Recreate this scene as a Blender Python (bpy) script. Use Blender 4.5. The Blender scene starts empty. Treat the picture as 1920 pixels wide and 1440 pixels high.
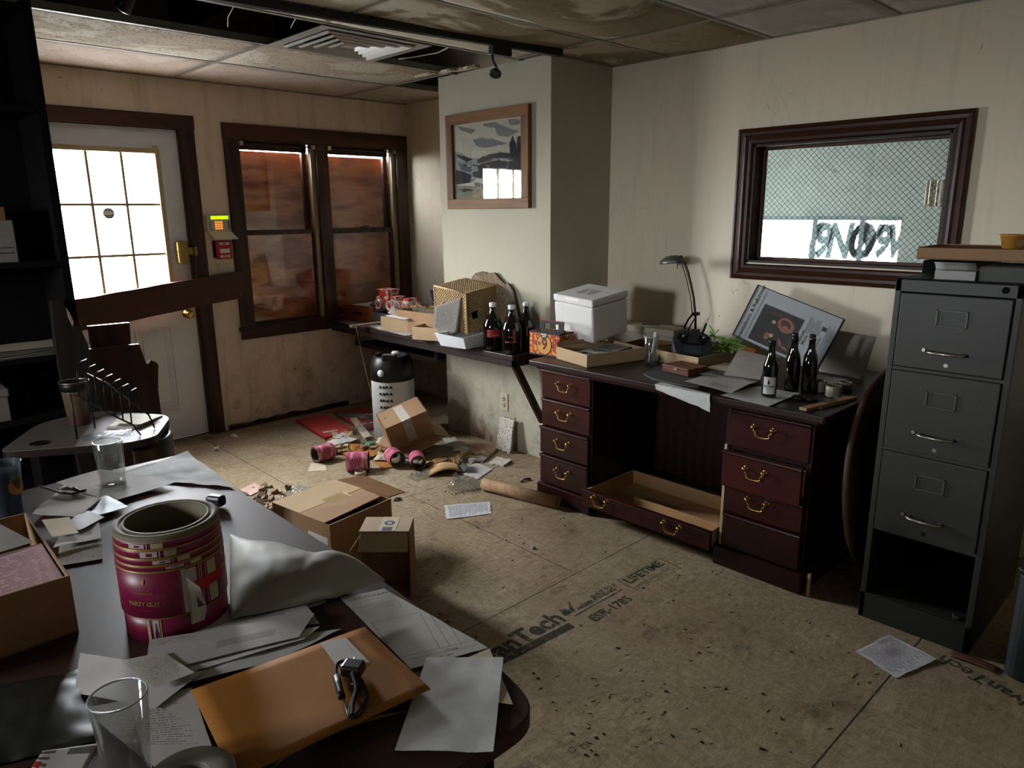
import bpy, bmesh, math, random
from mathutils import Vector, Matrix, Euler, noise as mnoise
random.seed(7)
SC = bpy.context.scene
COL = SC.collection
# ------------------------------------------------------------------ camera
W_, H_ = 1920, 1440
YAW, PITCH, ROLL, FOC = math.radians(44.059), math.radians(13.523), math.radians(-0.4709), 1352.6
CAMP = Vector((0, 0, 1.55))
_f = Vector((math.sin(YAW)*math.cos(PITCH), math.cos(YAW)*math.cos(PITCH), -math.sin(PITCH)))
_r = _f.cross(Vector((0, 0, 1))).normalized(); _u = _r.cross(_f)
_r, _u = math.cos(ROLL)*_r + math.sin(ROLL)*_u, -math.sin(ROLL)*_r + math.cos(ROLL)*_u
cam_d = bpy.data.cameras.new('camera'); cam = bpy.data.objects.new('camera', cam_d); COL.objects.link(cam)
cam.matrix_world = Matrix(((_r.x, _u.x, -_f.x, CAMP.x), (_r.y, _u.y, -_f.y, CAMP.y), (_r.z, _u.z, -_f.z, CAMP.z), (0, 0, 0, 1)))
cam_d.sensor_width = 36; cam_d.lens = FOC/W_*36; cam_d.clip_start = 0.02
SC.camera = cam
# ------------------------------------------------------------------ view, world, daylight
SC.view_settings.view_transform = 'Standard'; SC.view_settings.look = 'None'
SC.view_settings.gamma = 1; SC.view_settings.use_curve_mapping = False
SC.view_settings.exposure = 1.95
SC.cycles.max_bounces = 8; SC.cycles.diffuse_bounces = 5; SC.cycles.glossy_bounces = 4
SC.cycles.transparent_max_bounces = 16; SC.cycles.transmission_bounces = 6
SC.cycles.use_denoising = True
SC.cycles.sample_clamp_indirect = 6
SC.cycles.caustics_reflective = False; SC.cycles.caustics_refractive = False
wd = bpy.data.worlds.new('overcast_sky'); SC.world = wd; wd.use_nodes = True
bg = wd.node_tree.nodes['Background']; bg.inputs[0].default_value = (0.93, 0.96, 1.0, 1); bg.inputs[1].default_value = 30.0
_t = wd.node_tree; _tc = _t.nodes.new('ShaderNodeTexCoord'); _sx = _t.nodes.new('ShaderNodeSeparateXYZ'); _mr = _t.nodes.new('ShaderNodeMapRange')
_t.links.new(_tc.outputs['Generated'], _sx.inputs[0]); _t.links.new(_sx.outputs[2], _mr.inputs[0])
_mr.inputs[1].default_value = -.12; _mr.inputs[2].default_value = .05; _mr.inputs[3].default_value = 7.0; _mr.inputs[4].default_value = 34.0   # street below, overcast sky above
_t.links.new(_mr.outputs[0], bg.inputs[1])
def portal(name, c, n, sx, sy):
    l = bpy.data.lights.new(name, 'AREA'); l.shape = 'RECTANGLE'; l.size = sx; l.size_y = sy
    l.cycles.is_portal = True
    o = bpy.data.objects.new(name, l); COL.objects.link(o); o.location = c
    o.rotation_euler = Vector(n).to_track_quat('-Z', 'Y').to_euler(); return o
portal('daylight_portal_door', (1.35, 5.20, 1.42), (0, -1, 0), 1.0, 1.3)
portal('fill_portal_left', (-2.76, 2.25, 1.7), (1, 0, 0), .6, .6)  # serves the unseen window added as fill light
portal('daylight_portal_next_room', (7.2, 3.5, 1.2), (-1, 0, 0), 3.9, 1.3)

# ------------------------------------------------------------------ pixel helpers (real points on real planes)
def ray(x, y): return _f*FOC + _r*(x-960) - _u*(y-720)
def on(x, y, ax, v):
    d = ray(x, y); return CAMP + d*((v-CAMP[ax])/d[ax])
def T(x, y, z): return on(x, y, 2, z)
def hgt(bx, by, ty, z):
    """height of an upright thing whose foot is at pixel (bx,by) on plane z and whose top is at row ty"""
    b = T(bx, by, z); lo, hi = 0.0, 3.0
    for _ in range(40):
        m = (lo+hi)/2; p = b + Vector((0, 0, m)) - CAMP
        y = 720 - FOC*p.dot(_u)/p.dot(_f)
        if y > ty: lo = m
        else: hi = m
    return lo
def yaw_of(a, b): return math.atan2(b.y-a.y, b.x-a.x)

# ------------------------------------------------------------------ objects
def link(o, parent=None):
    COL.objects.link(o)
    if parent is not None: o.parent = parent
    return o
def tag(o, label=None, cat=None, group=None, kind=None):
    if label: o['label'] = label
    if cat: o['category'] = cat
    if group: o['group'] = group
    if kind: o['kind'] = kind
    return o
def thing(name, label, cat, loc=(0, 0, 0), rot=0.0, group=None):
    o = bpy.data.objects.new(name, None); o.empty_display_size = 0.05
    o.location = loc
    o.rotation_euler = rot if not isinstance(rot, (int, float)) else (0, 0, rot)
    link(o); return tag(o, label, cat, group)
def wm(o):
    m = Matrix.LocRotScale(o.location, o.rotation_euler, o.scale)
    return wm(o.parent) @ m if o.parent else m

class B:
    def __init__(s): s.b = bmesh.new(); s.uv = s.b.loops.layers.uv.new('UVMap'); s.mi = 0; s.M = Matrix()
    def _v(s, p): return s.b.verts.new(s.M @ Vector(p))
    def face(s, vs, uvs=None, smooth=False):
        try: f = s.b.faces.new(vs)
        except ValueError: return None
        f.material_index = s.mi; f.smooth = smooth
        if uvs:
            for l, u in zip(f.loops, uvs): l[s.uv].uv = u
        return f
    def poly(s, pts, uvs=None): return s.face([s._v(p) for p in pts], uvs)
    def box(s, a, b):
        x0, y0, z0 = a; x1, y1, z1 = b
        v = [s._v(p) for p in ((x0,y0,z0),(x1,y0,z0),(x1,y1,z0),(x0,y1,z0),(x0,y0,z1),(x1,y0,z1),(x1,y1,z1),(x0,y1,z1))]
        for q in ((0,3,2,1),(4,5,6,7),(0,1,5,4),(1,2,6,5),(2,3,7,6),(3,0,4,7)):
            s.face([v[i] for i in q], ((0,0),(1,0),(1,1),(0,1)))
        return s
    def rbox(s, c, size, rot=(0, 0, 0)):
        o = s.M; s.M = o @ Matrix.Translation(c) @ Euler(rot).to_matrix().to_4x4()
        a, b, c_ = size; s.box((-a/2, -b/2, -c_/2), (a/2, b/2, c_/2)); s.M = o; return s
    def prism(s, pts, z0, z1):
        lo = [s._v((p[0], p[1], z0)) for p in pts]; hi = [s._v((p[0], p[1], z1)) for p in pts]
        n = len(pts); s.face(hi); s.face(lo[::-1])
        for i in range(n): s.face([lo[i], lo[(i+1) % n], hi[(i+1) % n], hi[i]])
        return s
    def lathe(s, prof, c=(0, 0, 0), n=28, smooth=True, cap=True):
        rings = []; c = Vector(c)
        for r, z in prof:
            rings.append([s._v(c + Vector((r*math.cos(2*math.pi*i/n), r*math.sin(2*math.pi*i/n), z))) for i in range(n)])
        L = len(rings)
        for k in range(L-1):
            for i in range(n):
                j = (i+1) % n
                s.face([rings[k][i], rings[k][j], rings[k+1][j], rings[k+1][i]],
                       ((i/n, k/(L-1)), ((i+1)/n, k/(L-1)), ((i+1)/n, (k+1)/(L-1)), (i/n, (k+1)/(L-1))), smooth)
        if cap:
            if prof[0][0] > 1e-5: s.face(rings[0][::-1])
            if prof[-1][0] > 1e-5: s.face(rings[-1])
        return s
    def cyl(s, p0, p1, r, r2=None, n=16):
        p0, p1 = Vector(p0), Vector(p1); d = p1-p0
        o = s.M; s.M = o @ Matrix.Translation(p0) @ d.to_track_quat('Z', 'Y').to_matrix().to_4x4()
        s.lathe([(r, 0), (r if r2 is None else r2, d.length)], n=n); s.M = o; return s
    def tube(s, pts, r, n=8, closed=False, flat=1.0):
        pts = [Vector(p) for p in pts]; rings = []; m = len(pts); up = Vector((0, 0, 1)); prev = None
        for i, p in enumerate(pts):
            a = pts[(i-1) % m] if (closed or i > 0) else p; b = pts[(i+1) % m] if (closed or i < m-1) else p
            t = (b-a).normalized()
            if prev is None:
                s1 = t.cross(up)
                if s1.length < .1: s1 = t.cross(Vector((1, 0, 0)))
            else: s1 = prev - t*prev.dot(t)
            s1.normalize(); prev = s1; s2 = t.cross(s1)
            rings.append([s._v(p + r*(math.cos(2*math.pi*k/n)*s1 + flat*math.sin(2*math.pi*k/n)*s2)) for k in range(n)])
        for i in range(m if closed else m-1):
            A, Bq = rings[i], rings[(i+1) % m]
            for k in range(n): s.face([A[k], A[(k+1) % n], Bq[(k+1) % n], Bq[k]], None, True)
        if not closed: s.face(rings[0][::-1]); s.face(rings[-1])
        return s
    def grid(s, fn, nu, nv, smooth=True):
        v = [[s._v(fn(i/nu, j/nv)) for i in range(nu+1)] for j in range(nv+1)]
        for j in range(nv):
            for i in range(nu):
                s.face([v[j][i], v[j][i+1], v[j+1][i+1], v[j+1][i]],
                       ((i/nu, j/nv), ((i+1)/nu, j/nv), ((i+1)/nu, (j+1)/nv), (i/nu, (j+1)/nv)), smooth)
        return s
    def out(s, name, mat, parent=None, w=False, bevel=0, solid=0, weld=False, kind=None, label=None, seg=2, off=0):
        if w and parent is not None: s.b.transform(wm(parent).inverted())
        if weld: bmesh.ops.remove_doubles(s.b, verts=s.b.verts, dist=1e-5)
        bmesh.ops.recalc_face_normals(s.b, faces=s.b.faces)
        me = bpy.data.meshes.new(name); s.b.to_mesh(me); s.b.free()
        for m in (mat if isinstance(mat, (list, tuple)) else [mat]): me.materials.append(m)
        o = bpy.data.objects.new(name, me); link(o, parent)
        if solid > .0006:
            q = o.modifiers.new('thickness', 'SOLIDIFY'); q.thickness = solid; q.offset = off
        if bevel:
            q = o.modifiers.new('bevel', 'BEVEL'); q.width = bevel; q.segments = seg; q.limit_method = 'ANGLE'; q.angle_limit = 0.7
        if kind: o['kind'] = kind
        if label: o['label'] = label
        return o
def struct(name, b, mat, **k):
    return b.out(name, mat, kind='structure', **k)
def single(o, label, cat, group=None, kind=None, loc=None):
    if loc is None:   # put the origin on the thing itself
        me = o.data; c = sum((v.co for v in me.vertices), Vector())/max(1, len(me.vertices))
        c.z = min(v.co.z for v in me.vertices); me.transform(Matrix.Translation(-c)); o.location = c
    return tag(o, label, cat, group, kind)
def dup(root, loc, rot=None, label=None):
    r = root.copy(); COL.objects.link(r); r.location = loc
    if rot is not None: r.rotation_euler = (0, 0, rot) if isinstance(rot, (int, float)) else rot
    if label: r['label'] = label
    for ch in list(root.children):
        c = ch.copy(); COL.objects.link(c); c.parent = r
        for g in list(ch.children):
            d = g.copy(); COL.objects.link(d); d.parent = c
    return r
def text_mesh(s, size, bold=0.0, align='CENTER', shear=0, space=1):
    c = bpy.data.curves.new('lettering', 'FONT'); c.body = s; c.size = size; c.align_x = align; c.align_y = 'CENTER'
    c.offset = bold; c.shear = shear; c.resolution_u = 3; c.space_character = space
    o = bpy.data.objects.new('lettering', c); COL.objects.link(o)
    bpy.context.view_layer.update()
    me = bpy.data.meshes.new_from_object(o.evaluated_get(bpy.context.evaluated_depsgraph_get()))
    bpy.data.objects.remove(o); bpy.data.curves.remove(c); return me
def text(s, size, mat, M, parent=None, name='lettering', bold=0.0, align='CENTER', wrap=None, shear=0, w=False, space=1, warp=None):
    """flat lettering; M places its xy plane; wrap=R bends it round a vertical cylinder of radius R (x->angle)"""
    me = text_mesh(s, size, bold, align, shear, space)
    if warp:
        for v in me.vertices: v.co = Vector(warp(v.co))
    if wrap:
        for v in me.vertices:
            a = v.co.x/wrap; v.co = Vector((math.sin(a)*wrap, -math.cos(a)*wrap, v.co.y))
    me.transform(M)
    if w and parent is not None: me.transform(wm(parent).inverted())
    me.materials.clear(); me.materials.append(mat)
    o = bpy.data.objects.new(name, me); link(o, parent); return o
def frame(o, ex, ey, ez=None):
    ex = Vector(ex).normalized(); ey = Vector(ey); ey = (ey - ex*ey.dot(ex)).normalized(); ez = ex.cross(ey)
    m = Matrix.Identity(4)
    for i in range(3): m[i][0], m[i][1], m[i][2], m[i][3] = ex[i], ey[i], ez[i], o[i]
    return m
def rounded(pts, rad, n=5):
    out = []; m = len(pts)
    for i, p in enumerate(pts):
        r = rad[i] if isinstance(rad, (list, tuple)) else rad
        p = Vector(p[:2]); a = Vector(pts[i-1][:2]); b = Vector(pts[(i+1) % m][:2])
        if r <= 0: out.append(tuple(p)); continue
        d1 = (a-p).normalized(); d2 = (b-p).normalized(); q0 = p+d1*r; q1 = p+d2*r
        for k in range(n+1):
            t = k/n; c = q0*(1-t)**2 + p*2*t*(1-t) + q1*t*t; out.append((c.x, c.y))
    return out

# ------------------------------------------------------------------ materials
def lin(c):
    if isinstance(c, str):
        c = [int(c[i:i+2], 16)/255 for i in (0, 2, 4)]
    return tuple(x/12.92 if x <= .04045 else ((x+.055)/1.055)**2.4 for x in c[:3]) + (1,)
class N:
    def __init__(s, name):
        s.m = bpy.data.materials.new(name); s.m.use_nodes = True; s.t = s.m.node_tree
        s.p = s.t.nodes['Principled BSDF']; s.o = s.t.nodes['Material Output']; s._c = None
    def new(s, k, **kw):
        n = s.t.nodes.new(k)
        for a, v in kw.items(): setattr(n, a, v)
        return n
    def L(s, a, b): s.t.links.new(a, b)
    def put(s, sock, v):
        if isinstance(v, bpy.types.NodeSocket): s.L(v, sock)
        elif isinstance(v, (tuple, list)): sock.default_value = v if len(v) == len(sock.default_value) else tuple(v[:len(sock.default_value)])
        else: sock.default_value = v
    def co(s, k='Object', scale=(1, 1, 1), rot=(0, 0, 0), loc=(0, 0, 0)):
        if s._c is None: s._c = s.new('ShaderNodeTexCoord')
        mp = s.new('ShaderNodeMapping'); s.L(s._c.outputs[k], mp.inputs[0])
        mp.inputs['Scale'].default_value = scale; mp.inputs['Rotation'].default_value = rot; mp.inputs['Location'].default_value = loc
        return mp.outputs[0]
    def noise(s, v, sc=5, det=4, rough=.6, dist=0):
        n = s.new('ShaderNodeTexNoise'); s.L(v, n.inputs['Vector']); n.inputs['Scale'].default_value = sc
        n.inputs['Detail'].default_value = det; n.inputs['Roughness'].default_value = rough; n.inputs['Distortion'].default_value = dist
        return n.outputs['Fac']
    def voro(s, v, sc=5, feat='F1', out='Distance', rnd=1):
        n = s.new('ShaderNodeTexVoronoi', feature=feat); s.L(v, n.inputs['Vector']); n.inputs['Scale'].default_value = sc
        n.inputs['Randomness'].default_value = rnd
        return n.outputs[out]
    def wave(s, v, sc=5, dist=3, det=2, dsc=1, typ='BANDS', dr='X'):
        n = s.new('ShaderNodeTexWave', wave_type=typ); s.L(v, n.inputs['Vector']); n.inputs['Scale'].default_value = sc
        if typ == 'BANDS': n.bands_direction = dr
        else: n.rings_direction = dr
        n.inputs['Distortion'].default_value = dist; n.inputs['Detail'].default_value = det; n.inputs['Detail Scale'].default_value = dsc
        return n.outputs['Fac']
    def ramp(s, f, a, b, clamp=True):
        n = s.new('ShaderNodeMapRange'); s.put(n.inputs[0], f); n.inputs[1].default_value = a; n.inputs[2].default_value = b
        n.clamp = clamp; return n.outputs[0]
    def math(s, op, a, b=0.0, c=0.0):
        n = s.new('ShaderNodeMath', operation=op); s.put(n.inputs[0], a); s.put(n.inputs[1], b)
        if op in ('MULTIPLY_ADD', 'COMPARE'): s.put(n.inputs[2], c)
        return n.outputs[0]
    def mix(s, f, a, b, mode='MIX'):
        n = s.new('ShaderNodeMix', data_type='RGBA', blend_type=mode); s.put(n.inputs[0], f); s.put(n.inputs[6], a); s.put(n.inputs[7], b)
        return n.outputs[2]
    def xyz(s, v):
        n = s.new('ShaderNodeSeparateXYZ'); s.L(v, n.inputs[0]); return n.outputs
    def bump(s, h, strength=.3, dist=.01):
        n = s.new('ShaderNodeBump'); s.put(n.inputs['Height'], h); n.inputs['Strength'].default_value = strength
        n.inputs['Distance'].default_value = dist; s.L(n.outputs[0], s.p.inputs['Normal'])
    def base(s, c): s.put(s.p.inputs['Base Color'], c)
    def set(s, rough=.6, metal=0, spec=.5, trans=0, ior=1.45, coat=0, alpha=None, emit=None, es=0):
        s.put(s.p.inputs['Roughness'], rough); s.p.inputs['Metallic'].default_value = metal
        s.p.inputs['Specular IOR Level'].default_value = spec; s.p.inputs['Transmission Weight'].default_value = trans
        s.p.inputs['IOR'].default_value = ior; s.p.inputs['Coat Weight'].default_value = coat
        if alpha is not None: s.put(s.p.inputs['Alpha'], alpha)
        if emit is not None: s.put(s.p.inputs['Emission Color'], emit); s.p.inputs['Emission Strength'].default_value = es
        return s
_cache = {}
def plain(name, c, rough=.6, metal=0, spec=.5, var=.12, vs=8, bump=0, bs=60, **k):
    key = (name,)
    if key in _cache: return _cache[key]
    n = N(name); c = lin(c); v = n.co()
    f = n.ramp(n.noise(v, vs, 5, .65), .3, .75)
    d = tuple(x*(1-var) for x in c[:3]) + (1,); e = tuple(min(1, x*(1+var)) for x in c[:3]) + (1,)
    n.base(n.mix(f, d, e)); n.set(rough, metal, spec, **k)
    if bump: n.bump(n.noise(v, bs, 3), bump, .003)
    _cache[key] = n.m; return n.m
def wood(name, dark, light, axis='X', rough=.45, spec=.4, sc=6, dist=4, ring=False, knots=False, coat=0, sq=.08):
    n = N(name); s = {'X': (sq, 1, 1), 'Y': (1, sq, 1), 'Z': (1, 1, sq)}[axis]
    v = n.co(scale=s); g = n.noise(v, sc*6, 6, .7, .6); w = n.wave(v, sc, dist, 3, 1.4, dr={'X': 'Y', 'Y': 'X', 'Z': 'DIAGONAL'}[axis])
    f = n.math('ADD', n.math('MULTIPLY', g, .6), n.math('MULTIPLY', w, .4))
    c = n.mix(n.ramp(f, .25, .8), lin(dark), lin(light))
    if knots:
        k = n.ramp(n.voro(n.co(scale=tuple(.35 if q < 1 else 1 for q in s)), 3.2), .03, .12)
        c = n.mix(k, lin(dark), c)
    n.base(c); n.set(rough, 0, spec, coat=coat); n.bump(f, .15, .002); return n.m
def printed(name, paper, ink, rows=26, thr=.42, dens=30, x0=.1, x1=.9, y0=.08, y1=.92, amt=.7, block=None, blockc='333333', rule=False, rough=.75, vert=False):
    """paper with lines of print in UV space"""
    n = N(name); uv = n.xyz(n.co('UV')); X, Y = (uv[1], uv[0]) if vert else (uv[0], uv[1])
    pr = n.math('MULTIPLY', Y, rows); row = n.math('FLOOR', pr); fr = n.math('FRACT', pr)
    line = n.math('MULTIPLY', n.math('GREATER_THAN', fr, .35), n.math('LESS_THAN', fr, .8))
    cb = n.new('ShaderNodeCombineXYZ'); n.L(n.math('MULTIPLY', X, dens), cb.inputs[0]); n.L(n.math('MULTIPLY', row, 7.31), cb.inputs[1])
    w = n.new('ShaderNodeTexNoise'); n.L(cb.outputs[0], w.inputs['Vector']); w.inputs['Scale'].default_value = 1; w.inputs['Detail'].default_value = 1
    word = n.math('GREATER_THAN', w.outputs['Fac'], thr)
    cb2 = n.new('ShaderNodeCombineXYZ'); n.L(n.math('MULTIPLY', row, 3.7), cb2.inputs[0])
    e = n.new('ShaderNodeTexWhiteNoise', noise_dimensions='3D'); n.L(cb2.outputs[0], e.inputs['Vector'])
    xr = n.math('SUBTRACT', x1, n.math('MULTIPLY', e.outputs[0], .25*(x1-x0)))
    box = n.math('MULTIPLY', n.math('MULTIPLY', n.math('GREATER_THAN', X, x0), n.math('LESS_THAN', X, xr)),
                 n.math('MULTIPLY', n.math('GREATER_THAN', Y, y0), n.math('LESS_THAN', Y, y1)))
    m = n.math('MULTIPLY', n.math('MULTIPLY', line, word), box)
    v = n.co(); dirt = n.ramp(n.noise(v, 14, 5, .7), .35, .7)
    p = lin(paper); pc = n.mix(dirt, tuple(x*.84 for x in p[:3]) + (1,), p)
    c = n.mix(n.math('MULTIPLY', m, amt), pc, lin(ink))
    for bl in (block or []):
        bx0, by0, bx1, by1, bc = bl
        q = n.math('MULTIPLY', n.math('MULTIPLY', n.math('GREATER_THAN', X, bx0), n.math('LESS_THAN', X, bx1)),
                   n.math('MULTIPLY', n.math('GREATER_THAN', Y, by0), n.math('LESS_THAN', Y, by1)))
        c = n.mix(q, c, lin(bc))
    n.base(c); n.set(rough, spec=.25); n.bump(n.noise(v, 30, 3), .12, .003); return n.m

DUSTY = (1, 1, 1)
def wallpaint(name, col, stain='7a6a50', amt=.35, rust=None):
    n = N(name); v = n.co(); c = lin(col)
    a = n.ramp(n.noise(v, 1.3, 6, .7), .35, .8); b = n.ramp(n.noise(n.co(scale=(6, 6, .5)), 3, 5, .7), .52, .8)
    cc = n.mix(n.math('MULTIPLY', a, .25), c, tuple(x*.7 for x in c[:3]) + (1,))
    cc = n.mix(n.math('MULTIPLY', b, amt), cc, lin(stain))
    sp = n.math('LESS_THAN', n.voro(v, 5.5), .045); sp2 = n.math('GREATER_THAN', n.noise(v, 4, 2), .56)
    cc = n.mix(n.math('MULTIPLY', n.math('MULTIPLY', sp, sp2), .75), cc, lin('2a241c'))
    z = n.xyz(v)
    low = n.math('MULTIPLY', n.ramp(z[2], .9, .05), n.ramp(n.noise(n.co(scale=(1, 1, 1)), 9, 7, .75), .48, .7))
    cc = n.mix(n.math('MULTIPLY', low, .55), cc, lin('4c3f30'))
    scr = n.math('MULTIPLY', n.math('LESS_THAN', n.math('ABSOLUTE', n.math('SUBTRACT', n.noise(n.co(scale=(1, 1, .6)), 2.1, 3, .5, 1.5), .5)), .0014), n.math('GREATER_THAN', n.noise(v, 2.6, 2, .5), .58))
    cc = n.mix(n.math('MULTIPLY', scr, .35), cc, lin('4a4236'))
    if rust:
        y0, z0 = rust
        d = n.math('SQRT', n.math('ADD', n.math('POWER', n.math('MULTIPLY', n.math('SUBTRACT', z[1], y0), 1.4), 2), n.math('POWER', n.math('MULTIPLY', n.math('SUBTRACT', z[2], z0), 2.4), 2)))
        dn = n.math('ADD', d, n.math('MULTIPLY', n.noise(n.co(scale=(3, 3, .9)), 5, 6, .8), .55))
        r = n.ramp(dn, .62, .30)
        cc = n.mix(r, cc, lin('5a2f18'))
        cc = n.mix(n.ramp(dn, .42, .25), cc, lin('1d120a'))
    n.base(cc); n.set(.8, spec=.25); n.bump(n.noise(v, 55, 4), .12, .004); return n.m
M_back = wallpaint('painted_drywall_back', 'dccab7', '857460', .45)
M_right = wallpaint('painted_drywall_right', 'd9d0bb', '9a8f78', .22)
M_pil = wallpaint('painted_drywall_chase', 'aca896', '9c9680', .3, rust=(3.62, .02))
def tile_mat(name, col, stain, amt, fissure=1.0, big=1.6, pink=0):
    n = N(name); v = n.co(); c = lin(col)
    s1 = n.ramp(n.noise(v, big, 5, .6, .6), .48, .56); s2 = n.ramp(n.noise(v, big*1.3, 4, .6, 1.2), .6, .66)
    ring = n.math('MULTIPLY', n.ramp(n.noise(v, big, 5, .6, .6), .47, .5), n.ramp(n.noise(v, big, 5, .6, .6), .56, .52))
    cc = n.mix(n.math('MULTIPLY', s1, amt), c, lin(stain))
    cc = n.mix(n.math('MULTIPLY', ring, amt*.8), cc, lin('6e5634'))
    cc = n.mix(n.math('MULTIPLY', s2, amt*.8), cc, lin('8d8a80'))
    f1 = n.math('LESS_THAN', n.voro(n.co(scale=(1, 2.6, 1), rot=(0, 0, .5)), 27), .26)
    f2 = n.math('LESS_THAN', n.voro(n.co(scale=(2.4, 1, 1), rot=(0, 0, -.4)), 22), .24)
    f3 = n.math('GREATER_THAN', n.noise(v, 16, 3, .6), .47)
    f = n.math('MULTIPLY', n.math('MAXIMUM', f1, f2), f3)
    cc = n.mix(n.math('MULTIPLY', f, .55*fissure), cc, lin('2e2719'))
    n.base(cc); n.set(.9, spec=.1); n.bump(n.math('SUBTRACT', n.noise(v, 80, 3), n.math('MULTIPLY', f, .6)), .4, .004); return n.m
M_tile = tile_mat('stained_fissured_tile', 'b3aa9c', '84735a', .45)
M_tile_pink = tile_mat('clean_fissured_tile', 'b0a398', '9d8b7c', .25, .5)
M_tile_stain = tile_mat('water_stained_tile', 'c6c0ae', '83745a', .8, .35, 1.1)
M_tile_clean = tile_mat('grey_smooth_tile', 'c2c0b8', '8a8574', .2, .15)
M_grid = plain('ceiling_grid_metal', '8a857a', .5, .2)
M_void = plain('dark_plenum', '060606', .95, spec=.05)
def osb():
    n = N('strand_board_subfloor'); v = n.co()
    warp = n.noise(v, 3.0, 2, .5)
    def strands(sx, sy, rot, sc, off=0):
        m = n.co(scale=(sx, sy, 1), rot=(0, 0, rot), loc=(off, off, 0))
        q = n.new('ShaderNodeVectorMath', operation='ADD'); n.L(m, q.inputs[0]); cb = n.new('ShaderNodeCombineXYZ'); n.put(cb.inputs[0], n.math('MULTIPLY', warp, .5)); n.put(cb.inputs[1], n.math('MULTIPLY', warp, .4)); n.L(cb.outputs[0], q.inputs[1])
        return n.noise(q.outputs[0], sc, 7, .8, .7)
    a = strands(1, 2.6, .3, 19); b2 = strands(2.6, 1, -.5, 21, 3); c3 = strands(1, 2.2, 1.2, 34, 7)
    ch = n.math('ADD', n.math('MULTIPLY', a, .38), n.math('ADD', n.math('MULTIPLY', b2, .34), n.math('MULTIPLY', c3, .28)))
    c = n.mix(n.ramp(ch, .40, .60), lin('6d5c47'), lin('b3a284'))
    big = n.ramp(n.noise(v, 1.1, 6, .72, .4), .40, .66)
    c = n.mix(n.math('MULTIPLY', big, .6), c, lin('77624a'))
    st = n.ramp(n.noise(v, 2.2, 9, .82, 1.4), .53, .68)
    c = n.mix(n.math('MULTIPLY', st, .75), c, lin('42362a'))
    du = n.ramp(n.noise(n.co(loc=(4, 2, 0)), 1.4, 6, .75, .6), .48, .72); c = n.mix(n.math('MULTIPLY', du, .4), c, lin('9b9584'))
    dk = n.math('MULTIPLY', n.math('GREATER_THAN', strands(1, 3.0, .9, 26, 11), .66), n.math('GREATER_THAN', n.noise(v, 5, 3), .48))
    c = n.mix(n.math('MULTIPLY', dk, .75), c, lin('2b2319'))
    lt = n.math('GREATER_THAN', strands(3.0, 1, .1, 24, 17), .67)
    c = n.mix(n.math('MULTIPLY', lt, .5), c, lin('c9bb9d'))
    n.base(c); n.set(.85, spec=.2); n.bump(n.math('ADD', ch, n.math('MULTIPLY', n.noise(v, 60, 4), .5)), .6, .006); return n.m
M_floor = osb()
M_seam = plain('seam_shadow_gap', '2b2117', .9)
M_trimY = wood('dark_walnut_trim_y', '1f0f07', '4a2714', 'Y', knots=True)
M_trimX = wood('dark_walnut_trim_x', '1f0f07', '4a2714', 'X', knots=True)
M_trimZ = wood('dark_walnut_trim_z', '1f0f07', '452311', 'Z')
M_doorw = plain('white_steel_door', 'dfe3ea', .45, var=.06, vs=3)
M_muntin = plain('cream_muntin', 'b8a37c', .5)
M_brass = plain('aged_brass', 'c9a35a', .28, 1, var=.2)
M_brassd = plain('dull_brass', '8f7a45', .45, .8)
def glass_thin(name, tint='ffffff', gloss=.12, rough=.02, dust=0.0, dustc='b8c0c0', tf=1.0, fres=None):
    n = N(name); tr = n.new('ShaderNodeBsdfTransparent'); tr.inputs[0].default_value = lin(tint)
    gl = n.new('ShaderNodeBsdfGlossy'); gl.inputs['Roughness'].default_value = rough; gl.inputs[0].default_value = (1, 1, 1, 1)
    lw = n.new('ShaderNodeLayerWeight'); lw.inputs[0].default_value = .5; f0 = (((fres or 1.5)-1)/((fres or 1.5)+1))**2*1.3
    fac = n.math('MULTIPLY_ADD', n.math('POWER', lw.outputs['Facing'], 5.0), 1-f0, f0)
    mx = n.new('ShaderNodeMixShader'); n.L(fac, mx.inputs[0]); n.L(tr.outputs[0], mx.inputs[1]); n.L(gl.outputs[0], mx.inputs[2])
    last = mx.outputs[0]
    if dust:
        df = n.new('ShaderNodeBsdfDiffuse'); df.inputs[0].default_value = lin(dustc); tl = n.new('ShaderNodeBsdfTranslucent'); tl.inputs[0].default_value = lin(dustc)
        md = n.new('ShaderNodeMixShader'); md.inputs[0].default_value = .5; n.L(df.outputs[0], md.inputs[1]); n.L(tl.outputs[0], md.inputs[2])
        m2 = n.new('ShaderNodeMixShader'); f = n.math('MULTIPLY', n.ramp(n.noise(n.co(), 3, 6, .75), .2, .9), dust*1.6)
        n.L(f, m2.inputs[0]); n.L(last, m2.inputs[1]); n.L(md.outputs[0], m2.inputs[2]); last = m2.outputs[0]
    n.L(last, n.o.inputs['Surface']); return n.m
M_pane = glass_thin('window_pane')
M_dusty = glass_thin('dusty_wired_glass', 'cfd4d0', dust=.16)
def realglass(name, c, rough=.03, ior=1.45):
    n = N(name); n.base(lin(c)); n.set(rough, trans=1, ior=ior); return n.m
M_glass = glass_thin('clear_tumbler_glass', 'f2f3f2', rough=.03, fres=1.7, dust=.05)
M_ply = wood('plywood_board', '7a3a1a', 'c07a48', 'X', .6, sc=5, dist=9, sq=.3)
M_pap = {}
M_card = plain('cardboard', '93765a', .85, var=.08, spec=.15, vs=5)
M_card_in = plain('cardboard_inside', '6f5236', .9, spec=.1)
M_cardl = plain('light_cardboard', 'ab9474', .85, var=.07, spec=.15, vs=5)
M_kraft = plain('kraft_paper', '8f6e4c', .85, spec=.15)
M_manila = plain('manila_envelope_paper', '96632b', .75, spec=.2, var=.05)
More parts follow.
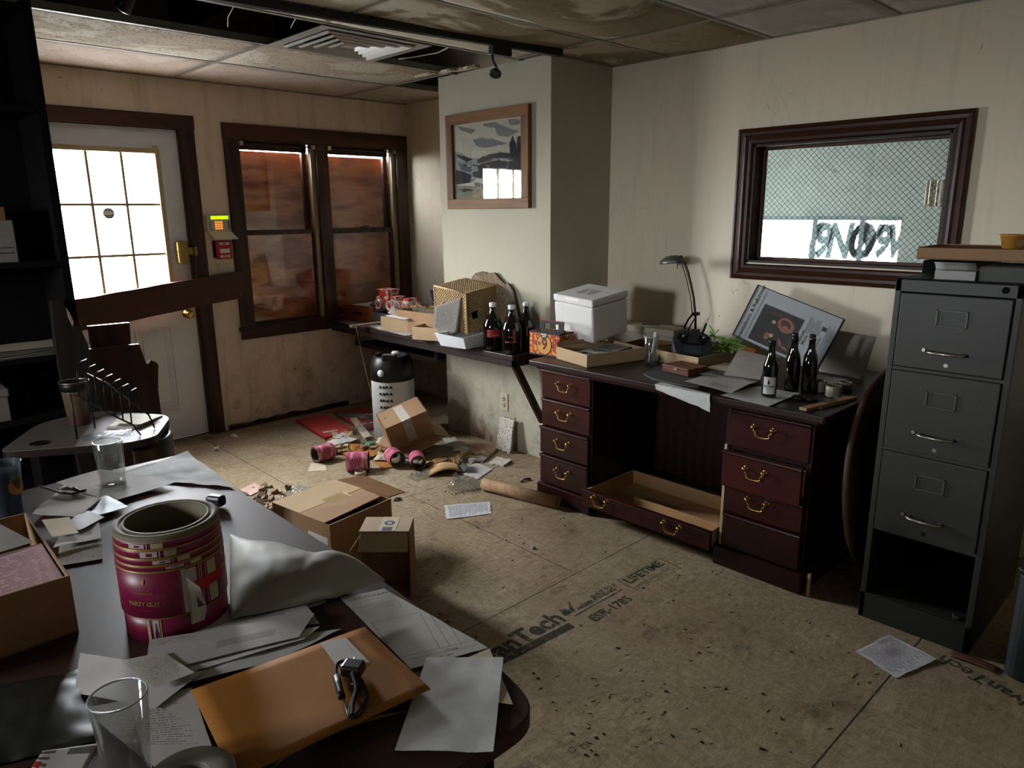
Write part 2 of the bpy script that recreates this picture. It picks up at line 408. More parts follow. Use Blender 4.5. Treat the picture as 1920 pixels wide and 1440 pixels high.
M_white = plain('white_paper', 'c4c2be', .8, spec=.2, var=.1, vs=10, bump=.15, bs=20)
M_cream = plain('cream_paper', 'b8ad96', .8, spec=.2)
M_foam = plain('expanded_foam', 'd5d4d1', .8, spec=.2, var=.03, bump=.25, bs=220)
M_black = plain('black_plastic', '0b0b0c', .4, spec=.5)
M_matte = plain('matte_black', '070707', .85, spec=.15)
M_steel = plain('brushed_steel', 'a9a59c', .35, 1)
M_cab = plain('grey_green_painted_steel', '2b2d28', .45, .1, var=.07, vs=2)
M_cabe = plain('grey_green_steel_edge', '44463f', .4, .1)
M_whitepl = plain('white_plastic', 'd3d6d8', .4, spec=.4, var=.05)
M_greyd = plain('dark_grey_plastic', '26292b', .5)
M_mah = wood('mahogany_veneer', '220908', '3d1411', 'Y', .32, .45, sc=5, coat=.15)
M_mahx = wood('mahogany_veneer_side', '180706', '2a0e0c', 'X', .4, .4, sc=5)
M_mahtop = wood('mahogany_top', '160a07', '2b1610', 'Y', .38, .5, sc=5)
M_drawwood = plain('raw_drawer_wood', 'b08c62', .7, var=.1)
M_table = plain('dark_laminate', '38261f', .55, spec=.2, var=.06, vs=3)
M_tabledge = plain('dark_laminate_edge', '20120e', .4)
M_counter = wood('dark_counter', '1c0f0a', '36201a', 'Y', .45)
M_beer = plain('dark_bottle_glass', '090504', .06, spec=.9, var=0)
M_beerg = plain('dark_green_bottle_glass', '050b06', .06, spec=.9, var=0)
M_red = plain('red_card', '98211f', .55, var=.1)
M_redb = plain('bright_red_plastic', 'a3121a', .4)
M_ink = plain('black_ink', '15140f', .7, var=0)
n_ = N('faded_ink'); v_ = n_.co(); n_.base(lin('3a3a33')); n_.set(.85, spec=.1, alpha=n_.ramp(n_.noise(v_, 30, 5, .7), .22, .55)); M_inkf = n_.m
M_whitel = plain('white_ink', 'd8d4cc', .7, var=0)
M_gold = plain('gold_ink', 'b98f3a', .5, var=.05)
M_amberlcd = None

# ================================================================== THE SETTING
YB, XR, XC, ZC = 5.09, 3.74, 3.19, 2.40
# floor
b = B(); b.box((-2.6, -2.0, -.06), (3.9, 5.3, 0)); floor = struct('floor', b, M_floor)
def floor_line(p, q, wd_=.004):
    d = (Vector(q)-Vector(p)).normalized(); n = Vector((-d.y, d.x))*wd_/2
    bs.poly([(p[0]-n.x, p[1]-n.y, .0006), (q[0]-n.x, q[1]-n.y, .0006), (q[0]+n.x, q[1]+n.y, .0006), (p[0]+n.x, p[1]+n.y, .0006)])
bs = B()
for y in (.67, 1.89, 3.13, 4.36): floor_line((-2.6, y+.02), (3.74, y-.02))
for x, y0, y1 in ((1.8, 3.13, 5.0), (3.02, .67, 1.9), (.60, .67, 1.9), (2.2, 1.9, 3.13), (2.86, -.5, .67)): floor_line((x, y0), (x+.02, y1))
bs.out('panel_seam', M_seam, floor)
# stamped print on the floor
def stamp(s, px, size, yaw=-.02, name='stamped_lettering', bold=.004, **k):
    p = T(*px, 0); return text(s, size, M_inkf, Matrix.Translation((p.x, p.y, .0008)) @ Matrix.Rotation(yaw, 4, 'Z'), floor, name, bold, **k)
p = T(1060, 1160, 0); text('AdvanTech', .118, M_inkf, Matrix.Translation((p.x+.0, p.y+.028, .0008)) @ Matrix.Rotation(-.012, 4, 'Z'), floor, 'stamped_lettering', .004, align='RIGHT')
b = B(); p = T(1068, 1150, 0); b.poly([(p.x-.03, p.y+.0, .0008), (p.x+.03, p.y+.0, .0008), (p.x+.07, p.y+.07, .0008), (p.x+.02, p.y+.02, .0008), (p.x-.01, p.y+.05, .0008)]); b.out('stamped_flourish', M_inkf, floor)
stamp('ESR-1785', (1146, 1141), .062, -.02, bold=.002)
stamp('BUILT TO A', (1132, 1108), .030, bold=.001); stamp('HIGHER STANDARD', (1120, 1122), .026, bold=.001)
stamp('LIFETIME', (1208, 1073), .066, -.01, bold=.002); stamp('LIMITED WARRANTY', (1224, 1084), .026, bold=.0)
stamp('LIFETIME', (876, 922), .05, -.3, bold=.001); stamp('AdvanTech', (1862, 1285), .08, 1.3, bold=.001)
b = B()
def rect_ring(b, pts, w_, z):
    c = sum(pts, Vector((0, 0, 0)))/4
    inn = [p+(c-p).normalized()*w_*1.6 for p in pts]
    for i in range(4):
        j = (i+1) % 4; b.poly([(pts[i].x, pts[i].y, z), (pts[j].x, pts[j].y, z), (inn[j].x, inn[j].y, z), (inn[i].x, inn[i].y, z)])
rect_ring(b, [T(1157, 1089, 0), T(1194, 1107, 0), T(1277, 1065, 0), T(1235, 1046, 0)], .003, .0008)
p0, p1 = T(932, 1252, 0), T(1078, 1176, 0); p2, p3 = T(1066, 1168, 0), T(925, 1240, 0)
b.poly([(q.x, q.y, .0008) for q in (p0, p1, p2, p3)])
p0, p1 = T(1078, 1156, 0), T(1167, 1106, 0)
b.poly([(p0.x, p0.y, .0008), (p1.x, p1.y, .0008), (p1.x, p1.y+.006, .0008), (p0.x, p0.y+.006, .0008)])
rr = random.Random(3)
for k in range(26):    # small printed squares and octagons along the panel edges
    x = rr.uniform(1.3, 3.2); y = rr.choice((1.78, 1.99, 1.5, 3.02, 1.2)) + rr.uniform(-.03, .03); a = rr.uniform(0, 1)
    if x > 2.6 and y > 1.1: continue
    rect_ring(b, [Vector((x+.014*math.cos(a+i*math.pi/2), y+.014*math.sin(a+i*math.pi/2), 0)) for i in range(4)], .002, .0008)
b.out('stamped_mark', M_inkf, floor)

# back wall, with the door and window openings
def wall_with_holes(axis, at, thick, u0, u1, z0, z1, holes):
    b = B(); us = sorted({u0, u1, *[h[0] for h in holes], *[h[1] for h in holes]}); zs = sorted({z0, z1, *[h[2] for h in holes], *[h[3] for h in holes]})
    for a, c in zip(us, us[1:]):
        run = None
        for d, e in zip(zs, zs[1:]):
            if any(h[0] <= a and c <= h[1] and h[2] <= d and e <= h[3] for h in holes): continue
            if axis == 'y': b.box((a, at, d), (c, at+thick, e))
            else: b.box((at, a, d), (at+thick, c, e))
    return b
DX0, DX1, DZ = .98, 1.91, 2.09
struct('wall_back', wall_with_holes('y', YB, .16, -2.7, 3.9, 0, 2.95, [(DX0, DX1, 0, DZ), (2.29, 3.63, .74, 2.05)]), M_back)
WY0, WY1, WZ0, WZ1 = 1.045, 1.995, 1.262, 1.880
struct('wall_right', wall_with_holes('x', XR, .14, -2.0, YB, 0, 2.95, [(WY0, WY1, WZ0, WZ1)]), M_right)
b = B(); b.box((XC, 2.96, 0), (XR, 3.97, ZC)); struct('wall_chase', b, M_pil)
LWY0, LWY1, LWZ0, LWZ1 = 1.95, 2.55, 1.4, 2.0  # opening for the added fill window, out of view
struct('wall_left', wall_with_holes('x', -2.74, .14, -2.0, YB, 0, 2.95, [(LWY0, LWY1, LWZ0, LWZ1)]), M_right)
b = B(); b.box((-2.74, -2.14, 0), (3.9, -2.0, 2.95)); struct('wall_front', b, M_right)

# ceiling: plenum lid above, grid bars, tiles
b = B(); b.box((-2.74, -2.14, 2.95), (3.9, 5.25, 3.0)); ceil = struct('ceiling', b, M_void)
XS = [-1.79, -.57, .66, 1.90, 3.13, 3.74]; YS = [-2.0, -1.1, -.5, .11, .72, 1.33, 1.94, 2.56, 3.19, 3.78, 4.40, YB]
def tile(x0, x1, y0, y1, mat, sag=0, tilt=(0, 0), bite=None):
    b = B(); e = .004
    def top(u, v):
        x = x0+e+(x1-x0-2*e)*u; y = y0+e+(y1-y0-2*e)*v
        z = ZC+.004 - sag*math.sin(math.pi*u)**.8*math.sin(math.pi*v) - sag*.25*mnoise.noise(Vector((x*3, y*3, 0)))*math.sin(math.pi*u)*math.sin(math.pi*v)
        return (x, y, z + tilt[0]*u*(1-v) + tilt[1]*(1-u)*v)
    b.grid(top, 16, 10); 
    return b.out('ceiling_tile', mat, ceil, w=True, solid=.014, off=0)
for j in range(len(YS)-1):
    y0, y1 = YS[j], YS[j+1]
    xs = [-2.6] + XS
    if y1 <= 2.57 : xs = [-2.6, -1.72, -.5, .73, 1.96, 3.185, 3.74]
    for i in range(len(xs)-1):
        x0, x1 = xs[i], xs[i+1]
        if j == 8 and x0 >= -.6: continue                        # the row where the tiles are missing
        if x0 >= 3.1 and 2.9 < y0 < 3.9: continue                 # the chase
        if y0 > 3.7: m = M_tile_pink if y0 > 4.3 else M_tile
        elif y0 > 2.5: m = M_tile_stain
        elif y0 > 1.9: m = M_tile_stain
        elif y0 > 1.3: m = M_tile_clean
        else: m = M_tile_clean
        sag = {(6, 1.96): .055, (6, 3.185): .03, (7, 1.90): .012, (7, 3.13): .005, (9, 1.90): .006}.get((j, x0), .003)
        tile(x0, x1, y0, min(y1, 2.95) if (x0 >= 3.1 and j == 7) else y1, m, sag)
b = B()
def bar(x0, y0, x1, y1, w_=.024):
    if x0 == x1: b.box((x0-w_/2, y0, ZC-.006), (x0+w_/2, y1, ZC-.001)); b.box((x0-.002, y0, ZC), (x0+.002, y1, ZC+.03))
    else: b.box((x0, y0-w_/2, ZC-.007), (x1, y0+w_/2, ZC-.002)); b.box((x0, y0-.002, ZC), (x1, y0+.002, ZC+.03))
for y in YS[1:-1]: bar(-2.6, y, 3.19 if 2.9 < y < 3.97 else 3.74, y)
for k, (y0, y1) in enumerate(zip(YS, YS[1:])):
    for x in (XS[:-1] if y1 > 2.57 else [-1.72, -.5, .73, 1.96, 3.185]):
        if k == 8: continue
        bar(x, y0, x, y1, .02)
b.out('ceiling_grid', M_grid, ceil, w=True)
b = B()
b.box((-2.6, YB-.012, ZC-.008), (3.74, YB, ZC-.002)); b.box((3.728, -2, ZC-.008), (3.74, 2.96, ZC-.002)); b.box((3.19, 2.95, ZC-.008), (3.74, 2.96, ZC-.002))
b.out('wall_angle', M_grid, ceil, w=True)
# dark framing and ducts showing through the missing row
b = B()
for x in (-.2, .5, 1.2, 1.9, 2.6, 3.1): b.box((x, 2.6, 2.66), (x+.04, 5.0, 2.9))
b.cyl((.2, 3.5, 2.62), (2.0, 3.5, 2.62), .1); b.out('joist', M_matte, ceil, w=True)

# door_1
def thing_s(name, loc): o = thing(name, None, None, loc); o['kind'] = 'structure'; return o
door = thing_s('door_1', (DX0, YB+.03, 0))
GX0, GX1, GZ0, GZ1 = 1.145, 1.745, .97, 1.925
b = B()
for (x0, x1, z0, z1) in ((DX0+.01, GX0, .01, DZ-.01), (GX1, DX1-.01, .01, DZ-.01), (GX0, GX1, GZ1, DZ-.01), (GX0, GX1, .01, GZ0)): b.box((x0, YB+.03, z0), (x1, YB+.075, z1))
b.out('door_leaf', M_doorw, door, w=True)
b = B()
for (x0, x1) in ((1.165, 1.40), (1.49, 1.725)):
    for k, (d, h) in enumerate(((0, .010), (.022, .004), (.04, .009))):
        X0, X1, Z0, Z1 = x0+d, x1-d, .23+d, .80-d; t = .012
        for bx in ((X0, X1, Z0, Z0+t), (X0, X1, Z1-t, Z1), (X0, X0+t, Z0, Z1), (X1-t, X1, Z0, Z1)): b.box((bx[0], YB+.03-h, bx[2]), (bx[1], YB+.035, bx[3]))
    b.box((x0+.052, YB+.025, .282), (x1-.052, YB+.035, .748))
b.out('door_panel', M_doorw, door, w=True, bevel=.003)
b = B()
for bx in ((GX0-.03, GX1+.03, GZ1, GZ1+.03), (GX0-.03, GX1+.03, GZ0-.03, GZ0), (GX0-.03, GX0, GZ0, GZ1), (GX1, GX1+.03, GZ0, GZ1)): b.box((bx[0], YB+.012, bx[2]), (bx[1], YB+.04, bx[3]))
b.out('glazing_frame', M_muntin, door, w=True, bevel=.004)
b = B(); b.box((GX0, YB+.05, GZ0), (GX1, YB+.054, GZ1)); b.out('glass_pane', M_pane, door, w=True)
b = B()
for k in (1, 2):
    x = GX0+(GX1-GX0)*k/3; b.box((x-.009, YB+.022, GZ0), (x+.009, YB+.05, GZ1))
    z = GZ0+(GZ1-GZ0)*k/3; b.box((GX0, YB+.024, z-.009), (GX1, YB+.05, z+.009))
b.out('muntin', M_muntin, door, w=True, bevel=.003)
b = B(); b.box((GX1-.005, YB+.005, GZ1+.012), (GX1+.022, YB+.03, GZ1+.05)); b.out('shade_bracket', M_muntin, door, w=True)
# octagonal sticker on the middle pane (reads from outside)
p = on(204, 400, 1, YB+.048)
b = B(); b.prism([(p.x+.036*math.cos(math.pi/8+i*math.pi/4), p.z+.036*math.sin(math.pi/8+i*math.pi/4)) for i in range(8)], 0, .0008)
b.b.transform(Matrix(((1, 0, 0, 0), (0, 0, 1, YB+.048), (0, 1, 0, 0), (0, 0, 0, 1))))
stk = b.out('octagon_sticker', plain('blue_grey_vinyl', '5d6d80', .6), door, w=True)
text('HGS', .030, M_whitel, Matrix.Translation((p.x, YB+.0455, p.z)) @ Matrix(((-1, 0, 0, 0), (0, 0, 1, 0), (0, 1, 0, 0), (0, 0, 0, 1))), stk, 'sticker_lettering', .001, w=True)
for dz in (.021, -.021): text('-- --- --', .008, M_whitel, Matrix.Translation((p.x, YB+.0455, p.z+dz)) @ Matrix(((-1, 0, 0, 0), (0, 0, 1, 0), (0, 1, 0, 0), (0, 0, 0, 1))), stk, 'sticker_lettering', .0003, w=True)
kx = 1.842
b = B(); b.M = Matrix.Translation((kx, YB+.03, .875)) @ Matrix.Rotation(math.pi/2, 4, 'X')
b.lathe([(.0, 0), (.034, 0), (.032, .008), (.013, .012), (.012, .03), (.022, .036), (.028, .048), (.025, .062), (.014, .068), (0, .069)], n=24)
b.out('door_knob', M_brass, door, w=True)
b = B(); b.rbox((1.845, YB+.008, 1.292), (.072, .055, .155)); lk = b.out('lock_body', M_brassd, door, w=True, bevel=.018)
b = B(); b.rbox((1.90, YB+.0, 1.300), (.07, .03, .05)); b.rbox((1.925, YB-.005, 1.300), (.022, .045, .062)); b.out('lock_bolt', M_brassd, door, w=True, bevel=.004)
# casing round the door
t1 = thing_s('trim_1', (DX0, YB, 0))
b = B(); b.box((DX1, YB-.02, 0), (2.0, YB, 2.085)); b.out('side_casing', M_trimZ, t1, w=True, bevel=.003)
b = B(); b.box((DX0-.09, YB-.02, 0), (DX0, YB, 2.085)); b.out('side_casing', M_trimZ, t1, w=True, bevel=.003)
b = B(); b.box((DX0-.09, YB-.022, 2.085), (2.005, YB, 2.172)); b.out('head_casing', M_trimX, t1, w=True, bevel=.003)
b = B(); b.box((DX1-.012, YB, 0), (DX1, YB+.14, DZ)); b.box((DX0, YB, DZ-.01), (DX1, YB+.14, DZ)); b.box((DX0, YB, 0), (DX0+.01, YB+.14, DZ)); b.box((DX0, YB+.03, 0), (DX1, YB+.16, .008)); b.out('door_jamb', M_trimZ, t1, w=True)

# window_1: two boarded double-hung sashes
win = thing_s('window_1', (2.96, YB, .7))
def P(name, bx, mat, bev=.003, par=win):
    b = B()
    for q in bx: b.box((q[0], q[2], q[4]), (q[1], q[3], q[5]))
    return b.out(name, mat, par, w=True, bevel=bev)
P('head_casing', [(2.19, 3.725, YB-.022, YB, 2.045, 2.148)], M_trimX)
P('side_casing', [(2.193, 2.30, YB-.02, YB, .74, 2.045)], M_trimZ); P('side_casing', [(3.62, 3.722, YB-.02, YB, .74, 2.045)], M_trimZ)
P('mullion', [(2.892, 2.99, YB-.015, YB+.12, .74, 2.045)], M_trimZ)
P('window_stool', [(2.18, 3.735, YB-.045, YB+.1, .715, .742)], M_trimX)
P('apron', [(2.193, 3.722, YB-.02, YB, .652, .715)], M_trimX)
P('jamb', [(2.29, 2.302, YB, YB+.15, .74, 2.05), (3.62, 3.632, YB, YB+.15, .74, 2.05), (2.29, 3.63, YB, YB+.15, 2.035, 2.05), (2.29, 3.63, YB+.1, YB+.15, .735, .75)], M_trimZ)
M_liner = plain('tan_jamb_liner', '8f8068', .5)
for k, (x0, x1) in enumerate(((2.302, 2.892), (2.99, 3.62))):
    P('jamb_liner', [(x1-.035, x1, YB+.015, YB+.035, .75, 2.035), (x1-.03, x1, YB+.045, YB+.06, .75, 2.035)], M_liner, .002)
    yu, yl = YB+.075, YB+.035
    s = P('upper_sash', [(x0+.005, x1-.03, yu, yu+.03, 1.985, 2.035), (x0, x0+.03, yu, yu+.03, 1.39, 2.035), (x1-.075, x1-.035, yu, yu+.03, 1.39, 2.035), (x0, x1-.035, yu, yu+.03, 1.39, 1.425)], M_trimZ)
    P('sash_glass', [(x0+.02, x1-.06, yu+.014, yu+.017, 1.41, 2.0)], M_pane, 0, s)
    s = P('lower_sash', [(x0, x1-.03, yl, yl+.03, 1.385, 1.42), (x0, x0+.022, yl, yl+.03, .76, 1.42), (x1-.06, x1-.03, yl, yl+.03, .76, 1.42), (x0, x1-.03, yl, yl+.03, .75, .80)] if k else
          [(x0, x1-.03, yl, yl+.03, 1.39, 1.42), (x0, x0+.01, yl, yl+.03, .76, 1.42), (x1-.045, x1-.035, yl, yl+.03, .76, 1.42), (x0, x1-.03, yl, yl+.03, .75, .765)], M_trimZ)
    P('sash_glass', [(x0+.01, x1-.045, yl+.014, yl+.017, .77, 1.40)], M_pane, 0, s)
    for xx in (x0+.015, x1-.02): P('shade_bracket', [(xx-.014, xx+.014, YB-.018, YB+.006, 2.005, 2.035)], M_muntin, .002)
    P('shade_rod', [(x0+.02, x1-.02, YB-.008, YB+.002, 2.012, 2.022)], M_trimX, .002)
P('sash_lock', [(3.27, 3.33, YB+.02, YB+.04, 1.42, 1.435), (3.295, 3.34, YB+.01, YB+.03, 1.43, 1.442)], M_greyd)
P('plywood_sheet', [(2.2, 2.94, YB+.165, YB+.18, .6, 1.985)], M_ply, 0); P('plywood_sheet', [(2.95, 3.72, YB+.165, YB+.18, .6, 1.975)], M_ply, 0)

# window_2: interior window in the right wall, wired glass
w2 = thing_s('window_2', (XR, 1.52, 1.17))
def molded(name, y0, y1, z0, z1, d, axis):
    b = B()
    return b
b = B()
OY0, OY1, OZ0, OZ1 = .965, 2.078, 1.172, 1.962
prof = [(0, .0), (0, .022), (.012, .026), (.02, .020), (.034, .018), (.046, .022), (.06, .014), (.074, .012), (.083, .006), (.083, 0)]
def corner_loop(d): return [(OY0+d, OZ0+d), (OY1-d, OZ0+d), (OY1-d, OZ1-d), (OY0+d, OZ1-d)]
rings = [[b._v((XR-h, y, z)) for y, z in corner_loop(d)] for d, h in prof]
for k in range(len(prof)-1):
    for i in range(4): b.face([rings[k][i], rings[k][(i+1) % 4], rings[k+1][(i+1) % 4], rings[k+1][i]])
b.out('window_casing', wood('dark_walnut_casing', '1a0d07', '3a1f13', 'Y', .35), w2, w=True)
P('window_jamb', [(XR-.002, XR+.14, WY0, WY0+.012, WZ0, WZ1), (XR-.002, XR+.14, WY1-.012, WY1, WZ0, WZ1), (XR-.002, XR+.14, WY0, WY1, WZ1-.012, WZ1), (XR-.002, XR+.14, WY0, WY1, WZ0, WZ0+.012)], M_trimY, 0, w2)
P('glass_stop', [(XR+.085, XR+.10, WY0+.012, WY1-.012, WZ0+.012, WZ0+.028), (XR+.085, XR+.10, WY0+.012, WY1-.012, WZ1-.028, WZ1-.012), (XR+.085, XR+.10, WY0+.012, WY0+.028, WZ0+.012, WZ1-.012), (XR+.085, XR+.10, WY1-.028, WY1-.012, WZ0+.012, WZ1-.012)], M_trimY, .002, w2)
g = P('wired_glass', [(XR+.10, XR+.106, WY0+.012, WY1-.012, WZ0+.012, WZ1-.012)], M_dusty, 0, w2)
b = B(); yy0, yy1, zz0, zz1 = WY0+.03, WY1-.03, WZ0+.03, WZ1-.03; r_ = .0009; st = .030
def clip_diag(c, sgn):
    pts = []
    # line z = sgn*y*1.0 + c
    for y in (yy0, yy1):
        z = sgn*y + c
        if zz0 <= z <= zz1: pts.append((y, z))
    for z in (zz0, zz1):
        y = (z-c)/sgn
        if yy0 < y < yy1: pts.append((y, z))
    return pts
for sgn in (1, -1):
    k = -120
    while k < 220:
        c = k*st - (0 if sgn > 0 else 0); pts = clip_diag(c, sgn); k += 1
        if len(pts) >= 2:
            (a0, a1), (c0, c1) = pts[:2]; n = Vector((0, -(c1-a1), c0-a0)).normalized()*r_; x = XR+.099
            b.poly([(x, a0-n.y, a1-n.z), (x, c0-n.y, c1-n.z), (x, c0+n.y, c1+n.z), (x, a0+n.y, a1+n.z)])
b.out('wire_mesh', M_matte, g, w=True, kind='stuff')
# clear packing tape and a chip in the glass
p = on(1755, 362, 0, XR+.098); b = B(); b.grid(lambda u, v: (XR+.096-.004*math.sin(u*9), p.y+.045-.09*u, p.z-.06+.12*v), 12, 2)
b.out('clear_tape', glass_thin('yellowed_tape', 'b8a98c', rough=.15, dust=.35, dustc='b0a890'), w2, w=True)
p = on(1565, 319, 0, XR+.098); b = B(); b.lathe([(.004, .0), (.009, .003), (.013, .0)], n=9, cap=False); b.b.transform(Matrix.Translation(p) @ Matrix.Rotation(-math.pi/2, 4, 'Y'))
b.out('bullet_chip', M_whitepl, w2, w=True)

# the room beyond window_2
M_next = plain('grey_blue_room_paint', '9b9f9d', .8)
XF = 7.2; y0 = on(1690, 412, 0, XF).y; y1 = 4.6; z1 = on(1560, 409, 0, XF).z; z0 = on(1500, 494, 0, XF).z
b = wall_with_holes('x', XF, .1, -1.5, 6.5, 0, 2.8, [(y0, y1, z0, z1)])
b.box((3.88, -1.6, 0), (7.3, -1.5, 2.8)); b.box((3.88, 6.5, 0), (7.3, 6.6, 2.8)); b.box((3.88, -1.5, -.05), (7.3, 6.5, 0)); b.box((3.88, -1.5, 2.8), (7.3, 6.5, 2.85))
struct('wall_next_room', b, M_next)
w3 = thing_s('window_3', (XF, (y0+y1)/2, z0))
ys = [on(q, 450, 0, XF).y for q in (1526, 1614)]
P('glazing_bar', [(XF-.01, XF+.05, q-.022, q+.022, z0, z1) for q in ys + [ys[0]+.78]] + [(XF-.015, XF+.05, y0, y1, z0-.02, z0+.02), (XF-.015, XF+.05, y0, y1, z1-.02, z1+.02)], plain('grey_painted_bar', '6a757c', .6), 0, w3)
M_graf = plain('grey_graffiti_paint', '8a9a9e', .8)
mm = Matrix(((0, 0, -1, XF+.02), (-1, 0, 0, 0), (0, 1, 0, 0), (0, 0, 0, 1)))
for s, px, sz in (('(9NO', 1572, .30), ('0V9W', 1652, .26)):
    p = on(px, 455, 0, XF); text(s, sz, M_graf, Matrix.Translation((0, p.y, p.z)) @ mm @ Matrix.Scale(1.5, 4, (0, 1, 0)), w3, 'graffiti', .012, w=True, shear=.2, space=.78)
b = B(); b.box((XF-1.6, -1.0, .75), (XF-.2, 3.9, .9)); struct('trim_2', b, M_next)
# unseen left wall window, added to fill the room with light
w4 = thing_s('added_fill_window', (-2.6, 2.25, 1.1))
P('fill_window_frame', [(-2.62, -2.58, LWY0, LWY1, LWZ1-.05, LWZ1), (-2.62, -2.58, LWY0, LWY1, LWZ0, LWZ0+.05), (-2.62, -2.58, LWY0, LWY0+.05, LWZ0, LWZ1), (-2.62, -2.58, LWY1-.05, LWY1, LWZ0, LWZ1), (-2.62, -2.58, 2.23, 2.27, LWZ0, LWZ1)], M_trimY, 0, w4)
# torn strip of baseboard along the back wall
b = B(); b.grid(lambda u, v: (2.03+1.0*u, YB-.012-.01*math.sin(u*20)*v, .002+(.035+.02*mnoise.noise(Vector((u*9, 3, 0))))*v), 30, 2)
b.out('baseboard_back', M_trimX, None, solid=.01, kind='structure')

# ================================================================== LARGE FURNITURE
# --- grey filing cabinet
CX, CY0, CY1, CH = 2.73, .507, .885, 1.31
cab = thing('filing_cabinet', 'tall grey-green four-drawer metal filing cabinet with its bottom drawer missing', 'filing cabinet', (CX+.3, (CY0+CY1)/2, 0))
b = B(); th = .02
b.box((CX+.02, CY0, .0), (CX+.66, CY0+.004, CH-.004)); b.box((CX+.02, CY1-.004, .0), (CX+.66, CY1, CH-.004)); b.box((CX+.655, CY0, 0), (CX+.66, CY1, CH-.004)); b.box((CX, CY0, CH-.006), (CX+.66, CY1, CH))
b.box((CX, CY0, .0), (CX+.02, CY0+.02, CH)); b.box((CX, CY1-.02, 0), (CX+.02, CY1, CH)); b.box((CX, CY0, CH-.045), (CX+.02, CY1, CH)); b.box((CX, CY0, 0), (CX+.02, CY1, .105))
DZS = [(1.003, 1.262), (.700, .988), (.385, .686)]
for z in (.995, .693, .378): b.box((CX+.001, CY0+.01, z-.007), (CX+.02, CY1-.01, z+.006))
b.box((CX+.02, CY0+.004, .10), (CX+.65, CY1-.004, .105))
b.out('cabinet_body', M_cab, cab, w=True, bevel=.002)
for z0, z1 in DZS:
    b = B(); b.box((CX-.006, CY0+.023, z0), (CX+.015, CY1-.023, z1)); d = b.out('drawer', M_cab, cab, w=True, bevel=.003)
    yc = (CY0+CY1)/2; h = z1-z0
    b = B(); zc = z0+h*.70
    for q in ((-.048, .048, .024, .029), (-.048, .048, -.029, -.024), (-.048, -.042, -.029, .029), (.042, .048, -.029, .029)): b.box((CX-.011, yc+q[0], zc+q[2]), (CX-.005, yc+q[1], zc+q[3]))
    b.out('label_holder', M_cabe, d, w=True, bevel=.001)
    b = B(); zc = z0+h*.25
    b.tube([(CX-.006, yc-.05, zc), (CX-.024, yc-.052, zc), (CX-.034, yc-.04, zc), (CX-.036, yc, zc), (CX-.034, yc+.04, zc), (CX-.024, yc+.052, zc), (CX-.006, yc+.05, zc)], .008, 10, flat=.7)
    b.out('handle', M_steel, d, w=True)
    b = B(); b.cyl((CX-.006, yc+.072, zc+.004), (CX-.014, yc+.072, zc+.004), .006); b.out('latch_button', M_steel, d, w=True)
    b = B(); b.cyl((CX-.004, yc+.0, z0+.022), (CX-.007, yc+.0, z0+.022), .007); b.out('lock_hole', M_matte if h > .28 and z0 != DZS[1][0] else M_steel, d, w=True)
b = B(); b.cyl((CX-.002, CY0+.05, CH-.02), (CX+.002, CY0+.05, CH-.02), .011); b.out('top_lock', M_matte, cab, w=True)
b = B(); b.rbox((CX+.04, CY0+.06, .112), (.03, .02, .012), (0, 0, .3)); b.out('drawer_roller', M_steel, cab, w=True, bevel=.004)

# --- mahogany desk with two drawer pedestals
DX, DYL, DYR, DT = 2.72, 2.625, 1.10, .775
desk = thing('office_desk', 'dark mahogany double-pedestal desk with brass pulls, wide lower drawer pulled open', 'desk', (3.15, 1.86, 0))
b = B()
b.prism(rounded([(DX-.03, DYR-.035), (3.66, DYR-.035), (3.66, DYL+.03), (DX-.03, DYL+.03)], .01, 2), DT-.032, DT); top_ = b.out('desktop', M_mahtop, desk, w=True, bevel=.007)
b = B(); b.box((DX+.0, DYR, DT-.05), (3.62, DYL, DT-.032)); b.out('desktop_molding', M_mah, desk, w=True, bevel=.006)
def pull(d, y, z, x, s=1.0):
    b = B()
    for q in (-1, 1):
        b.M = Matrix.Translation((x, y+q*.042*s, z+.018*s)) @ Matrix.Rotation(-math.pi/2, 4, 'Y')
        b.lathe([(.0115*s, 0), (.010*s, .003), (.005*s, .006), (.005*s, .016), (.0085*s, .020), (.0085*s, .025), (0, .029)], n=14)
    b.M = Matrix()
    pts = []
    for y_, z_ in ((-.042, .018), (-.040, .006), (-.030, -.004), (-.032, -.014), (-.024, -.019), (0, -.020), (.024, -.019), (.032, -.014), (.030, -.004), (.040, .006), (.042, .018)):
        pts.append((x-.018-.006*(1-abs(y_)/.042), y+y_*s, z+z_*s))
    b.tube(pts, .0034*s, 8)
    b.out('drawer_pull', M_brass, d, w=True)
def front(name, y0, y1, z0, z1, x, par, pulls=(), depth=.3, mat=None):
    b = B(); b.box((x, y0, z0), (x+.02, y1, z1)); b.prism([(x-.008, 0), (x, .0), (x, .012), (x-.004, .012)], 0, 0) if 0 else None
    # lip molding along the upper edge
    o = b.out(name, mat or M_mah, par, w=True, bevel=.0035)
    b = B(); v = [(x-.007, z1-.001), (x-.009, z1-.006), (x-.004, z1-.014), (x+.001, z1-.016), (x+.001, z1)]
    lo = [b._v((a, y0-.001, c)) for a, c in v]; hi = [b._v((a, y1+.001, c)) for a, c in v]
    for i in range(len(v)): b.face([lo[i], lo[(i+1) % 5], hi[(i+1) % 5], hi[i]])
    b.face(lo); b.face(hi[::-1]); b.out('drawer_lip', M_mah, o, w=True)
    for y, z in pulls: pull(o, y, z, x)
    return o
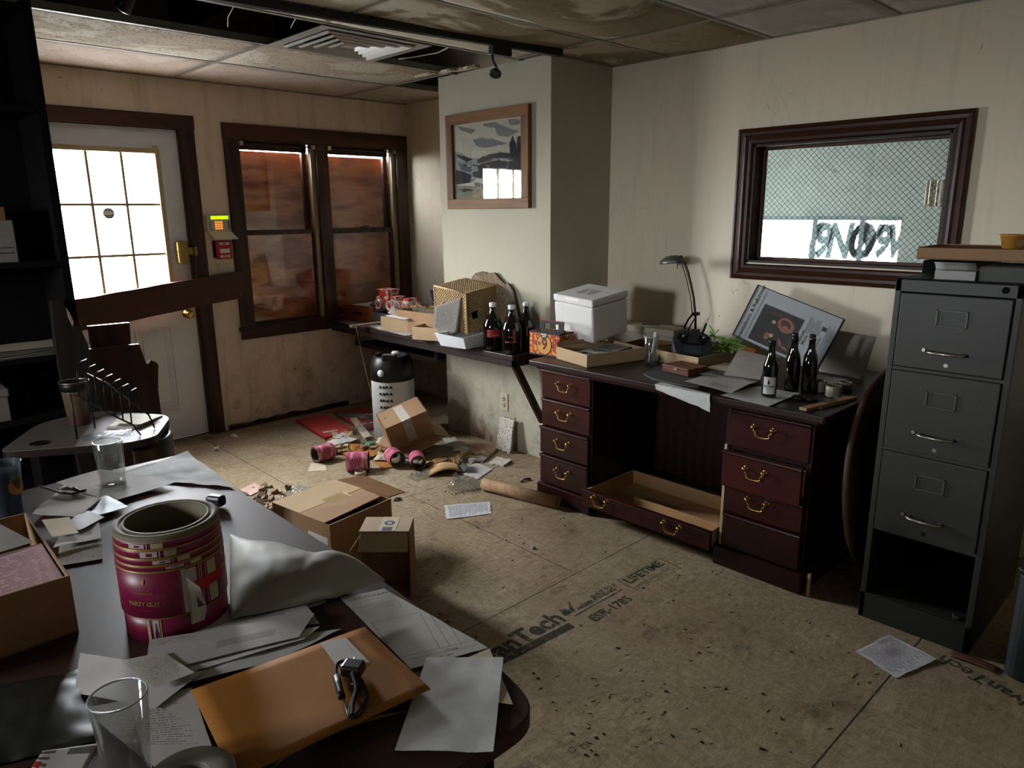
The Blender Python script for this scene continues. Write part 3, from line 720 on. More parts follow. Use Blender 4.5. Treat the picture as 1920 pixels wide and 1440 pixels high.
# left pedestal
for nm, ya, yb in (('left_pedestal', 2.245, DYL-.03), ('right_pedestal', DYR+.02, 1.50)):
    b = B(); b.box((DX+.03, ya, 0.0), (DX+.04, yb, DT-.05)); b.box((DX+.02, ya, 0), (3.60, ya+.02, DT-.05)); b.box((DX+.02, yb-.02, 0), (3.60, yb, DT-.05)); b.box((3.58, ya, 0), (3.6, yb, DT-.05))
    b.out('pedestal', M_mahx, desk, w=True, bevel=.002)
    b = B(); b.box((DX-.012, ya-.012, 0), (DX+.03, yb+.012, .092)); b.box((DX, yb, 0), (3.6, yb+.012, .09)); b.box((DX, ya-.012, 0), (3.6, ya, .09)); b.out('plinth', M_mah, desk, w=True, bevel=.006)
for z0, z1 in ((.578, .728), (.425, .570), (.268, .417), (.100, .260)):
    yy0, yy1 = 2.255, DYL-.035; front('drawer', yy0, yy1, z0, z1, DX+.008 - (.012 if z0 < .3 else 0), desk, [((yy0+yy1)/2, (z0+z1)/2)])
for k, (z0, z1, x) in enumerate(((.560, .722, DX+.008), (.392, .552, DX-.045), (.262, .388, DX-.005), (.102, .256, DX-.008))):
    yy0, yy1 = DYR+.03, 1.475; o = front('drawer', yy0, yy1, z0, z1, x, desk, [((yy0+yy1)/2+.02, (z0+z1)/2+.01)] if k < 3 else ())
    if k == 1: 
        b = B(); b.box((x+.02, yy0+.015, z0+.02), (DX+.1, yy0+.027, z1-.03)); b.out('drawer_side', M_drawwood, o, w=True)
b = B(); b.box((DX+.01, 1.487, .06), (DX+.026, 1.499, .56)); b.out('raw_edge', M_cardl, desk, w=True); b = B(); b.box((DX+.0, 1.078, .004), (DX+.016, 1.088, .10)); b.out('raw_edge', M_cardl, desk, w=True)
b = B(); b.box((3.3, 1.5, .1), (3.32, 2.245, DT-.05)); b.out('modesty_panel', M_mahx, desk, w=True)
# pulled-out low wide drawer between the pedestals
x = DX-.055
o = front('wide_drawer', 1.505, 2.245, .075, .165, x, desk, [(2.12, .125), (1.70, .122)])
b = B(); b.box((x+.02, 1.515, .078), (x+.42, 2.235, .086)); b.box((x+.02, 1.515, .08), (x+.42, 1.527, .158)); b.box((x+.02, 2.223, .08), (x+.42, 2.235, .158)); b.box((x+.408, 1.515, .08), (x+.42, 2.235, .158)); b.box((x+.18, 1.527, .086), (x+.192, 2.05, .12))
b.out('drawer_tray', M_drawwood, o, w=True, bevel=.001)

# --- round tabletop leaning on edge between desk and cabinet
rt = B(); rt.M = Matrix.Translation((3.16, .985, .452)) @ Matrix.Rotation(math.pi/2-.10, 4, 'X')
rt.lathe([(.0, 0), (.44, 0), (.445, .004), (.445, .02), (.44, .024), (0, .024)], n=64)
single(rt.out('round_tabletop', M_table, bevel=0), 'round dark tabletop standing on edge between desk and filing cabinet', 'tabletop')

# --- wall counter along window and chase
CT = .722
ctr = thing('wall_counter', 'dark wooden wall-mounted counter running under the window past the wall chase', 'counter', (3.1, 3.9, CT-.03))
b = B(); b.prism(rounded([(2.885, 2.97), (XC-.001, 2.97), (XC-.001, 3.975), (XR-.004, 3.975), (XR-.004, YB-.05), (2.885, YB-.05)], [.012, 0, 0, 0, 0, .0], 3), CT-.034, CT)
b.out('countertop', M_counter, ctr, w=True, bevel=.004)
b = B(); b.box((2.895, 2.975, CT-.075), (2.915, YB-.06, CT-.034)); b.box((2.895, 2.975, CT-.07), (XC-.001, 2.995, CT-.034)); b.out('apron_rail', M_counter, ctr, w=True)
b = B(); A_ = Vector((2.92, 3.0, CT-.05)); E_ = Vector((XC-.005, 3.02, .255)); d = (E_-A_)
b.M = Matrix.Translation((A_+E_)/2) @ d.to_track_quat('Z', 'Y').to_matrix().to_4x4(); b.box((-.011, -.022, -d.length/2), (.011, .022, d.length/2)); b.out('diagonal_brace', M_trimZ, ctr, w=True)
b = B(); b.box((3.10, 3.98, .495), (3.60, 5.03, .52)); b.box((3.10, 3.98, .52), (3.11, 5.03, .535))
b.box((3.11, 3.99, .51), (3.13, 4.01, CT-.03)); b.box((3.11, 5.0, .51), (3.13, 5.02, CT-.03)); b.out('lower_shelf', M_counter, ctr, w=True)

# --- foreground table
TT = .76
tbl = thing('foreground_table', 'dark brown laminate table with a rounded corner covered in paper', 'table', (.1, 1.4, 0))
TP = rounded([(-.75, 2.44), (-.75, .698), (.735, .698), (.766, .81), (.80, 1.25), (.805, 2.44)], [.03, .03, .06, .05, .1, .03], 6)
b = B(); b.prism(TP, TT-.03, TT); b.out('tabletop', M_table, tbl, w=True, bevel=.003)
b = B(); b.box((-.70, .725, 0), (.655, .745, TT-.03)); b.box((-.7, .745, 0), (-.68, 2.38, TT-.03)); b.box((.48, 2.0, 0), (.5, 2.36, TT-.03)); b.box((.635, .725, 0), (.655, 1.0, TT-.03)); b.out('panel_leg', wood('brown_panel', '3a2412', '5a3a1e', 'Z', .5), tbl, w=True)

# --- rear side desk by the shelf
RT = .74
rd = thing('side_desk', 'small worn laminate desk end with curved side panel, in front of the door', 'desk', (.68, 3.05, 0))
RP = rounded([(.375, 2.985), (.735, 2.775), (.835, 2.775), (.985, 3.04), (.80, 3.325), (.58, 3.325)], [.05, .02, .05, .08, .03, .1], 6)
M_lam = plain('worn_grey_laminate', '655d56', .55, spec=.22, var=.1, vs=5)
b = B(); b.prism(RP, RT-.028, RT-.002); b.out('desk_core', M_tabledge, rd, w=True)
b = B(); b.prism(RP, RT-.002, RT); b.out('laminate_surface', M_lam, rd, w=True)
b = B(); 
def pan(u, v):
    a = -1.9+2.3*u; return (.80+.135*math.cos(a), 2.97+.17*math.sin(a), .0+(RT-.028)*v)
b.grid(pan, 20, 1); b.out('curved_panel', wood('curved_oak_panel', '1f110a', '4a3322', 'Z', .35), rd, w=True, solid=.02)
b = B(); b.box((.45, 3.0, 0), (.78, 3.25, .02)); b.box((.5, 3.02, 0), (.52, 3.2, RT-.03)); b.out('desk_leg', M_matte, rd, w=True)
b = B(); p = T(73, 832, RT); b.lathe([(.026, 0), (.030, .0), (.031, .003), (.026, .004), (.024, .001), (.0, .001)], (p.x, p.y, RT), 24); b.out('cable_grommet', M_black, rd, w=True)

# --- tall black shelving unit at the left
sh = thing('shelving_unit', 'tall black shelving unit filling the left edge in deep shadow', 'shelving unit', (.2, 3.5, 0))
SY = 3.36; SX = on(100, 290, 1, SY).x
b = B(); b.box((SX-.03, SY, 0), (SX, SY+.36, 2.33)); b.out('side_panel', M_matte, sh, w=True)
b = B(); b.box((-1.5, SY, 0), (-1.47, SY+.36, 2.33)); b.out('side_panel', M_matte, sh, w=True)  # far end pushed out of view, length set to block side light
b = B(); b.box((-1.47, SY+.345, 0), (SX-.03, SY+.36, 2.33)); b.out('back_panel', M_matte, sh, w=True)
shz = [on(50, 672, 1, SY).z, on(50, 492, 1, SY).z, 1.95, 2.31, .75, .35]
for z in shz:
    b = B(); b.box((-1.47, SY, z-.02), (SX-.03, SY+.345, z)); b.out('shelf', M_matte, sh, w=True)

# ================================================================== HELPERS FOR LOOSE THINGS
def bil(q, u, v): return q[0]*(1-u)*(1-v) + q[1]*u*(1-v) + q[2]*u*v + q[3]*(1-u)*v
def sheet(name, label, cat, px, z, mat, bump=.004, lift=None, n=12, group=None, parent=None, world=None, solid=.0005, fr=9, seed=0, edge=0, part=False):
    """a sheet of paper lying at height z; px = its four corners (bottom-left, bottom-right, top-right, top-left of the page)"""
    q = [Vector(p) for p in world] if world else [T(p[0], p[1], z) for p in px]
    b = B()
    def f(u, v):
        uu, vv = u, v
        if edge:
            uu = u + edge*mnoise.noise(Vector((v*7, seed, 1)))*(1 if u > .5 else -1)*(abs(u-.5) > .45); vv = v + edge*mnoise.noise(Vector((u*7, seed, 5)))*(abs(v-.5) > .45)
        p = bil(q, uu, vv); h = bump*(abs(mnoise.noise(Vector((p.x*fr, p.y*fr, seed+z*7)))) + .35*abs(mnoise.noise(Vector((p.x*fr*3, p.y*fr*3, seed)))))
        if lift: h += lift(u, v)
        return (p.x, p.y, p.z + h)
    b.grid(f, n, n); o = b.out(name, mat, parent, w=bool(parent), solid=solid, off=0)
    return o if part else single(o, label, cat, group)
def curl(cu, cv, h, r=.35):
    return lambda u, v: h*max(0, 1 - math.hypot((u-cu), (v-cv))/r)**1.5
def crumple(name, label, cat, c, size, mat, h, seed=1, rotz=0, n=22, fr=3.2, solid=.0006, kind=None):
    b = B()
    def f(u, v):
        x, y = (u-.5)*size[0], (v-.5)*size[1]
        w = mnoise.noise(Vector((u*fr, v*fr, seed))); w2 = mnoise.noise(Vector((u*fr*2.6, v*fr*2.6, seed+4)))
        e = (1-(2*u-1)**6)*(1-(2*v-1)**6)
        return (x*(1-.12*w)+.02*w2, y*(1-.12*w2)+.02*w, max(0, .001+h*(.25*e+abs(w)*.8*e+abs(w2)*.35)))
    b.grid(f, n, n, smooth=False); o = b.out(name, mat, None, solid=0, off=1); o.location = c; o.rotation_euler = (0, 0, rotz)
    return tag(o, label, cat, None, kind)
def shellbox(b, a, c, h, t=.004, bottom=True):
    """open-topped box in local coordinates, corner at the origin"""
    if bottom: b.box((0, 0, 0), (a, c, t))
    b.box((0, 0, 0), (a, t, h)); b.box((0, c-t, 0), (a, c, h)); b.box((0, t, 0), (t, c-t, h)); b.box((a-t, t, 0), (a, c-t, h))
def local(name, label, cat, O, cols=None, yaw=None, group=None):
    if cols: m = Matrix.Identity(3); 
    if cols:
        for j in range(3):
            for i in range(3): m[i][j] = cols[j][i]
        return thing(name, label, cat, O, m.to_euler(), group)
    return thing(name, label, cat, O, math.radians(yaw or 0), group)
def pb(par, name, mat, *boxes, bevel=0, label=None):
    b = B()
    for a, c in boxes: b.box(a, c)
    return b.out(name, mat, par, bevel=bevel, label=label)

P_rec = printed('receipt_print', 'c9c8cc', '33343a', 30, .38, 26, .06, .95, .06, .94, .75)
P_let = printed('letter_print', 'bdbab4', '4a4845', 34, .45, 40, .12, .88, .35, .88, .55)
P_env = printed('envelope_print', 'aba6a2', '4b4744', 26, .5, 30, .05, .3, .78, .95, .6, block=[(.42, .30, .80, .55, '8f8a88')])
P_news = printed('news_page', '9fa3a6', '2b2c2e', 44, .3, 60, .06, .94, .05, .62, .55)
P_forms = printed('form_print', 'bdb9ad', '4a4740', 18, .5, 24, .08, .92, .1, .9, .45)
P_pink = printed('pink_form_print', 'b48f92', '55383c', 24, .45, 26, .05, .95, .05, .9, .6, vert=True)
P_blank = plain('creased_blank_paper', 'b9bab9', .8, spec=.2, var=.12, vs=16, bump=.2, bs=24)
P_greyp = plain('grey_paper', 'a39f97', .8, spec=.2, var=.1, vs=12)  # plain grey paper, lightly mottled
M_clearpl = glass_thin('crinkled_clear_plastic', 'e9edee', rough=.15, fres=1.6, dust=.10, dustc='cfd3d6')
M_mailer = plain('grey_poly_mailer', '96948a', .62, spec=.18, var=.06, bump=.1, bs=18)
M_pinkl = N('pink_striped_label')
def _pinkl():
    n = M_pinkl; v = n.co('UV'); w = n.wave(v, 5.5, .6, 1, 1, dr='DIAGONAL'); c = n.mix(n.ramp(w, .45, .55), lin('c0596e'), lin('8a3b66'))
    c = n.mix(n.ramp(n.noise(v, 3, 2), .5, .56), c, lin('cf8f96')); n.base(c); n.set(.35, spec=.5); return n.m
M_pinkl = _pinkl()
M_crim = plain('crimson_label', '6e0f35', .4, var=.08)
M_core = plain('paper_core', '4d4234', .85)
M_olive = plain('kraft_liner_rim', '7d755c', .6)

# ================================================================== ON THE BACK WALL
kp = thing('alarm_keypad', 'beige alarm keypad with lit green display beside the door', 'alarm keypad', (2.11, YB, 1.45))
x0, x1 = on(385, 420, 1, YB).x, on(430, 420, 1, YB).x; z1 = on(400, 402, 1, YB).z; z0 = on(400, 435, 1, YB).z
M_beige = plain('beige_plastic', 'c0b9aa', .5, var=.04)
P('keypad_body', [(x0, x1, YB-.028, YB, z0, z1)], M_beige, .006, kp)
def glow(name, c, e):
    n = N(name); n.base(lin(c)); n.set(.4, emit=lin(c), es=e); return n.m
P('green_display', [(x0+.03, x1-.035, YB-.0295, YB-.026, z1-.032, z1-.012), (x1-.030, x1-.018, YB-.0295, YB-.026, z1-.032, z1-.012)], glow('green_backlight', '7ad000', 1.1), 0, kp)
M_ork = glow('orange_key_backlight', 'd07a34', .5)
for i in range(3):
    for j in range(4): P('key', [(x0+.055+.019*i, x0+.068+.019*i, YB-.032, YB-.027, z1-.056-.015*j, z1-.047-.015*j)], M_ork, .001, kp)
for j in range(4):
    for xx in (x0+.015, x1-.022): P('function_key', [(xx, xx+.014, YB-.031, YB-.027, z1-.056-.015*j, z1-.047-.015*j)], M_card if xx < x0+.1 else M_greyd, .001, kp)
b = B(); b.b.clear(); b = B(); v = [(x0+.006, YB-.026, z0+.004), (x1-.004, YB-.026, z0+.004), (x1+.022, YB-.075, z0-.05), (x0+.03, YB-.075, z0-.05)]
b.poly(v); b.out('hinged_cover', M_beige, kp, w=True, solid=.004)
fa = thing('fire_alarm_pull', 'small red and white fire alarm pull station under the keypad', 'fire alarm', (2.11, YB, 1.30))
x0, x1 = on(402, 470, 1, YB).x, on(431, 470, 1, YB).x; z1 = on(415, 451, 1, YB).z; z0 = on(415, 485, 1, YB).z
P('backing_box', [(x0-.012, x1-.012, YB-.012, YB, z0+.008, z1+.0)], M_black, .002, fa)
P('red_housing', [(x0, x1, YB-.045, YB-.012, z0, z1)], M_redb, .006, fa)
P('pull_handle', [(x0+.02, x1-.02, YB-.052, YB-.044, (z0+z1)/2-.022, (z0+z1)/2+.008)], M_whitel, .003, fa)
P('white_panel', [(x0+.02, x1-.02, YB-.048, YB-.044, z1-.028, z1-.010), (x0+.02, x1-.02, YB-.048, YB-.044, z0+.010, z0+.026)], M_whitel, .001, fa)
for s, zz in (('FIRE', z1-.019), ('PULL', z0+.018)): text(s, .016, M_redb, Matrix.Translation(((x0+x1)/2, YB-.0485, zz)) @ Matrix.Rotation(math.pi/2, 4, 'X'), fa, 'lettering', .0006, w=True)
single(P('switch_plate', [(2.07, 2.165, YB-.006, YB, 1.155, 1.20)], M_beige, .002, None), 'beige switch plate half hidden behind the nailed plank', 'switch plate') if 0 else None
b = B(); b.box((2.075, YB-.006, 1.145), (2.165, YB-.0005, 1.205)); single(b.out('switch_plate', M_beige, bevel=.002), 'beige switch plate half hidden behind the plank, under the fire alarm', 'switch plate')
def outlet(label, loc, M3):
    t = thing('electrical_outlet', label, 'outlet', loc, M3)
    b = B(); b.box((-.037, -.006, -.06), (.037, 0, .06)); b.out('cover_plate', plain('ivory_plate', 'b5ad90', .5, var=.06), t, bevel=.003)
    for dz in (.021, -.021):
        b = B(); b.M = Matrix.Translation((0, -.006, dz)) @ Matrix.Rotation(math.pi/2, 4, 'X'); b.lathe([(.0, .0), (.0165, 0), (.0165, .002), (0, .002)], n=20); s = b.out('socket', M_cream, t)
        b = B(); b.box((-.008, -.0095, dz-.001), (-.005, -.008, dz+.009)); b.out('slot', M_ink, s); b = B(); b.box((.005, -.0095, dz-.001), (.008, -.008, dz+.009)); b.out('slot', M_ink, s)
    return t
p = on(577, 702, 1, YB); outlet('ivory electrical outlet low on the back wall under the boarded window', (p.x, YB-.0005, p.z), Euler((0, 0, 0)))
p = on(946, 753, 0, XC); outlet('ivory electrical outlet low on the white wall chase', (XC-.0005, p.y, p.z), Euler((0, 0, -math.pi/2)))
# plank nailed across the door
pk = thing('barricade_plank', 'long dark plank nailed slantwise across the white door and window casing', 'plank', (1.6, YB-.03, 1.0))
q = [on(100, 560, 1, YB-.035), on(140, 553, 1, YB-.035), on(452, 508, 1, YB-.035), on(459, 556, 1, YB-.035), on(160, 614, 1, YB-.035)]
A_, Bp, C_, D_ = Vector((.93, 0, on(140, 555, 1, YB-.035).z-.04)), q[2], q[3], Vector((.93, 0, on(160, 612, 1, YB-.035).z-.05))
b = B(); n_ = 40
def plk(u, v):
    t = Vector((A_.x, 0, A_.z)).lerp(Vector((Bp.x, 0, Bp.z)), u); d = Vector((D_.x, 0, D_.z)).lerp(Vector((C_.x, 0, C_.z)), u)
    p = t.lerp(d, v); w = .006*mnoise.noise(Vector((u*6, v*2, 0))); return (p.x + (.012*mnoise.noise(Vector((v*9, 7, 0))) if u > .99 else 0), YB-.058, p.z + w)
b.grid(plk, n_, 4, smooth=False); b.out('plank', M_trimX, pk, w=True, solid=.036, off=-1)
for px in ((390, 562), (437, 542), (455, 536), (452, 553)):
    p = on(*px, 1, YB-.06); b = B(); b.M = Matrix.Translation((p.x, YB-.059, p.z)) @ Matrix.Rotation(math.pi/2, 4, 'X'); b.lathe([(0, .004), (.004, .002), (.0045, 0)], n=10); b.out('nail_head', M_steel, pk, w=True)
# framed picture on the chase
py0, py1, pz0, pz1 = 3.112, 3.872, 1.563, 2.152
fp = thing('framed_painting', 'grey ink-wash landscape in a rustic brown wood frame on the chase', 'painting', (XC, 3.5, pz0))
M_rustY = wood('rustic_pine_y', '4e3018', '80582f', 'Y', .6, knots=True); M_rustZ = wood('rustic_pine_z', '4e3018', '7a532c', 'Z', .6, knots=True)
fw = .062
P('frame_rail', [(XC-.032, XC-.002, py0, py1, pz1-fw, pz1)], M_rustY, .003, fp); P('frame_rail', [(XC-.032, XC-.002, py0, py1, pz0, pz0+fw)], M_rustY, .003, fp)
P('frame_stile', [(XC-.032, XC-.002, py0, py0+fw, pz0+fw, pz1-fw)], M_rustZ, .003, fp); P('frame_stile', [(XC-.032, XC-.002, py1-fw, py1, pz0+fw, pz1-fw)], M_rustZ, .003, fp)
M_ppr = plain('aged_watercolour_paper', 'aaa595', .8, var=.04)
P('painted_sheet', [(XC-.012, XC-.008, py0+fw, py1-fw, pz0+fw, pz1-fw)], M_ppr, 0, fp)
pw, ph = py1-py0-2*fw, pz1-pz0-2*fw
def wash(name, pts, mat, dx, n=0):
    """paint patch; pts in 0..1 of the sheet from the left edge / bottom"""
    b = B(); vs = []
    m = len(pts)
    for i in range(m):
        a, c = Vector(pts[i]), Vector(pts[(i+1) % m])
        for k in range(5):
            t = a.lerp(c, k/5); j = .010*mnoise.noise_vector(Vector((t.x*23, t.y*23, dx*999)))
            x = min(.998, max(.002, t.x+j.x)); z = min(.998, max(.002, t.y+j.y)); vs.append((XC-.0125-dx, py1-fw-x*pw, pz0+fw+z*ph))
    b.poly(vs); b.out(name, mat, fp, w=True)
I1, I2, I3, I4, I5, I6 = [plain('ink_wash_'+s, c, .85, var=v_, vs=40) for s, c, v_ in (('pale', '6c7173', .2), ('mid', '55595a', .4), ('dark', '24262a', .6), ('sage', '6e7460', .3), ('sand', '8f7f60', .2), ('hill', '7f8583', .3))]
wash('cloud_wash', [(.05, .99), (.2, .95), (.35, .90), (.28, .86), (.12, .92)], I1, .0002)
wash('cloud_wash', [(.45, .97), (.62, .97), (.80, .88), (.96, .82), (.80, .77), (.66, .80), (.62, .90), (.48, .93)], I1, .0002)
wash('cloud_wash', [(.30, .78), (.42, .80), (.60, .76), (.80, .68), (.62, .67), (.45, .66), (.34, .71)], I1, .0002)
wash('cloud_wash', [(.80, .99), (.97, .96), (.97, .91), (.84, .90)], I1, .0002)
wash('hill_wash', [(.0, .66), (.12, .62), (.25, .55), (.38, .53), (.52, .58), (.68, .60), (.85, .56), (1, .52), (1, .25), (0, .2)], I6, .0003)
wash('hill_wash', [(.02, .62), (.14, .58), (.28, .53), (.20, .50), (.10, .54)], I3, .0004)
wash('hill_wash', [(.36, .52), (.55, .57), (.68, .59), (.86, .55), (.84, .50), (.60, .52), (.44, .47), (.36, .47)], I3, .0004)
wash('hill_wash', [(.05, .50), (.2, .46), (.3, .41), (.24, .36), (.10, .40)], I2, .0005); wash('hill_wash', [(.35, .44), (.6, .49), (.8, .46), (.78, .38), (.5, .40), (.38, .36)], I3, .0005)
wash('hill_wash', [(.28, .36), (.5, .38), (.7, .36), (.62, .28), (.4, .27), (.28, .30)], I3, .0006); wash('tree_wash', [(.02, .40), (.12, .38), (.26, .32), (.24, .22), (.02, .20)], I3, .0006)
wash('tree_wash', [(.82, .70), (.86, .78), (.90, .70), (.93, .5), (.96, .3), (.78, .3), (.82, .5)], I3, .0007); wash('tree_wash', [(.92, .74), (.95, .77), (1, .72), (1, .3), (.90, .3)], I3, .0008)
wash('field_wash', [(0, .19), (.3, .17), (.55, .2), (1, .2), (1, 0), (0, 0)], I4, .0003); wash('field_wash', [(.05, .14), (.2, .14), (.3, .11), (.12, .10)], I3, .0006)
wash('path_wash', [(.08, .02), (.3, .05), (.38, .10), (.36, .2), (.42, .2), (.46, .08), (.36, .02)], I5, .0006)
wash('barn_wash', [(.27, .22), (.34, .27), (.42, .26), (.46, .2), (.44, .14), (.36, .14), (.30, .18)], M_ppr, .0009); wash('barn_wash', [(.30, .22), (.40, .21), (.40, .15), (.33, .16)], I2, .001); wash('barn_wash', [(.41, .20), (.45, .20), (.45, .13), (.41, .13)], I3, .0011)
for k in range(26):
    rr = random.Random(k); x, z = rr.uniform(.05, .95), rr.uniform(.22, .54); w_, h_ = rr.uniform(.03, .08), rr.uniform(.008, .02); sl = rr.uniform(-.02, .04)
    wash('brush_stroke', [(x, z), (x+w_, z+sl), (x+w_, z+sl+h_), (x, z+h_)], I3 if k % 3 else M_ppr, .0012+.0001*k/3)
P('picture_glass', [(XC-.020, XC-.018, py0+fw, py1-fw, pz0+fw, pz1-fw)], M_pane, 0, fp)
# dangling caulk strip and cable in the corner behind the chase
b = B(); c0 = Vector((XR-.05, YB-.012, 2.38)); b.tube([c0, c0+Vector((.005, 0, -.1)), c0+Vector((.015, .004, -.3)), c0+Vector((-.002, 0, -.45)), c0+Vector((.012, .003, -.7)), c0+Vector((.004, 0, -1.0)), c0+Vector((.01, 0, -1.2))], .005, 6)
single(b.out('hanging_cable', M_whitepl), 'loose white cable hanging down the corner right of the boarded window', 'cable')

# ================================================================== ON THE CEILING
df = thing('air_diffuser', 'square grey-white louvred ceiling air diffuser hanging in the open ceiling bay', 'air vent', (2.215, 3.485, ZC))
x0, x1, y0, y1 = 1.90, 2.54, 3.205, 3.77; M_dif = plain('diffuser_metal', 'a5a099', .35, .2)
cx, cy = (x0+x1)/2, (y0+y1)/2; hx, hy = (x1-x0)/2, (y1-y0)/2
def sqring(name, s0, z0, s1, z1, par=df):
    b = B(); A1 = [b._v((cx+i*hx*s0, cy+j*hy*s0, z0)) for i, j in ((-1, -1), (1, -1), (1, 1), (-1, 1))]; B1 = [b._v((cx+i*hx*s1, cy+j*hy*s1, z1)) for i, j in ((-1, -1), (1, -1), (1, 1), (-1, 1))]
    for i in range(4): b.face([A1[i], A1[(i+1) % 4], B1[(i+1) % 4], B1[i]])
    b.out(name, M_dif, par, w=True, solid=.003)
sqring('outer_flange', 1.0, ZC-.012, .80, ZC-.008); 
for s in (.80, .62, .44, .26): sqring('louvre', s-.04, ZC-.022, s-.14, ZC+.012); sqring('louvre_lip', s, ZC-.016, s-.04, ZC-.022)
b = B(); b.box((cx-.03, cy-.03, ZC-.018), (cx+.03, cy+.03, ZC-.015)); b.out('centre_plate', M_dif, df, w=True)
b = B(); b.box((cx-hx*.85, cy-hy*.85, ZC+.10), (cx+hx*.85, cy+hy*.85, ZC+.104)); b.out('duct_lid', M_matte, df, w=True)
p = T(538, 124, ZC)
rc = thing('recessed_can_light', 'round recessed ceiling light trim in the stained tile near the diffuser', 'ceiling light', (p.x, p.y, ZC))
b = B(); b.lathe([(.105, -.001), (.10, -.010), (.085, -.006), (.08, -.002)], n=36, cap=False); b.out('trim_ring', M_dif, rc); b = B(); b.lathe([(0, -.003), (.082, -.003)], n=36, cap=False); b.out('lens', M_whitepl, rc)
tr = thing('track_light', 'black ceiling track rail with one small spotlight hanging before the chase', 'track light', (2.3, 3.06, ZC))
a, c = T(405, -4, ZC-.035), T(1052, 103, ZC-.035); a = c+(a-c)*1.6
b = B(); d = (c-a); b.M = Matrix.Translation((a+c)/2) @ Matrix.Rotation(math.atan2(d.y, d.x), 4, 'Z'); b.box((-d.length/2, -.018, -.010), (d.length/2, .018, .026)); b.out('track_rail', M_black, tr, w=True, bevel=.002)
p = T(938, 90, ZC-.05)
b = B(); b.M = Matrix.Translation((p.x, p.y, ZC-.065)) @ Matrix.Rotation(math.atan2(d.y, d.x), 4, 'Z'); b.box((-.06, -.02, -.022), (.06, .02, .022)); b.out('power_adapter', M_black, tr, w=True, bevel=.003)
# the head is placed at the same distance as the adapter
def plane_y(px, py, y): return on(px, py, 1, y)
q = [plane_y(a_, b_, p.y) for a_, b_ in ((923, 100), (924, 114), (929, 122), (932, 128))]
b = B(); b.tube(q, .006, 8); b.out('swivel_arm', M_black, tr, w=True)
q0, q1 = plane_y(931, 126, p.y), plane_y(926, 141, p.y); d2 = (q1-q0)
b = B(); b.M = Matrix.Translation(q0) @ (d2+Vector((0, -.01, 0))).to_track_quat('Z', 'Y').to_matrix().to_4x4()
b.lathe([(.006, 0), (.010, .006), (.014, .012), (.026, .030)], n=20, cap=False); b.out('bulb_reflector', M_steel, tr, w=True)
b = B(); b.M = Matrix.Translation(q0) @ (d2+Vector((0, -.01, 0))).to_track_quat('Z', 'Y').to_matrix().to_4x4(); b.lathe([(.027, .028), (.030, .032), (.030, .046), (.024, .046), (.0, .040)], n=20); b.out('lamp_ring', M_black, tr, w=True)
p = T(228, 13, ZC+.04); 
sp = thing('bare_spot_bulb', 'single spotlight bulb glinting in the dark open ceiling bay at top left', 'light bulb', (p.x, p.y, ZC+.03))
b = B(); b.M = Euler((.5, .5, 0)).to_matrix().to_4x4(); b.lathe([(0, -.012), (.024, -.006), (.030, .0), (.026, .02), (.012, .06), (.012, .08)], n=24); b.out('bulb', plain('violet_grey_glass', '8d8494', .15, var=.05), sp)
b = B(); b.M = Euler((.5, .5, 0)).to_matrix().to_4x4(); b.lathe([(.033, -.002), (.036, .0), (.034, .035), (.02, .11), (.0, .13)], n=24); b.out('lamp_housing', M_black, sp)
def hang(label, px, dz0, r=.003, mat=None):
    pts = [T(a_, b_, ZC+.0) for a_, b_ in px]; m = len(pts)
    pts = [Vector((q.x, q.y, ZC+dz0*(1-k/(m-1)))) for k, q in enumerate(pts)]
    b = B(); b.tube(pts, r, 6); single(b.out('loose_wire', mat or M_cardl), label, 'wire')
hang('thin pale wire dangling in the open ceiling bay left of the diffuser', [(447, 14), (441, 25), (428, 40), (427, 50)], .05, .0025, M_cream)
hang('white wire looping through the open ceiling bay right of the diffuser', [(880, 96), (850, 98), (820, 108), (770, 112), (748, 110)], .05, .004, M_whitepl)
hang('thin grey wire hanging close to the upper left corner of the diffuser', [(561, 34), (556, 44), (545, 52)], .05, .0025, M_dif)
# crumbled tile edge at the chase
for k, (px, s) in enumerate((((800, 137), .10), ((840, 131), .08), ((875, 126), .10))):
    p = T(*px, ZC); b = B(); b.grid(lambda u, v: ((u-.5)*.04+.02*mnoise.noise(Vector((v*8, k, 0))), (v-.5)*s*2, .006*mnoise.noise(Vector((u*5, v*9, k)))), 5, 12, smooth=False)
    o = b.out('broken_tile_edge', M_tile_stain, solid=.014); o.location = (min(p.x, XC-.03), p.y, ZC-.006)
    tag(o, ('crumbling tile fragment left on the grid at the far end of the chase top', 'crumbling tile fragment in the middle above the framed painting', 'crumbling tile fragment nearest the track spotlight')[k], 'tile fragment', 'crumbling ceiling tile fragments along the chase')

# ================================================================== ON THE WALL COUNTER
Z0 = CT
def wl(px, x): return on(px[0], px[1], 0, x)
# wooden drawer box at the window
dr = local('drawer_box', 'small orange-brown wooden drawer with dark pull slot at the window end of the counter', 'drawer', (3.03, 4.63, Z0), yaw=6)
pb(dr, 'drawer_front', wood('orange_veneer', '5e2a12', '8a4520', 'Y', .4), ((0, 0, 0), (.016, .38, .125)), bevel=.002)
pb(dr, 'drawer_box', M_whitepl, ((.016, .004, .0), (.30, .016, .11)), ((.016, .364, .0), (.30, .376, .11)), ((.29, .004, 0), (.30, .376, .11)), ((.016, .004, 0), (.30, .376, .006)))
pb(dr, 'pull_slot', M_matte, ((-.003, .14, .06), (.001, .25, .072)), bevel=.002)
# grey metal box beside it
gb = local('metal_box', 'dark grey open metal box right of the small wooden drawer', 'box', (3.02, 4.36, Z0), yaw=3); b = B(); shellbox(b, .28, .24, .095, .004); b.out('box_shell', M_greyd, gb)
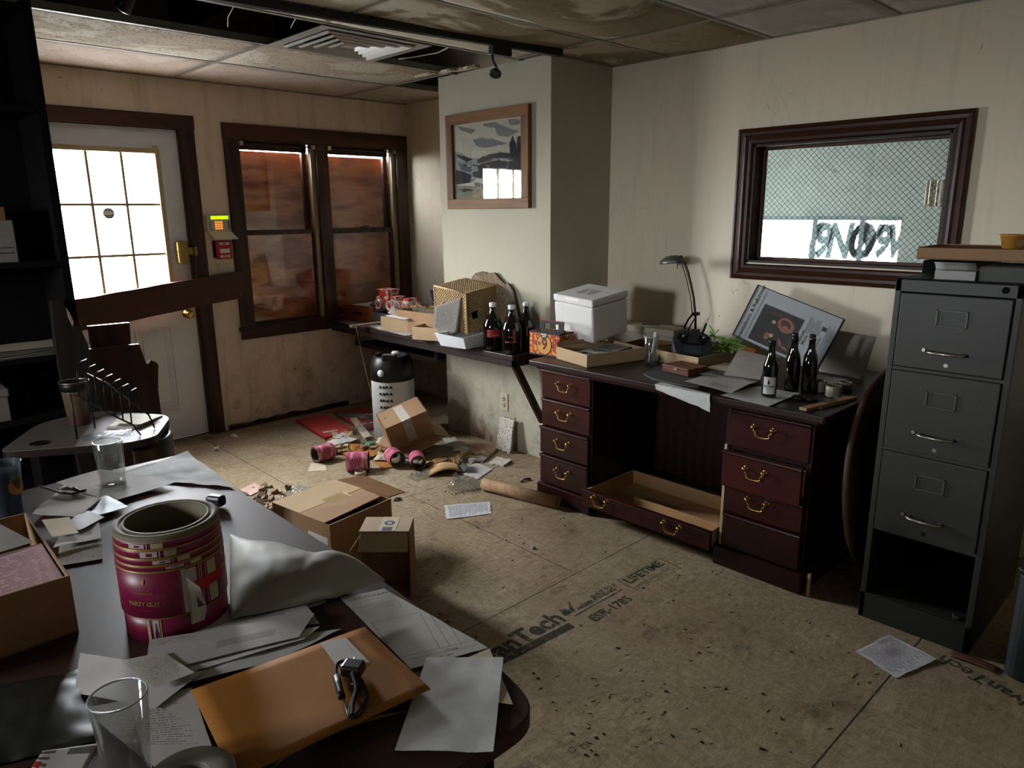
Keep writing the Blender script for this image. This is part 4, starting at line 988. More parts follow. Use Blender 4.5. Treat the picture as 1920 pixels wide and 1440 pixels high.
# toy truck made of cans, standing in the drawer
tt = local('toy_truck', 'red, white and blue toy truck made from cut cans, standing behind the wooden drawer', 'toy', (3.16, 4.50, Z0+.10), yaw=-84)
M_can = N('striped_can_metal'); _v = M_can.co(scale=(1, 1, 1)); _w = M_can.noise(_v, 26, 2)
M_can.base(M_can.mix(M_can.math('GREATER_THAN', _w, .52), lin('b8382a'), M_can.mix(M_can.math('GREATER_THAN', _w, .43), lin('2f3f6b'), lin('c9c6c0')))); M_can.set(.3, .3); M_can = M_can.m
pb(tt, 'truck_cab', M_can, ((-.15, -.05, .05), (-.04, .05, .15)), ((-.20, -.045, .05), (-.15, .045, .10)), bevel=.006)
pb(tt, 'truck_bed', M_can, ((-.04, -.05, .05), (.18, .05, .08)), ((-.02, -.05, .08), (.04, .05, .11)), ((.12, -.05, .08), (.18, .05, .105)), bevel=.004)
pb(tt, 'roof', M_can, ((-.17, -.055, .15), (-.03, .055, .158)), bevel=.002)
M_tyre = plain('cream_wheel_can', 'b7a493', .35, .3)
for x in (-.15, -.02, .065, .15):
    for sy in (-1, 1):
        b = B(); b.M = Matrix.Translation((x, sy*.045, .04)) @ Matrix.Rotation(-sy*math.pi/2, 4, 'X'); b.lathe([(.0, .0), (.036, .0), (.040, .004), (.040, .022), (.034, .026), (.024, .018), (0, .018)], n=24); w_ = b.out('wheel', M_tyre, tt)
        b = B(); b.M = Matrix.Translation((x, sy*.045, .04)) @ Matrix.Rotation(-sy*math.pi/2, 4, 'X'); b.lathe([(0, .022), (.016, .020), (.020, .0185)], n=16); b.out('hub', M_redb, w_)
cm = local('toy_engine', 'small dark blue and silver object perched on the edge of the wooden drawer', 'toy', wm(dr) @ Vector((.06, .06, .007)), yaw=20)
pb(cm, 'engine_block', plain('dark_blue_tin', '232a3a', .35, .4), ((-.03, -.02, 0), (.03, .02, .138)), ((-.012, -.012, .138), (.012, .012, .152)), bevel=.004)
rb = local('red_tin_box', 'dark red flat box under the toy truck', 'box', (3.13, 4.38, Z0+.0), yaw=2); pb(rb, 'box_body', plain('dark_red_tin', '481a18', .4), ((0, 0, 0), (.2, .2, .13)), bevel=.004); rb.location = (3.31, 4.28, Z0)
# blue tray at the far back
bt = local('blue_tray', 'open dark blue tray box leaning in the corner behind the woven box', 'tray', (3.27, 4.02, Z0+.18), cols=[(.93, -.28, .20), (.28, .95, -.05), (-.17, .10, .98)]); b = B(); shellbox(b, .30, .34, .085, .006); b.out('tray_shell', plain('navy_card', '20203c', .5), bt)
pb(bt, 'tray_rim', plain('navy_rim', '3a3a58', .5), ((-.002, -.002, .085), (.302, .01, .088)), ((-.002, .33, .085), (.302, .342, .088)), ((-.002, 0, .085), (.01, .34, .088)))
crumple('plastic_bag', 'crumpled pale grey plastic bag behind the paper-filled boxes on the counter', 'bag', (3.40, 4.20, Z0+.005), (.26, .26), plain('translucent_grey_bag', '8b7f7c', .35, spec=.5), .20, 5, .3)
bag2 = crumple('paper_bag', 'dusty pinkish plastic wrap trailing over the grey metal box', 'plastic wrap', (3.11, 4.30, Z0+.10), (.26, .22), plain('dusty_wrap', '9c8a84', .5), .07, 8, -.4)
crumple('bread_bag', 'small tan crumpled bag beside the toy truck wheels', 'bag', (3.12, 4.20, Z0+.14), (.16, .09), M_kraft, .05, 12, 1.2)
# cardboard boxes with paper
def tray(name, label, O, cols, yaw, a, c, h, mat=None, t=.004):
    o = local(name, label, 'box', O, cols, yaw); b = B(); shellbox(b, a, c, h, t); b.out('box_shell', mat or M_card, o); return o
b1 = tray('cardboard_tray', 'long cardboard box crammed with papers tilted behind the woven box', (2.93, 3.94, Z0+.012), [(.30, .94, .10), (-.94, .32, -.0), (-.05, -.10, .99)], 0, .36, .0001+.0, .12) if 0 else None
tb = tray('cardboard_tray', 'open kraft cardboard tray crammed with papers, left of the woven box', Vector((2.96, 3.74, Z0+.02)), None, 4, .30, .44, .14, M_card)
for k in range(11):
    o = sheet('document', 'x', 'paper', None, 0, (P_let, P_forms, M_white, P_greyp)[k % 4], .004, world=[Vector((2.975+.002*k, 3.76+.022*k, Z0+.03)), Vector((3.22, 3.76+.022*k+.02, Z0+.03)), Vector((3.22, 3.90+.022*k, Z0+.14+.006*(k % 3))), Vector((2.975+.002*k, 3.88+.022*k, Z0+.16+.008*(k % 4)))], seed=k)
    o['label'] = 'loose document standing slanted in the kraft tray of papers'; o['category'] = 'paper'; o['group'] = 'papers in the kraft tray left of the woven box'
o = sheet('document', 'yellow-green highlighted sheet among the papers in the kraft tray', 'paper', None, 0, plain('lime_paper', 'a8a64a', .7), .003, world=[Vector((2.97, 3.93, Z0+.08)), Vector((3.2, 3.95, Z0+.08)), Vector((3.2, 4.05, Z0+.165)), Vector((2.97, 4.03, Z0+.165))])
ob = tray('cardboard_box', 'narrow olive-tan cardboard box with a white folder, at the left end of the papers', Vector((2.95, 4.02, Z0+.005)), None, 14, .09, .30, .10, M_cardl)
sheet('folder', 'white folder lying on the narrow tan box at left of the papers', 'folder', None, 0, M_white, .001, world=[Vector((2.90, 4.03, Z0+.107)), Vector((2.96, 4.03, Z0+.107)), Vector((2.96, 4.28, Z0+.109)), Vector((2.90, 4.28, Z0+.109))], solid=.006)
lb = tray('cardboard_box', 'low open cardboard box with light front panel, in front of the kraft tray', Vector((2.895, 3.60, Z0+.004)), None, 20, .20, .26, .085, M_cardl)
crumple('kraft_bag', 'crumpled brown paper bag inside the low box beneath the woven box', 'bag', (3.0, 3.62, Z0+.01), (.15, .14), M_kraft, .08, 21, .2)
for k, (px, z, m, l) in enumerate((([(690, 612), (760, 630), (800, 622), (735, 605)], .003, P_let, 'printed sheet at the counter edge under the foam strip'), ([(725, 600), (765, 617), (790, 606), (745, 588)], .012, printed('blue_chart', 'a9b1bb', '2c4f86', 5, .2, 5, .1, .9, .1, .9, .7), 'sheet with a blue printed curve on the counter edge'),
      ([(755, 618), (800, 632), (824, 622), (780, 608)], .018, P_greyp, 'creased grey sheet overhanging the counter front'), ([(780, 633), (822, 640), (850, 632), (812, 624)], .006, printed('flyer', '9db3bd', 'b56a1f', 4, .35, 4, 0, 1, 0, 1, .8), 'blue and orange flyer under the low cardboard box'))):
    sheet('paper_sheet', l, 'paper', px, Z0+z, m, .004, seed=k+3)
# strip of foam board and string
fs = thing('foam_strip', 'long tan foam board strip sticking out past the counter edge', 'board strip', T(700, 608, Z0+.03))
b = B(); a_, c_ = T(657, 612, Z0+.022), T(745, 601, Z0+.03); d = c_-a_; b.M = Matrix.Translation((a_+c_)/2) @ d.to_track_quat('X', 'Z').to_matrix().to_4x4(); b.box((-d.length/2, -.02, -.006), (d.length/2, .02, .006)); b.out('strip_board', plain('tan_foam_board', '8d7b5e', .7), fs, w=True)
b = B(); b.lathe([(0, -.004), (.022, -.004), (.024, .004), (.018, .012), (0, .014)], T(664, 613, Z0+.012), 16); b.out('glue_end', M_white, fs, w=True)
b = B(); q = [T(667, 614, Z0+.005)] + [on(px_, py_, 0, 2.87) for px_, py_ in ((672, 632), (679, 665), (688, 705), (697, 740), (703, 768))]
b.tube(q, .0022, 6); single(b.out('string', M_cream), 'thin pale string hanging from the counter edge down to the floor clutter', 'string')
# woven box (upside down), grey clipboard of papers, white bin
wv = local('woven_basket', 'tan woven-pattern cardboard basket tipped upside down with cut-out handles', 'basket', (2.905, 3.40, Z0+.075), cols=None)
wv.rotation_euler = Euler((math.radians(5.5), math.radians(-6.5), math.radians(2)))
M_wov = N('woven_paper_rope'); v = M_wov.co()
_a = M_wov.math('SINE', M_wov.math('MULTIPLY', M_wov.math('ADD', M_wov.xyz(v)[0], M_wov.xyz(v)[1]), 210)); _b = M_wov.math('SINE', M_wov.math('MULTIPLY', M_wov.math('ADD', M_wov.xyz(v)[2], M_wov.math('SUBTRACT', M_wov.xyz(v)[0], M_wov.xyz(v)[1])), 210))
_s = [M_wov.math('SINE', M_wov.math('MULTIPLY', M_wov.xyz(v)[i], 330)) for i in range(3)]
_c = M_wov.math('ADD', M_wov.math('MULTIPLY', _s[0], _s[1]), M_wov.math('ADD', M_wov.math('MULTIPLY', _s[1], _s[2]), M_wov.math('MULTIPLY', _s[0], _s[2]))); M_wov.base(M_wov.mix(M_wov.ramp(_c, -.5, .3), lin('6d5234'), lin('a98f63'))); M_wov.set(.8); M_wov.bump(_c, .7, .006); M_wov = M_wov.m
a_, c_, h_ = .275, .295, .265; b = B(); t = .005
# side walls with an opening each, and the flat top
b.box((0, 0, h_-t), (a_, c_, h_))
def holed(fx, L, hole):   # wall of length L from z 0..h_ with a rectangular hole
    h0, h1, z0_, z1_ = hole; out = []
    for (u0, u1, w0, w1) in ((0, h0, 0, h_), (h1, L, 0, h_), (h0, h1, 0, z0_), (h0, h1, z1_, h_)): b.box(*fx(u0, u1, w0, w1))
holed(lambda u0, u1, w0, w1: ((u0, 0, w0), (u1, t, w1)), a_, (.045, .10, .085, .135))
holed(lambda u0, u1, w0, w1: ((0, u0, w0), (t, u1, w1)), c_, (.17, .22, .12, .17))
b.box((0, c_-t, 0), (a_, c_, h_)); b.box((a_-t, 0, 0), (a_, c_, h_)); b.out('basket_shell', M_wov, wv)
b = B(); 
for q in (((0, 0, h_), (a_, 0, h_)), ((0, 0, h_), (0, c_, h_)), ((0, 0, 0), (0, 0, h_)), ((0, c_, 0), (0, c_, h_)), ((a_, 0, 0), (a_, 0, h_))): b.tube([Vector(q[0]), (Vector(q[0])+Vector(q[1]))/2, Vector(q[1])], .005, 6)
b.out('rolled_edge', plain('rope_edge', 'b39b70', .7), wv)
q = [wl((812, 634), 2.885), wl((858, 624), 2.88), wl((868, 557), 2.885), wl((818, 574), 2.885)]
sheet('paper_stack', 'tall grey stack of printed pages standing on edge in front of the basket', 'paper stack', None, 0, printed('grey_pages', '6f6a62', '2c2a28', 22, .4, 22, .1, .9, .3, .9, .5), .0, world=q, solid=.022)
bn = thing('plastic_bin', 'white rectangular plastic bin overhanging the front edge of the counter', 'bin', (2.9, 3.5, Z0))
def binv(z, px): return [T(a, c, z) for a, c in px]
top = [Vector((2.80, 3.315, .80)), Vector((3.13, 3.30, .815)), Vector((3.13, 3.53, .815)), Vector((2.775, 3.56, .80))]
bot = [Vector((2.825, 3.325, .726)), Vector((3.10, 3.32, .726)), Vector((3.10, 3.51, .726)), Vector((2.80, 3.535, .726))]
b = B(); tv = [b._v(q) for q in top]; bv = [b._v(q) for q in bot]
for i in range(4): b.face([bv[i], bv[(i+1) % 4], tv[(i+1) % 4], tv[i]])
b.face(bv); b.out('bin_shell', M_whitepl, bn, w=True, solid=.003)
b = B(); b.tube(top, .005, 6, closed=True); b.out('bin_rim', M_whitepl, bn, w=True)
# torn board leaning on the chase behind the growlers
b = B(); q = [Vector((3.10, 3.13, Z0+.03)), Vector((2.93, 3.50, Z0+.03)), wl((895, 515), 3.17), wl((925, 508), 3.178), wl((951, 535), 3.182), wl((968, 560), 3.17)]
pts = [Vector((3.12, 3.10, Z0+.012)), Vector((3.12, 3.38, Z0+.012)), wl((885, 520), 3.165), wl((893, 512), 3.17), wl((905, 509), 3.17), wl((915, 513), 3.17), wl((928, 511), 3.17), wl((938, 524), 3.17), wl((948, 533), 3.17), wl((953, 530), 3.17), wl((962, 545), 3.165), wl((972, 600), 3.14)]
b.poly(pts); single(b.out('torn_board', tile_mat('torn_fibre_board', '7d7263', '544636', .6, .8), solid=.014), 'torn grey-brown fibreboard with ragged top leaning on the chase behind the basket', 'board')
# three growlers
def growler(label, c, lab):
    t = thing('growler_bottle', label, 'bottle', c, 0.9, 'dark glass growlers at the end of the counter')
    b = B(); b.lathe([(0, 0), (.056, .0), (.060, .006), (.061, .03), (.061, .135), (.056, .165), (.040, .200), (.024, .225), (.019, .245), (.0185, .268), (.0, .268)], n=36); b.out('bottle_body', M_beer, t)
    b = B(); b.tube([Vector((.022, 0, .252)), Vector((.042, 0, .248)), Vector((.05, 0, .225)), Vector((.045, 0, .205))], .0055, 8); b.out('ring_handle', M_beer, t)
    b = B(); b.lathe([(.0205, .262), (.0215, .264), (.0215, .284), (.018, .288), (0, .288)], n=28); b.out('screw_cap', M_whitepl, t)
    return t
def wraplabel(par, R, z0, z1, a0, a1, mat, name='label', n=16):
    b = B(); b.grid(lambda u, v: (R*math.cos(a0+(a1-a0)*u), R*math.sin(a0+(a1-a0)*u), z0+(z1-z0)*v), n, 1); return b.out(name, mat, par)
g1 = growler('dark growler bottle with a red label, leftmost of the three', T(925, 655, Z0), 1)
l = wraplabel(g1, .0615, .085, .130, 2.45, 4.2, plain('red_growler_label', '8c2420', .5))
text('-- -- ---', .014, M_whitel, Matrix.Rotation(math.radians(-90)+3.33+math.pi, 4, 'Z') @ Matrix.Translation((0, 0, .098)), l, 'lettering', .0005, wrap=.0622)
g2 = growler('dark growler bottle with worn orange lettering, nearest the counter corner', T(960, 662, Z0), 2)
for s, z in (('== = ==', .075), ('=-=', .105)): text(s, .020, plain('orange_print', '8a4a1c', .6), Matrix.Rotation(math.radians(-90)+2.9+math.pi, 4, 'Z') @ Matrix.Translation((0, 0, z)), g2, 'lettering', .0006, wrap=.0618)
g3 = growler('dark unlabelled growler bottle standing rearmost against the chase', Vector((3.10, 3.075, Z0)), 3)

# ================================================================== ON THE MAHOGANY DESK
D0 = DT
M_or = N('orange_carton_art'); _v = M_or.co(); _n = M_or.wave(_v, 16, 9, 2, 2); M_or.base(M_or.mix(M_or.ramp(_n, .35, .6), lin('8f2f16'), lin('d98a33'))); M_or.set(.5); M_or = M_or.m
M_yel = plain('golden_oval', 'c99340', .5, var=.1, vs=30)
sp6 = local('six_pack_carton', 'orange and black six-pack bottle carton with a large 9 printed on it', 'carton', (2.826, 2.552, D0), yaw=3)
a_, c_ = .12, .215
pb(sp6, 'carton_body', M_or, ((0, 0, .0), (.004, c_, .13)), ((0, 0, 0), (a_, .004, .13)), ((a_-.004, 0, 0), (a_, c_, .13)), ((0, c_-.004, 0), (a_, c_, .13)), ((0, 0, 0), (a_, c_, .004)), bevel=.001)
pb(sp6, 'black_band', M_ink, ((-.001, -.001, .122), (.001, c_+.001, .132)), ((-.001, -.001, .122), (a_+.001, .001, .132)), ((-.001, -.001, 0), (.001, c_+.001, .008)), ((-.001, -.001, 0), (a_+.001, .001, .008)))
b = B(); x_ = a_/2
for (y0_, y1_, z0_, z1_) in ((.02, .19, .11, .14), (.02, .055, .14, .17), (.155, .19, .14, .17), (.02, .19, .17, .185)): b.box((x_-.003, y0_, z0_), (x_+.003, y1_, z1_))
b.out('carry_handle', M_ink, sp6); pb(sp6, 'divider', M_card, ((.004, .004, .05), (a_-.004, .008, .12)), ((x_-.002, .0, .0), (x_+.002, c_, .12)))
pb(sp6, 'handle_edge', M_red, ((x_-.0035, .02, .185), (x_+.0035, .19, .188)))
fr6 = Matrix(((0, 0, -1, -.0015), (-1, 0, 0, c_/2), (0, 1, 0, .062), (0, 0, 0, 1)))
def oval(par, M_, rx, ry, mat, name, n=28):
    b = B(); b.poly([M_ @ Vector((rx*math.cos(2*math.pi*i/n), ry*math.sin(2*math.pi*i/n), 0)) for i in range(n)]); return b.out(name, mat, par)
ov = oval(sp6, fr6, .053, .056, plain('dark_red_ring', '3a1009', .6), 'oval_ring'); 
oval(sp6, Matrix.Translation((-.0004, 0, 0)) @ fr6, .049, .052, M_yel, 'oval_badge')
M_dred = plain('dark_red_ink', '5a1c10', .6, var=0)
text('9', .085, M_dred, Matrix.Translation((-.001, -.003, .0)) @ fr6, sp6, 'numeral', .002); text('#', .03, M_dred, Matrix.Translation((-.001, .033, .006)) @ fr6, sp6, 'numeral', .001)
text('THE STUFF', .010, M_dred, Matrix.Translation((-.001, 0, -.04)) @ fr6, sp6, 'lettering', .0003) if 0 else None
oval(sp6, Matrix.Translation((-.0012, 0, .052)) @ fr6, .024, .022, M_ink, 'black_crest'); oval(sp6, Matrix.Translation((a_/2, -.0015-.0, .114)) @ Matrix.Rotation(math.pi/2, 4, 'X'), .022, .02, M_ink, 'black_crest')
text('MAGIC', .013, M_whitel, Matrix.Translation((-.0016, 0, .057)) @ fr6, sp6, 'lettering', .0006); text('HAT', .013, M_whitel, Matrix.Translation((-.0016, 0, .045)) @ fr6, sp6, 'lettering', .0006)
text('MAGIC', .012, M_whitel, Matrix.Translation((a_/2, -.002, .119)) @ Matrix.Rotation(math.pi/2, 4, 'X'), sp6, 'lettering', .0006); text('HAT', .012, M_whitel, Matrix.Translation((a_/2, -.002, .108)) @ Matrix.Rotation(math.pi/2, 4, 'X'), sp6, 'lettering', .0006)
oval(sp6, Matrix.Translation((a_/2, -.0012, .055)) @ Matrix.Rotation(math.pi/2, 4, 'X'), .036, .048, M_yel, 'oval_badge'); text('9', .07, M_dred, Matrix.Translation((a_/2, -.0018, .052)) @ Matrix.Rotation(math.pi/2, 4, 'X'), sp6, 'numeral', .002)
# cardboard tray with papers and the foam box above it
ct = tray('cardboard_tray', 'shallow light-brown cardboard tray of printed papers at the desk front', (2.741, 2.29, D0+.001), None, -14, .375, .275, .066, M_cardl)
pb(ct, 'lid_flap', M_card, ((.002, .272, .0), (.30, .275, .09)))
ctM = wm(ct)
for k, (q, l, m) in enumerate((([(.03, .02), (.26, .03), (.27, .25), (.03, .24)], 'printed page lying flat in the tray under the foam box', P_news), ([(.12, .01), (.34, .04), (.31, .23), (.10, .20)], 'printed page skewed across the middle of the tray', P_let), ([(.20, .04), (.37, .10), (.33, .26), (.17, .19)], 'page with a black border at the far right of the tray', printed('bordered', 'a5a29a', '1d1c1a', 8, .3, 10, .1, .9, .1, .9, .8)))):
    sheet('printed_page', l, 'paper', None, 0, m, .006, world=[ctM @ Vector((x_, y_, .034+.010*k)) for x_, y_ in q], seed=k+40)
st = thing('foam_box', 'white expanded-foam cooler box with lid resting on the cardboard tray', 'foam box', (2.972, 2.440, D0+.073), Euler((math.radians(3.4), math.radians(-7.0), math.radians(-2.8))))
a_, h_ = .293, .238
pb(st, 'box_body', M_foam, ((.003, .003, 0), (a_-.003, a_-.003, h_-.042)), bevel=.010)
ld = pb(st, 'lid', M_foam, ((0, 0, h_-.040), (a_, a_, h_)), bevel=.008)
pb(st, 'lid_notch', plain('foam_notch', 'e8e6e0', .7), ((-.0015, .10, h_-.02), (.012, .20, h_-.006)), bevel=.002)
text('Igloo' if 0 else 'Freshpac', .042, M_foam, Matrix.Translation((.135, .15, h_+.0006)) @ Matrix.Rotation(math.radians(205), 4, 'Z'), st, 'embossed_lettering', .001)
pb(st, 'lettering_recess', plain('foam_recess', 'a3a19c', .8), ((.085, .10, h_), (.19, .205, h_+.0004)))
# tumbler with a rolled note
def tumbler(name, label, c, r0, r1, h, mat=None, extra=None, nseg=32, cat='drinking glass', base=.008):
    t = thing(name, label, cat, c)
    b = B(); b.lathe([(0, .0), (r0-.002, .0), (r0, .002), (r1, h), (r1-.001, h+.001), (r1-.0028, h), (r0-.003, base), (0, base)], n=nseg); b.out('glass_wall', mat or M_glass, t); 
    b = B(); b.tube([Vector((r1-.0012, 0, h)) if 0 else Vector(((r1-.0012)*math.cos(2*math.pi*i/nseg), (r1-.0012)*math.sin(2*math.pi*i/nseg), h)) for i in range(nseg)], .0014, 6, closed=True); b.out('glass_rim', plain('bright_glass_rim', 'b8c0c4', .1, spec=1), t)
    return t
tg = tumbler('pint_glass', 'clear pint glass holding a rolled white wrapper on the desk', T(1220, 683, D0), .028, .040, .145)
b = B(); b.cyl((.005, .0, .02), (.022, -.012, .165), .008, .010); b.cyl((-.012, .004, .012), (-.005, .0, .06), .006); single(b.out('rolled_wrapper', M_white), 'rolled white wrapper standing in the pint glass', 'wrapper')
bpy.data.objects['rolled_wrapper'].location += tg.location
# long white carton behind, by the wall
lw = local('long_white_carton', 'long dusty white carton lying by the wall behind the foam box', 'carton', (3.44, 2.25, D0+.001), yaw=0)
pb(lw, 'carton_body', plain('dusty_white_card', '8d8675', .8), ((0, 0, 0), (.12, .47, .085)), bevel=.002); pb(lw, 'carton_lid', plain('dusty_white_card_lid', '9b9483', .8), ((-.012, -.012, .075), (.13, .48, .112)), bevel=.003)
b = B(); b.tube([Vector((3.50, 2.50, D0+.116)), Vector((3.49, 2.42, D0+.122)), Vector((3.47, 2.36, D0+.13))], .004, 6); single(b.out('black_pen', M_black), 'black pen lying on the long white carton', 'pen')
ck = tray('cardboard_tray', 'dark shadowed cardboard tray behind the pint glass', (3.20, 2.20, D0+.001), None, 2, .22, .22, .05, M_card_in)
# lamp
XLP = 3.56
lp = thing('desk_lamp', 'bronze arched desk lamp with a small domed shade', 'desk lamp', (XLP+.02, wl((1300, 622), XLP).y, D0))
def W(px, x=XLP): return on(px[0], px[1], 0, x)
M_bronze = plain('dark_bronze', '3a2a20', .35, .8); M_shade = plain('grey_bronze_shade', '55524a', .4, .5)
b = B(); b.lathe([(.0, 0), (.085, 0), (.088, .008), (.07, .02), (.02, .026), (0, .026)], (XLP+.02, W((1300, 622)).y, D0), 32); b.out('lamp_base', M_bronze, lp, w=True)
arc = [W(q) for q in ((1304, 617), (1304, 590), (1303.5, 588), (1301, 560), (1296, 535), (1290, 510), (1284, 494), (1281, 487))]
b = B(); b.tube(arc, .0065, 10); b.out('arm_tube', M_bronze, lp, w=True)
arc2 = [W(q, XLP-.015) for q in ((1298, 588), (1296, 565), (1291, 540), (1285, 515), (1279, 497))]; b = B(); b.tube(arc2, .0028, 8); b.out('arm_rod', M_bronze, lp, w=True)
b = B(); b.tube([W(q, XLP-.02) for q in ((1280, 628), (1284, 612), (1291, 598), (1299, 589))], .006, 8); b.out('leg_strut', M_bronze, lp, w=True)
b = B(); b.tube([W(q, XLP+.02) for q in ((1288, 627), (1294, 612), (1302, 598))], .004, 8); b.out('spring', M_bronze, lp, w=True)
b = B(); b.cyl(W((1298, 589)), W((1311, 588)), .010); b.out('pivot_knob', M_bronze, lp, w=True); b = B(); b.cyl(W((1298, 620)), W((1311, 620)), .008); b.out('foot_knob', M_bronze, lp, w=True)
c = W((1262, 494)); ax = (W((1240, 497))-W((1283, 489))); L_ = ax.length
b = B(); nrm = Vector((0, 0, 1)); rings = []
for k in range(9):
    a = k/8*math.pi/2; rings.append((math.cos(a), math.sin(a)))
Mx = Matrix.Translation(c) @ Matrix.Rotation(math.atan2(ax.y, ax.x), 4, 'Z') @ Euler((0, math.radians(6), 0)).to_matrix().to_4x4() @ Matrix.Diagonal((L_*.54, .055, .045, 1))
b.M = Mx; b.lathe(rings[:-1]+[(0.0, 1)], n=32, cap=False); b.out('lamp_shade', M_shade, lp, w=True, solid=.003)
b = B(); b.cyl(W((1276, 480)), W((1283, 492)), .009); b.out('shade_joint', M_bronze, lp, w=True)
b = B(); b.cyl(W((1270, 494)), W((1270, 504)), .0018); b.out('pull_pin', M_bronze, lp, w=True)
# open tray with transmitter and vine
t2 = tray('cardboard_tray', 'open pale-lined cardboard tray holding the black remote control', (3.08, 1.862, D0+.001), None, -7, .41, .30, .062, M_cardl)
rcx = thing('remote_control', 'black two-stick radio remote controller with antenna in the open tray', 'remote control', wm(t2) @ Vector((.10, .12, .030)), Euler((math.radians(-52), 0, math.radians(-52))) if 0 else Euler((math.radians(48), math.radians(4), math.radians(-50))))
M_rc = plain('charcoal_rc_plastic', '2e3133', .45)
b = B(); b.prism(rounded([(-.09, -.0), (.09, .0), (.105, .07), (.085, .13), (.03, .15), (-.03, .15), (-.085, .13), (-.105, .07)], .02, 4), -.03, .03); b.out('controller_body', M_rc, rcx, bevel=.008)
for sx in (-1, 1):
    b = B(); b.M = Matrix.Translation((sx*.052, .095, .03)); b.lathe([(.0, .0), (.022, 0), (.026, .003), (.028, .0)], n=24, cap=False); g_ = b.out('stick_gimbal', M_black, rcx)
    b = B(); b.M = Matrix.Translation((sx*.052, .095, .03)); b.lathe([(.004, 0), (.004, .022), (.008, .024), (.008, .028), (0, .029)], n=14); b.out('stick', M_steel, g_)
b = B(); b.rbox((0, .03, .031), (.085, .04, .004)); b.out('display', plain('grey_lcd', '3c4547', .25), rcx, bevel=.001)
b = B(); b.rbox((0, .065, .031), (.12, .006, .004)); b.out('trim_strip', M_matte, rcx)
b = B(); b.cyl((.05, .14, -.01), (.075, .215, .0), .006); b.out('antenna', M_black, rcx)
vn = thing('green_vine', 'bright green artificial vine curling out of the tray behind the remote', 'artificial plant', wm(t2) @ Vector((.30, .0, .03)))
M_vine = plain('bright_green_plastic', '62b82e', .4, var=.25, vs=30)
XV = 3.36
loops = [[(1287, 642), (1268, 641), (1265, 634), (1272, 629), (1288, 627)], [(1330, 628), (1345, 632), (1360, 639), (1380, 645), (1398, 650), (1415, 657)], [(1332, 622), (1340, 636), (1350, 630), (1362, 642), (1370, 634), (1382, 645), (1392, 638)], [(1336, 655), (1345, 640), (1356, 652), (1368, 640), (1356, 632)], [(1330, 610), (1338, 622), (1334, 632)], [(1348, 618), (1338, 628), (1350, 636)]]
b = B()
for L in loops: b.tube([W(q, XV) for q in L], .0032, 6)
b.out('vine_stem', M_vine, vn, w=True)
rr = random.Random(5); b = B()
for k in range(70):
    p = W((rr.uniform(1330, 1392), rr.uniform(630, 660) if k % 3 else rr.uniform(640, 668)), XV + rr.uniform(-.04, .05)); a = rr.uniform(0, 6.28); L_ = rr.uniform(.015, .032); e = Vector((math.cos(a), math.sin(a), rr.uniform(-.4, .6)))*L_; s_ = Vector((-math.sin(a), math.cos(a), .2))*L_*.3
    b.poly([p-e, p+s_, p+e, p-s_])
b.out('leaf', M_vine, vn, w=True, kind='stuff')
# mouse pad, cedar box
b = B(); q = [T(a_, c_, D0+.002) for a_, c_ in ((1205, 702), (1232, 688), (1290, 690), (1330, 712), (1312, 728), (1270, 722), (1225, 712))]; b.prism(rounded([(v.x, v.y) for v in q], .02, 3), D0+.001, D0+.007)
single(b.out('mouse_pad', plain('grey_mouse_pad', '3a3b3c', .7)), 'rounded dark grey mouse pad at the front of the desk', 'mouse pad')
cb = local('wooden_box', 'small flat reddish cedar box lying on the mouse pad', 'box', (0, 0, 0)); p = T(1290, 707, D0+.008); cb.location = p; cb.rotation_euler = (0, 0, math.radians(-10))
M_ced = wood('cedar_box_wood', '4a2210', '7c4424', 'Y', .45)
pb(cb, 'box_body', M_ced, ((0, 0, 0), (.13, .165, .024)), bevel=.002); pb(cb, 'box_lid', M_ced, ((-.002, -.002, .026), (.132, .167, .036)), bevel=.002); pb(cb, 'clasp', M_brassd, ((-.004, .07, .02), (-.001, .09, .03)))
# papers on the desk
Pd = [([(1230, 726), (1248, 718), (1322, 735), (1305, 757)], .002, P_blank, 'crumpled receipt drooping over the front edge of the desk', .004),
      ([(1350, 742), (1440, 763), (1500, 738), (1420, 724)], .003, P_blank, 'white sheet lying under the labelled beer bottle', .003),
      ([(1284, 715), (1370, 738), (1402, 722), (1320, 704)], .018, P_env, 'topmost long envelope sticking forward from the mail pile', .004),
      ([(1310, 702), (1395, 724), (1425, 714), (1340, 694)], .012, P_let, 'letter beneath the long envelope in the mail pile', .006),
      ([(1330, 696), (1410, 712), (1432, 704), (1350, 686)], .022, P_greyp, 'grey folded letter in the middle of the mail pile', .006),
      ([(1322, 690), (1400, 704), (1440, 694), (1360, 680)], .030, M_cream, 'cream sheet at the back of the mail pile', .004),
      ([(1500, 706), (1560, 722), (1592, 712), (1520, 700)], .004, P_let, 'sheet lying behind the beer bottles near the wall', .004),
      ([(1548, 742), (1568, 747), (1590, 742), (1570, 737)], .003, M_white, 'small white card beside the candle jars', .001)]
